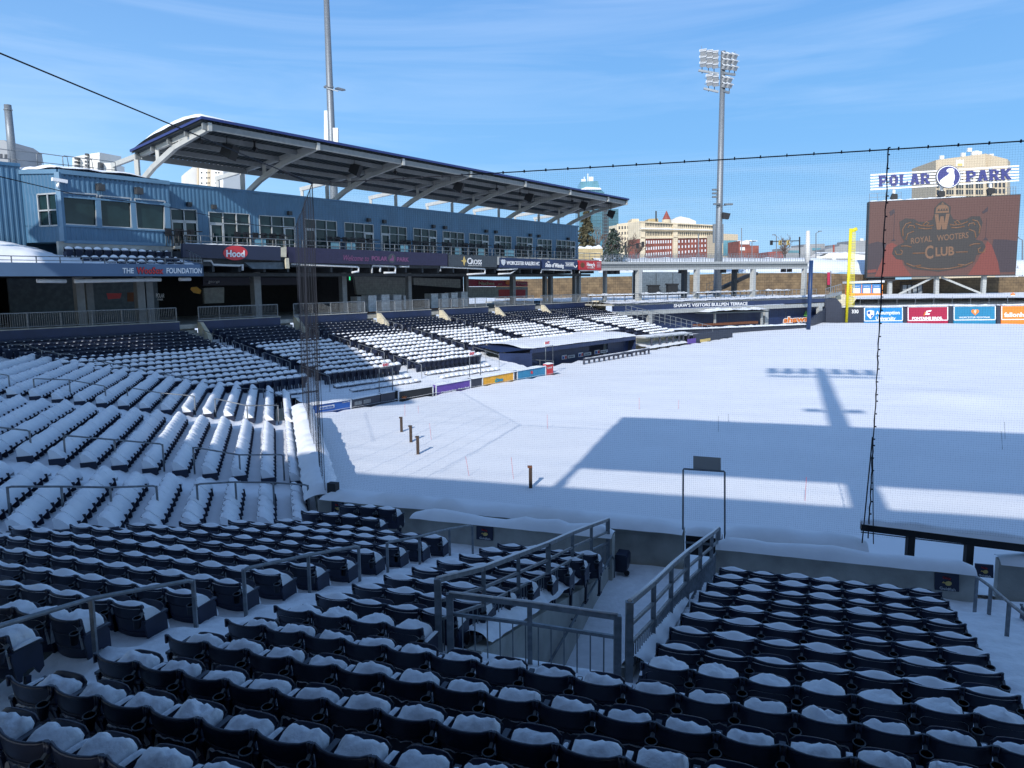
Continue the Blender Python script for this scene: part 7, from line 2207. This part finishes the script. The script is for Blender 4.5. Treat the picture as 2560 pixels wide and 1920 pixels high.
    for x, y, h in ((2363, 396, 8), (2417, 389, 8), (2443, 387, 10), (2450, 386, 11), (2458, 386, 9), (2488, 389, 4), (2433, 372, 1)):
        mb.bar(S.pt(x, y, -4), S.pt(x, y - h, -4), .7); mb.obox(S.pt(x, y - h * .7, -4), (1.0, 0, 0), (0, .5, 0), (0, 0, .9))
    mb.build('roof_aerial', 'offwhite', o)
    # towers behind the booth at left
    for lab, Y, parts, cells in [('tall cream tower with stacked dark balconies behind the press booth', 300, [([(181, 440), (214, 440), (214, 386), (181, 393)], 80), ([(214, 440), (249, 440), (249, 381), (214, 386)], 110)], [(195, 396 + 9 * k, 201, 401 + 9 * k) for k in range(5)] + [(221, 386 + 9 * k, 227, 391 + 9 * k) for k in range(6)]),
                                 ('shorter cream tower right of the balcony tower at left', 290, [([(241, 445), (280, 445), (277, 407), (243, 407)], 90)], [(253, 408, 259, 436)])]:
        o = thing('apartment_tower', px_y(220, 440, Y), lab, 'building')
        for pts, az in parts: S = frontal(Y, az, 230); block(S, pts, 10, 'bldg_white', parent=o)
        windows(frontal(Y, 90, 230), o, cells, 'win_dark', 2.5, 2.6)
    o = thing('apartment_tower', px_y(530, 470, 280), 'wide white apartment tower with small square windows below the canopy', 'building')
    S1_ = frontal(280, 118, 520); block(S1_, [(496, 480), (558, 480), (558, 412), (496, 407)], 10, 'bldg_white', parent=o)
    Sa = frontal(280, 60, 490); block(Sa, [(463, 480), (496, 480), (496, 407), (463, 432)], 10, 'bldg_white', 'side_wall', o)
    Sb = frontal(284, 60, 560); block(Sb, [(556, 480), (594, 480), (592, 421), (556, 413)], 10, 'bldg_white', 'side_wall', o)
    cells = [(x, y, x + 3, y + 3.4) for y in (416, 430, 443, 456) for x in (503, 516, 522, 539, 546)]
    windows(S1_, o, cells, 'win_dark', .2, .3)
    windows(Sb, o, [(x, y, x + 3, y + 3.4) for y in (426, 439, 452) for x in (572, 584)], 'win_dark', .2, .3)
    mb = MB(); S1_.rect(mb, 519, 480, 527, 414, .1, .2); S1_.rect(mb, 494, 480, 498, 408, .3, .3); mb.build('wall_strip', 'beige', o)
    o = thing('grey_building', px_y(10, 410, 200), 'olive grey building at the left edge beside the steel chimney', 'building')
    S = frontal(200, 90, 15); block(S, [(-40, 440), (33, 440), (33, 366), (10, 350), (-40, 352)], 12, 'bldg_grey', parent=o)
    windows(S, o, [(0, 385, 6, 396), (12, 386, 18, 397)], 'win_dark')
    p = px_y(34, 425, 120); q = px_y(29, 262, 120)
    o = thing('steel_chimney', p, 'shiny steel chimney pipe rising above the blue wall at left', 'chimney')
    mb = MB(); mb.tube([p, Vector((p.x, p.y, q.z))], [.62, .50], 14); mb.build('flue', 'galv', o)
    mb = MB(); c = Vector((p.x, p.y, q.z - .8)); mb.tube([c, c + Vector((0, 0, .15))], .6, 14); mb.build('collar', 'galv', o)
    # traffic lights and street lamps
    for lab, Y, px, lights in [('black traffic signal arm with three lights beside the white mast', 210, [(1999, 660), (1999, 592), (1998, 602), (1925, 604)], [1928, 1949, 1969]), ('dark traffic signal arm left of the brick block', 190, [(1565, 655), (1564, 605), (1564, 618), (1606, 607)], [1593, 1607])]:
        S = frontal(Y, 90, px[0][0])
        o = thing('traffic_signal', S.pt(*px[0]), lab, 'traffic light', 'traffic signals')
        mb = MB(); mb.bar(S.pt(*px[0]), S.pt(*px[1]), .3); mb.bar(S.pt(*px[2]), S.pt(*px[3]), .22); mb.build('mast_arm', 'black', o)
        for x in lights:
            y = 603 if px[0][0] > 1900 else lerp(618, 607, (x - 1564) / 42)
            mb = MB(); mb.obox(S.pt(x, y + 4, .2), (.32, 0, 0), (0, .25, 0), (0, 0, .62)); h = mb.build('signal_head', 'gold' if x > 1930 and x < 1980 else 'black', o)
            for j in (-.4, 0, .4):
                mb = MB(); mb.obox(S.pt(x, y + 4, .5) + Vector((0, 0, j)), (.16, 0, 0), (0, .06, 0), (0, 0, .14)); mb.build('lens', 'black', h)
    for i, (x, y0, y1, Y, d) in enumerate([(2040, 655, 583, 230, 10), (1746, 655, 585, 200, 0), (1941, 655, 590, 230, -6), (2556, 690, 600, 200, -14), (1854, 650, 570, 260, 0), (1880, 655, 605, 240, 5)]):
        S = frontal(Y, 90, x)
        mb = MB(); mb.bar(S.pt(x, y0), S.pt(x, y1), .22)
        if d: mb.bar(S.pt(x, y1), S.pt(x + d, y1 - abs(d) * .5), .15); mb.obox(S.pt(x + d, y1 - abs(d) * .5), (.5, 0, 0), (0, .2, 0), (0, 0, .12))
        single(mb, 'street_lamp', 'galv', f"thin grey street lamp on the skyline, {ORD[sorted((2040, 1746, 1941, 2556, 1854, 1880)).index(x)]} from the left", 'street lamp', 'street lamps on the skyline')

# ------------------------------------------------------------------ trees
def leaf_cloud(mb, rnd, fn, n, size, mi=0):
    for _ in range(n):
        p = fn(); s = size * rnd.uniform(.6, 1.4)
        a = Vector((rnd.gauss(0, 1), rnd.gauss(0, 1), rnd.gauss(0, 1))).normalized()
        b = a.orthogonal().normalized() * s; c = a.cross(b).normalized() * s * .7
        mb.face([p - b, p + c, p + b, p - c], mi)

def conifer(name, base, h, r, lab, m, snowy, seed, n=1700):
    rnd = random.Random(seed)
    o = thing(name, base, lab, 'tree')
    mb = MB(); mb.tube([base, base + Vector((0, 0, h * .95))], [h * .025, h * .004], 7); mb.build('trunk', 'bark', o)
    mb = MB()
    tiers = 15
    br = []
    for k in range(tiers * 7):
        t = rnd.uniform(.08, .97); a = rnd.uniform(0, 2 * PI)
        L = r * (1 - t) ** .8 * rnd.uniform(.65, 1.15) + .05 * r
        br.append((t, a, L))
    def pick():
        t, a, L = rnd.choice(br); u = rnd.random() ** .6
        return base + Vector((math.cos(a) * L * u, math.sin(a) * L * u, h * t - L * u * .28 + rnd.gauss(0, .02 * h))) + Vector((rnd.gauss(0, .03 * r), rnd.gauss(0, .03 * r), 0))
    leaf_cloud(mb, rnd, pick, n, h * .028)
    mb.build('crown', m, o)
    if snowy:
        mb = MB()
        def ps(): p = pick(); return p + Vector((0, 0, h * .018))
        for _ in range(int(n * snowy)):
            p = ps(); s = h * .018 * rnd.uniform(.6, 1.5); a = rnd.uniform(0, PI)
            mb.face([p + Vector((math.cos(a + k * PI / 2.5) * s, math.sin(a + k * PI / 2.5) * s, rnd.uniform(-.2, .2) * s)) for k in range(5)])
        mb.build('crown_snow', 'snow', o)

def bare_tree(base, h, spread, lab, seed, m='twig', depth=5):
    rnd = random.Random(seed)
    o = thing('bare_tree', base, lab, 'tree', 'bare winter trees')
    tr, cr = MB(), MB()
    def grow(p, d, L, r, lv):
        q = p + d * L
        mid = p + d * L * .5 + Vector((rnd.gauss(0, .05), rnd.gauss(0, .05), 0)) * L
        (tr if lv < 2 else cr).tube([p, mid, q], [r, r * .8, r * .62], 5 if lv < 2 else 3, cap=False)
        if lv >= depth: return
        for _ in range(rnd.choice((2, 3, 3)) if lv else 4):
            ax = Vector((rnd.gauss(0, 1), rnd.gauss(0, 1), rnd.gauss(0, .35)))
            nd = (d + ax * spread + Vector((0, 0, .12))).normalized()
            grow(q if rnd.random() < .6 else mid, nd, L * rnd.uniform(.62, .82), r * .66, lv + 1)
    grow(base, Vector((0, 0, 1)), h * .30, h * .030, 0)
    tr.build('trunk', 'bark', o); cr.build('crown', m, o)

def trees():
    def B(x, y, Y): return px_y(x, y, Y)
    conifer('pine_tree', B(1466, 655, 185), 12.5, 3.6, 'dark olive pine standing behind the far end of the suite level', 'needle_brown', 0, 3, 2600)
    conifer('spruce_tree', B(1533, 665, 165), 7.8, 4.3, 'dense green spruce dusted with snow beside the tan building', 'needle', .38, 4, 2600)
    for i, (x, Y, h, sp, lab) in enumerate([(1478, 190, 9, .42, 'bare brown tree just right of the blue suite wall'), (1500, 200, 10, .45, 'bare brown tree behind the tan building, left of the spruce'), (1522, 215, 11, .45, 'tall bare tree rising behind the snowy spruce'), (1566, 205, 9, .45, 'bare tree between the spruce and the brick block'), (1590, 215, 8, .45, 'bare tree in front of the cream side wing of the brick block'), (1543, 225, 10, .45, 'bare tree behind the spruce on its right side'),
                                            (1962, 240, 11, .5, 'wide bare tree behind the three-light traffic signal')]):
        bare_tree(B(x, 660, Y), h, sp, lab, 20 + i)
    for i, (x, y, Y, h) in enumerate([(2060, 668, 172, 1.6), (2075, 672, 170, 1.8), (2100, 676, 168, 2.0), (2128, 674, 170, 1.7), (2548, 692, 165, 3.2), (2575, 690, 166, 3.0)]):
        bare_tree(B(x, y + 4, Y), h, .55, f"small leafless shrub on the snow slope, {ORD[i]} from the left", 60 + i, 'twig', 4)

city(); trees()

# ------------------------------------------------------------------ the first-base and home-plate stands behind and left of the eye
def behind():
    tn = math.tan(R(SUN_EL))
    A1b = 107.0                          # this stand runs along its field wall
    F = azv(A1b); NB = azv(A1b - 90)     # NB towards the field
    org = P1(-7.1, -2.6, 0)
    def Q(s, n, z): return org + F * s + NB * n + Vector((0, 0, z))
    o = thing('grandstand', Q(20, 0, -2), 'first base suite building with canopy above the seats, behind the eye', 'building')
    mb = MB()
    zp = 8.25
    # suite box behind the facade, parapet casts the nearer shadow edge
    mb.prism([Q(-14, -12, 4.2), Q(80, -12, 4.2), Q(80, 0, 4.2), Q(-14, 0, 4.2)], (0, 0, zp - 4.2))
    mb.prism([Q(-14, -14, -2.3), Q(80, -14, -2.3), Q(80, -13.6, -2.3), Q(-14, -13.6, -2.3)], (0, 0, 6.5))
    mb.build('wall', 'blue_metal', o)
    mb = MB()
    mb.prism([Q(-14, -12, 3.0), Q(80, -12, 3.0), Q(80, 3.6, 3.0), Q(-14, 3.6, 3.0)], (0, 0, .5))
    mb.prism([Q(-14, 3.4, 3.0), Q(80, 3.4, 3.0), Q(80, 3.6, 3.0), Q(-14, 3.6, 3.0)], (0, 0, 1.3))
    mb.build('balcony_slab', 'navy_sign', o)
    mb = MB(); mb.prism([Q(-14, -14, -2.6), Q(80, -14, -2.6), Q(80, -.5, -2.6), Q(-14, -.5, -2.6)], (0, 0, .3)); mb.build('concourse_floor', 'concrete_dark', o)
    for k in range(10): mb = MB(); mb.bar(Q(-12 + 9 * k, -4, -2.5), Q(-12 + 9 * k, -4, 3.2), .6); mb.build('column', 'steel_grey', o)
    o = thing('grandstand_canopy', Q(20, 2, 8), 'sloping steel canopy of the first base stand behind the eye', 'canopy')
    nF, zF = 8.4, 11.0
    nR, zR = .9, 9.25
    mb = MB(); mb.prism([Q(0, nR, zR), Q(80, nR, zR), Q(80, nF, zF), Q(0, nF, zF)], (0, 0, .2)); mb.build('roof_deck', 'deck_grey', o)
    for k in range(10):
        s = .2 + k * 9.5
        mb = MB(); mb.bar(Q(s, nF - .3, zF - .4), Q(s, -2, 8.6), .26, .34); mb.bar(Q(s, nF - .5, zF - .5), Q(s, -.8, 8.3), .2, .3); mb.bar(Q(s, -1, 7.8), Q(s, -1, 9.2), .3); mb.build('roof_frame', 'steel_white', o)
    p = P1(2.5, -5.0, 0)
    o = thing('light_tower', Vector((p.x, p.y, -6)), 'floodlight tower behind the first base stand that throws its shadow on the field', 'light tower')
    mb = MB(); mb.tube([Vector((p.x, p.y, -6)), Vector((p.x, p.y, 31.2))], [.62, .40], 12); mb.build('pole', 'galv', o)
    mb = MB()
    for z, w in ((29.6, 3.6), (28.3, 3.6)): mb.bar(p + F * -w + Vector((0, 0, z)), p + F * w + Vector((0, 0, z)), .3, .28)
    mb.build('cross_arm', 'galv', o)
    for z in (30.6, 29.9, 29.1):
        for a_ in (-3.3, -2.2, -1.1, 1.1, 2.2, 3.3):
            mb = MB(); mb.obox(p + F * a_ + NB * .5 + Vector((0, 0, z)), F * .36, NB * .18, (0, 0, .24)); mb.build('lamp', 'bldg_grey', o)
    mb = MB(); mb.bar(p - F * 1.25 + NB * .5 + Vector((0, 0, 19.6)), p + F * 1.25 + NB * .5 + Vector((0, 0, 19.6)), .16)
    for a_ in (-1.0, 1.0): mb.obox(p + F * a_ + NB * .6 + Vector((0, 0, 19.7)), F * .42, NB * .3, (0, 0, .13))
    mb.build('side_lamp', 'galv', o)
    # home-plate stand at the left: unseen box and canopy, sized for the shade they cast
    E_ = azv(163.0); N_ = azv(73.0)
    def shift(r, n0, z):                 # point at height z that shades (r, n0) of the eye-level plane
        return P1(r, n0 - z / tn, z)
    o = thing('home_grandstand', shift(-24, 14, 11.5), 'home plate suite building left of the eye that shades the seats behind home', 'building')
    a = shift(-17.6, 7.6, 11.5); 
    d = (E_ * -1)
    mb = MB()
    a0 = Vector((a.x, a.y, 0)); b0 = a0 + d * 30
    mb.prism([a0 + Vector((0, 0, 4)), b0 + Vector((0, 0, 4)), b0 - N_ * 10 + Vector((0, 0, 4)), a0 - N_ * 10 + Vector((0, 0, 4))], (0, 0, 7.5)); mb.build('wall', 'blue_metal', o)
    o = thing('shade_canopy', shift(-25, 24, 16), 'high sloping canopy over the home plate stand left of the eye', 'canopy')
    tip = shift(-19.6, 26.6, 16.0)
    t0 = Vector((tip.x, tip.y, 0)); u0 = t0 + d * 29.5
    mb = MB(); mb.prism([t0 + Vector((0, 0, 16)), u0 + Vector((0, 0, 16)), u0 - N_ * 10.5 + Vector((0, 0, 15.2)), t0 - N_ * 10.5 + Vector((0, 0, 15.2))], (0, 0, .2)); mb.build('roof_deck', 'deck_grey', o)
    for k in range(4):
        q = t0 + d * (1 + k * 9)
        mb = MB(); mb.bar(q + Vector((0, 0, 15.7)), q - N_ * 11 + Vector((0, 0, 14.8)), .26, .34); mb.bar(q - N_ * 9.5 + Vector((0, 0, 11)), q - N_ * 9.5 + Vector((0, 0, 15.2)), .3); mb.build('roof_frame', 'steel_white', o)

behind()
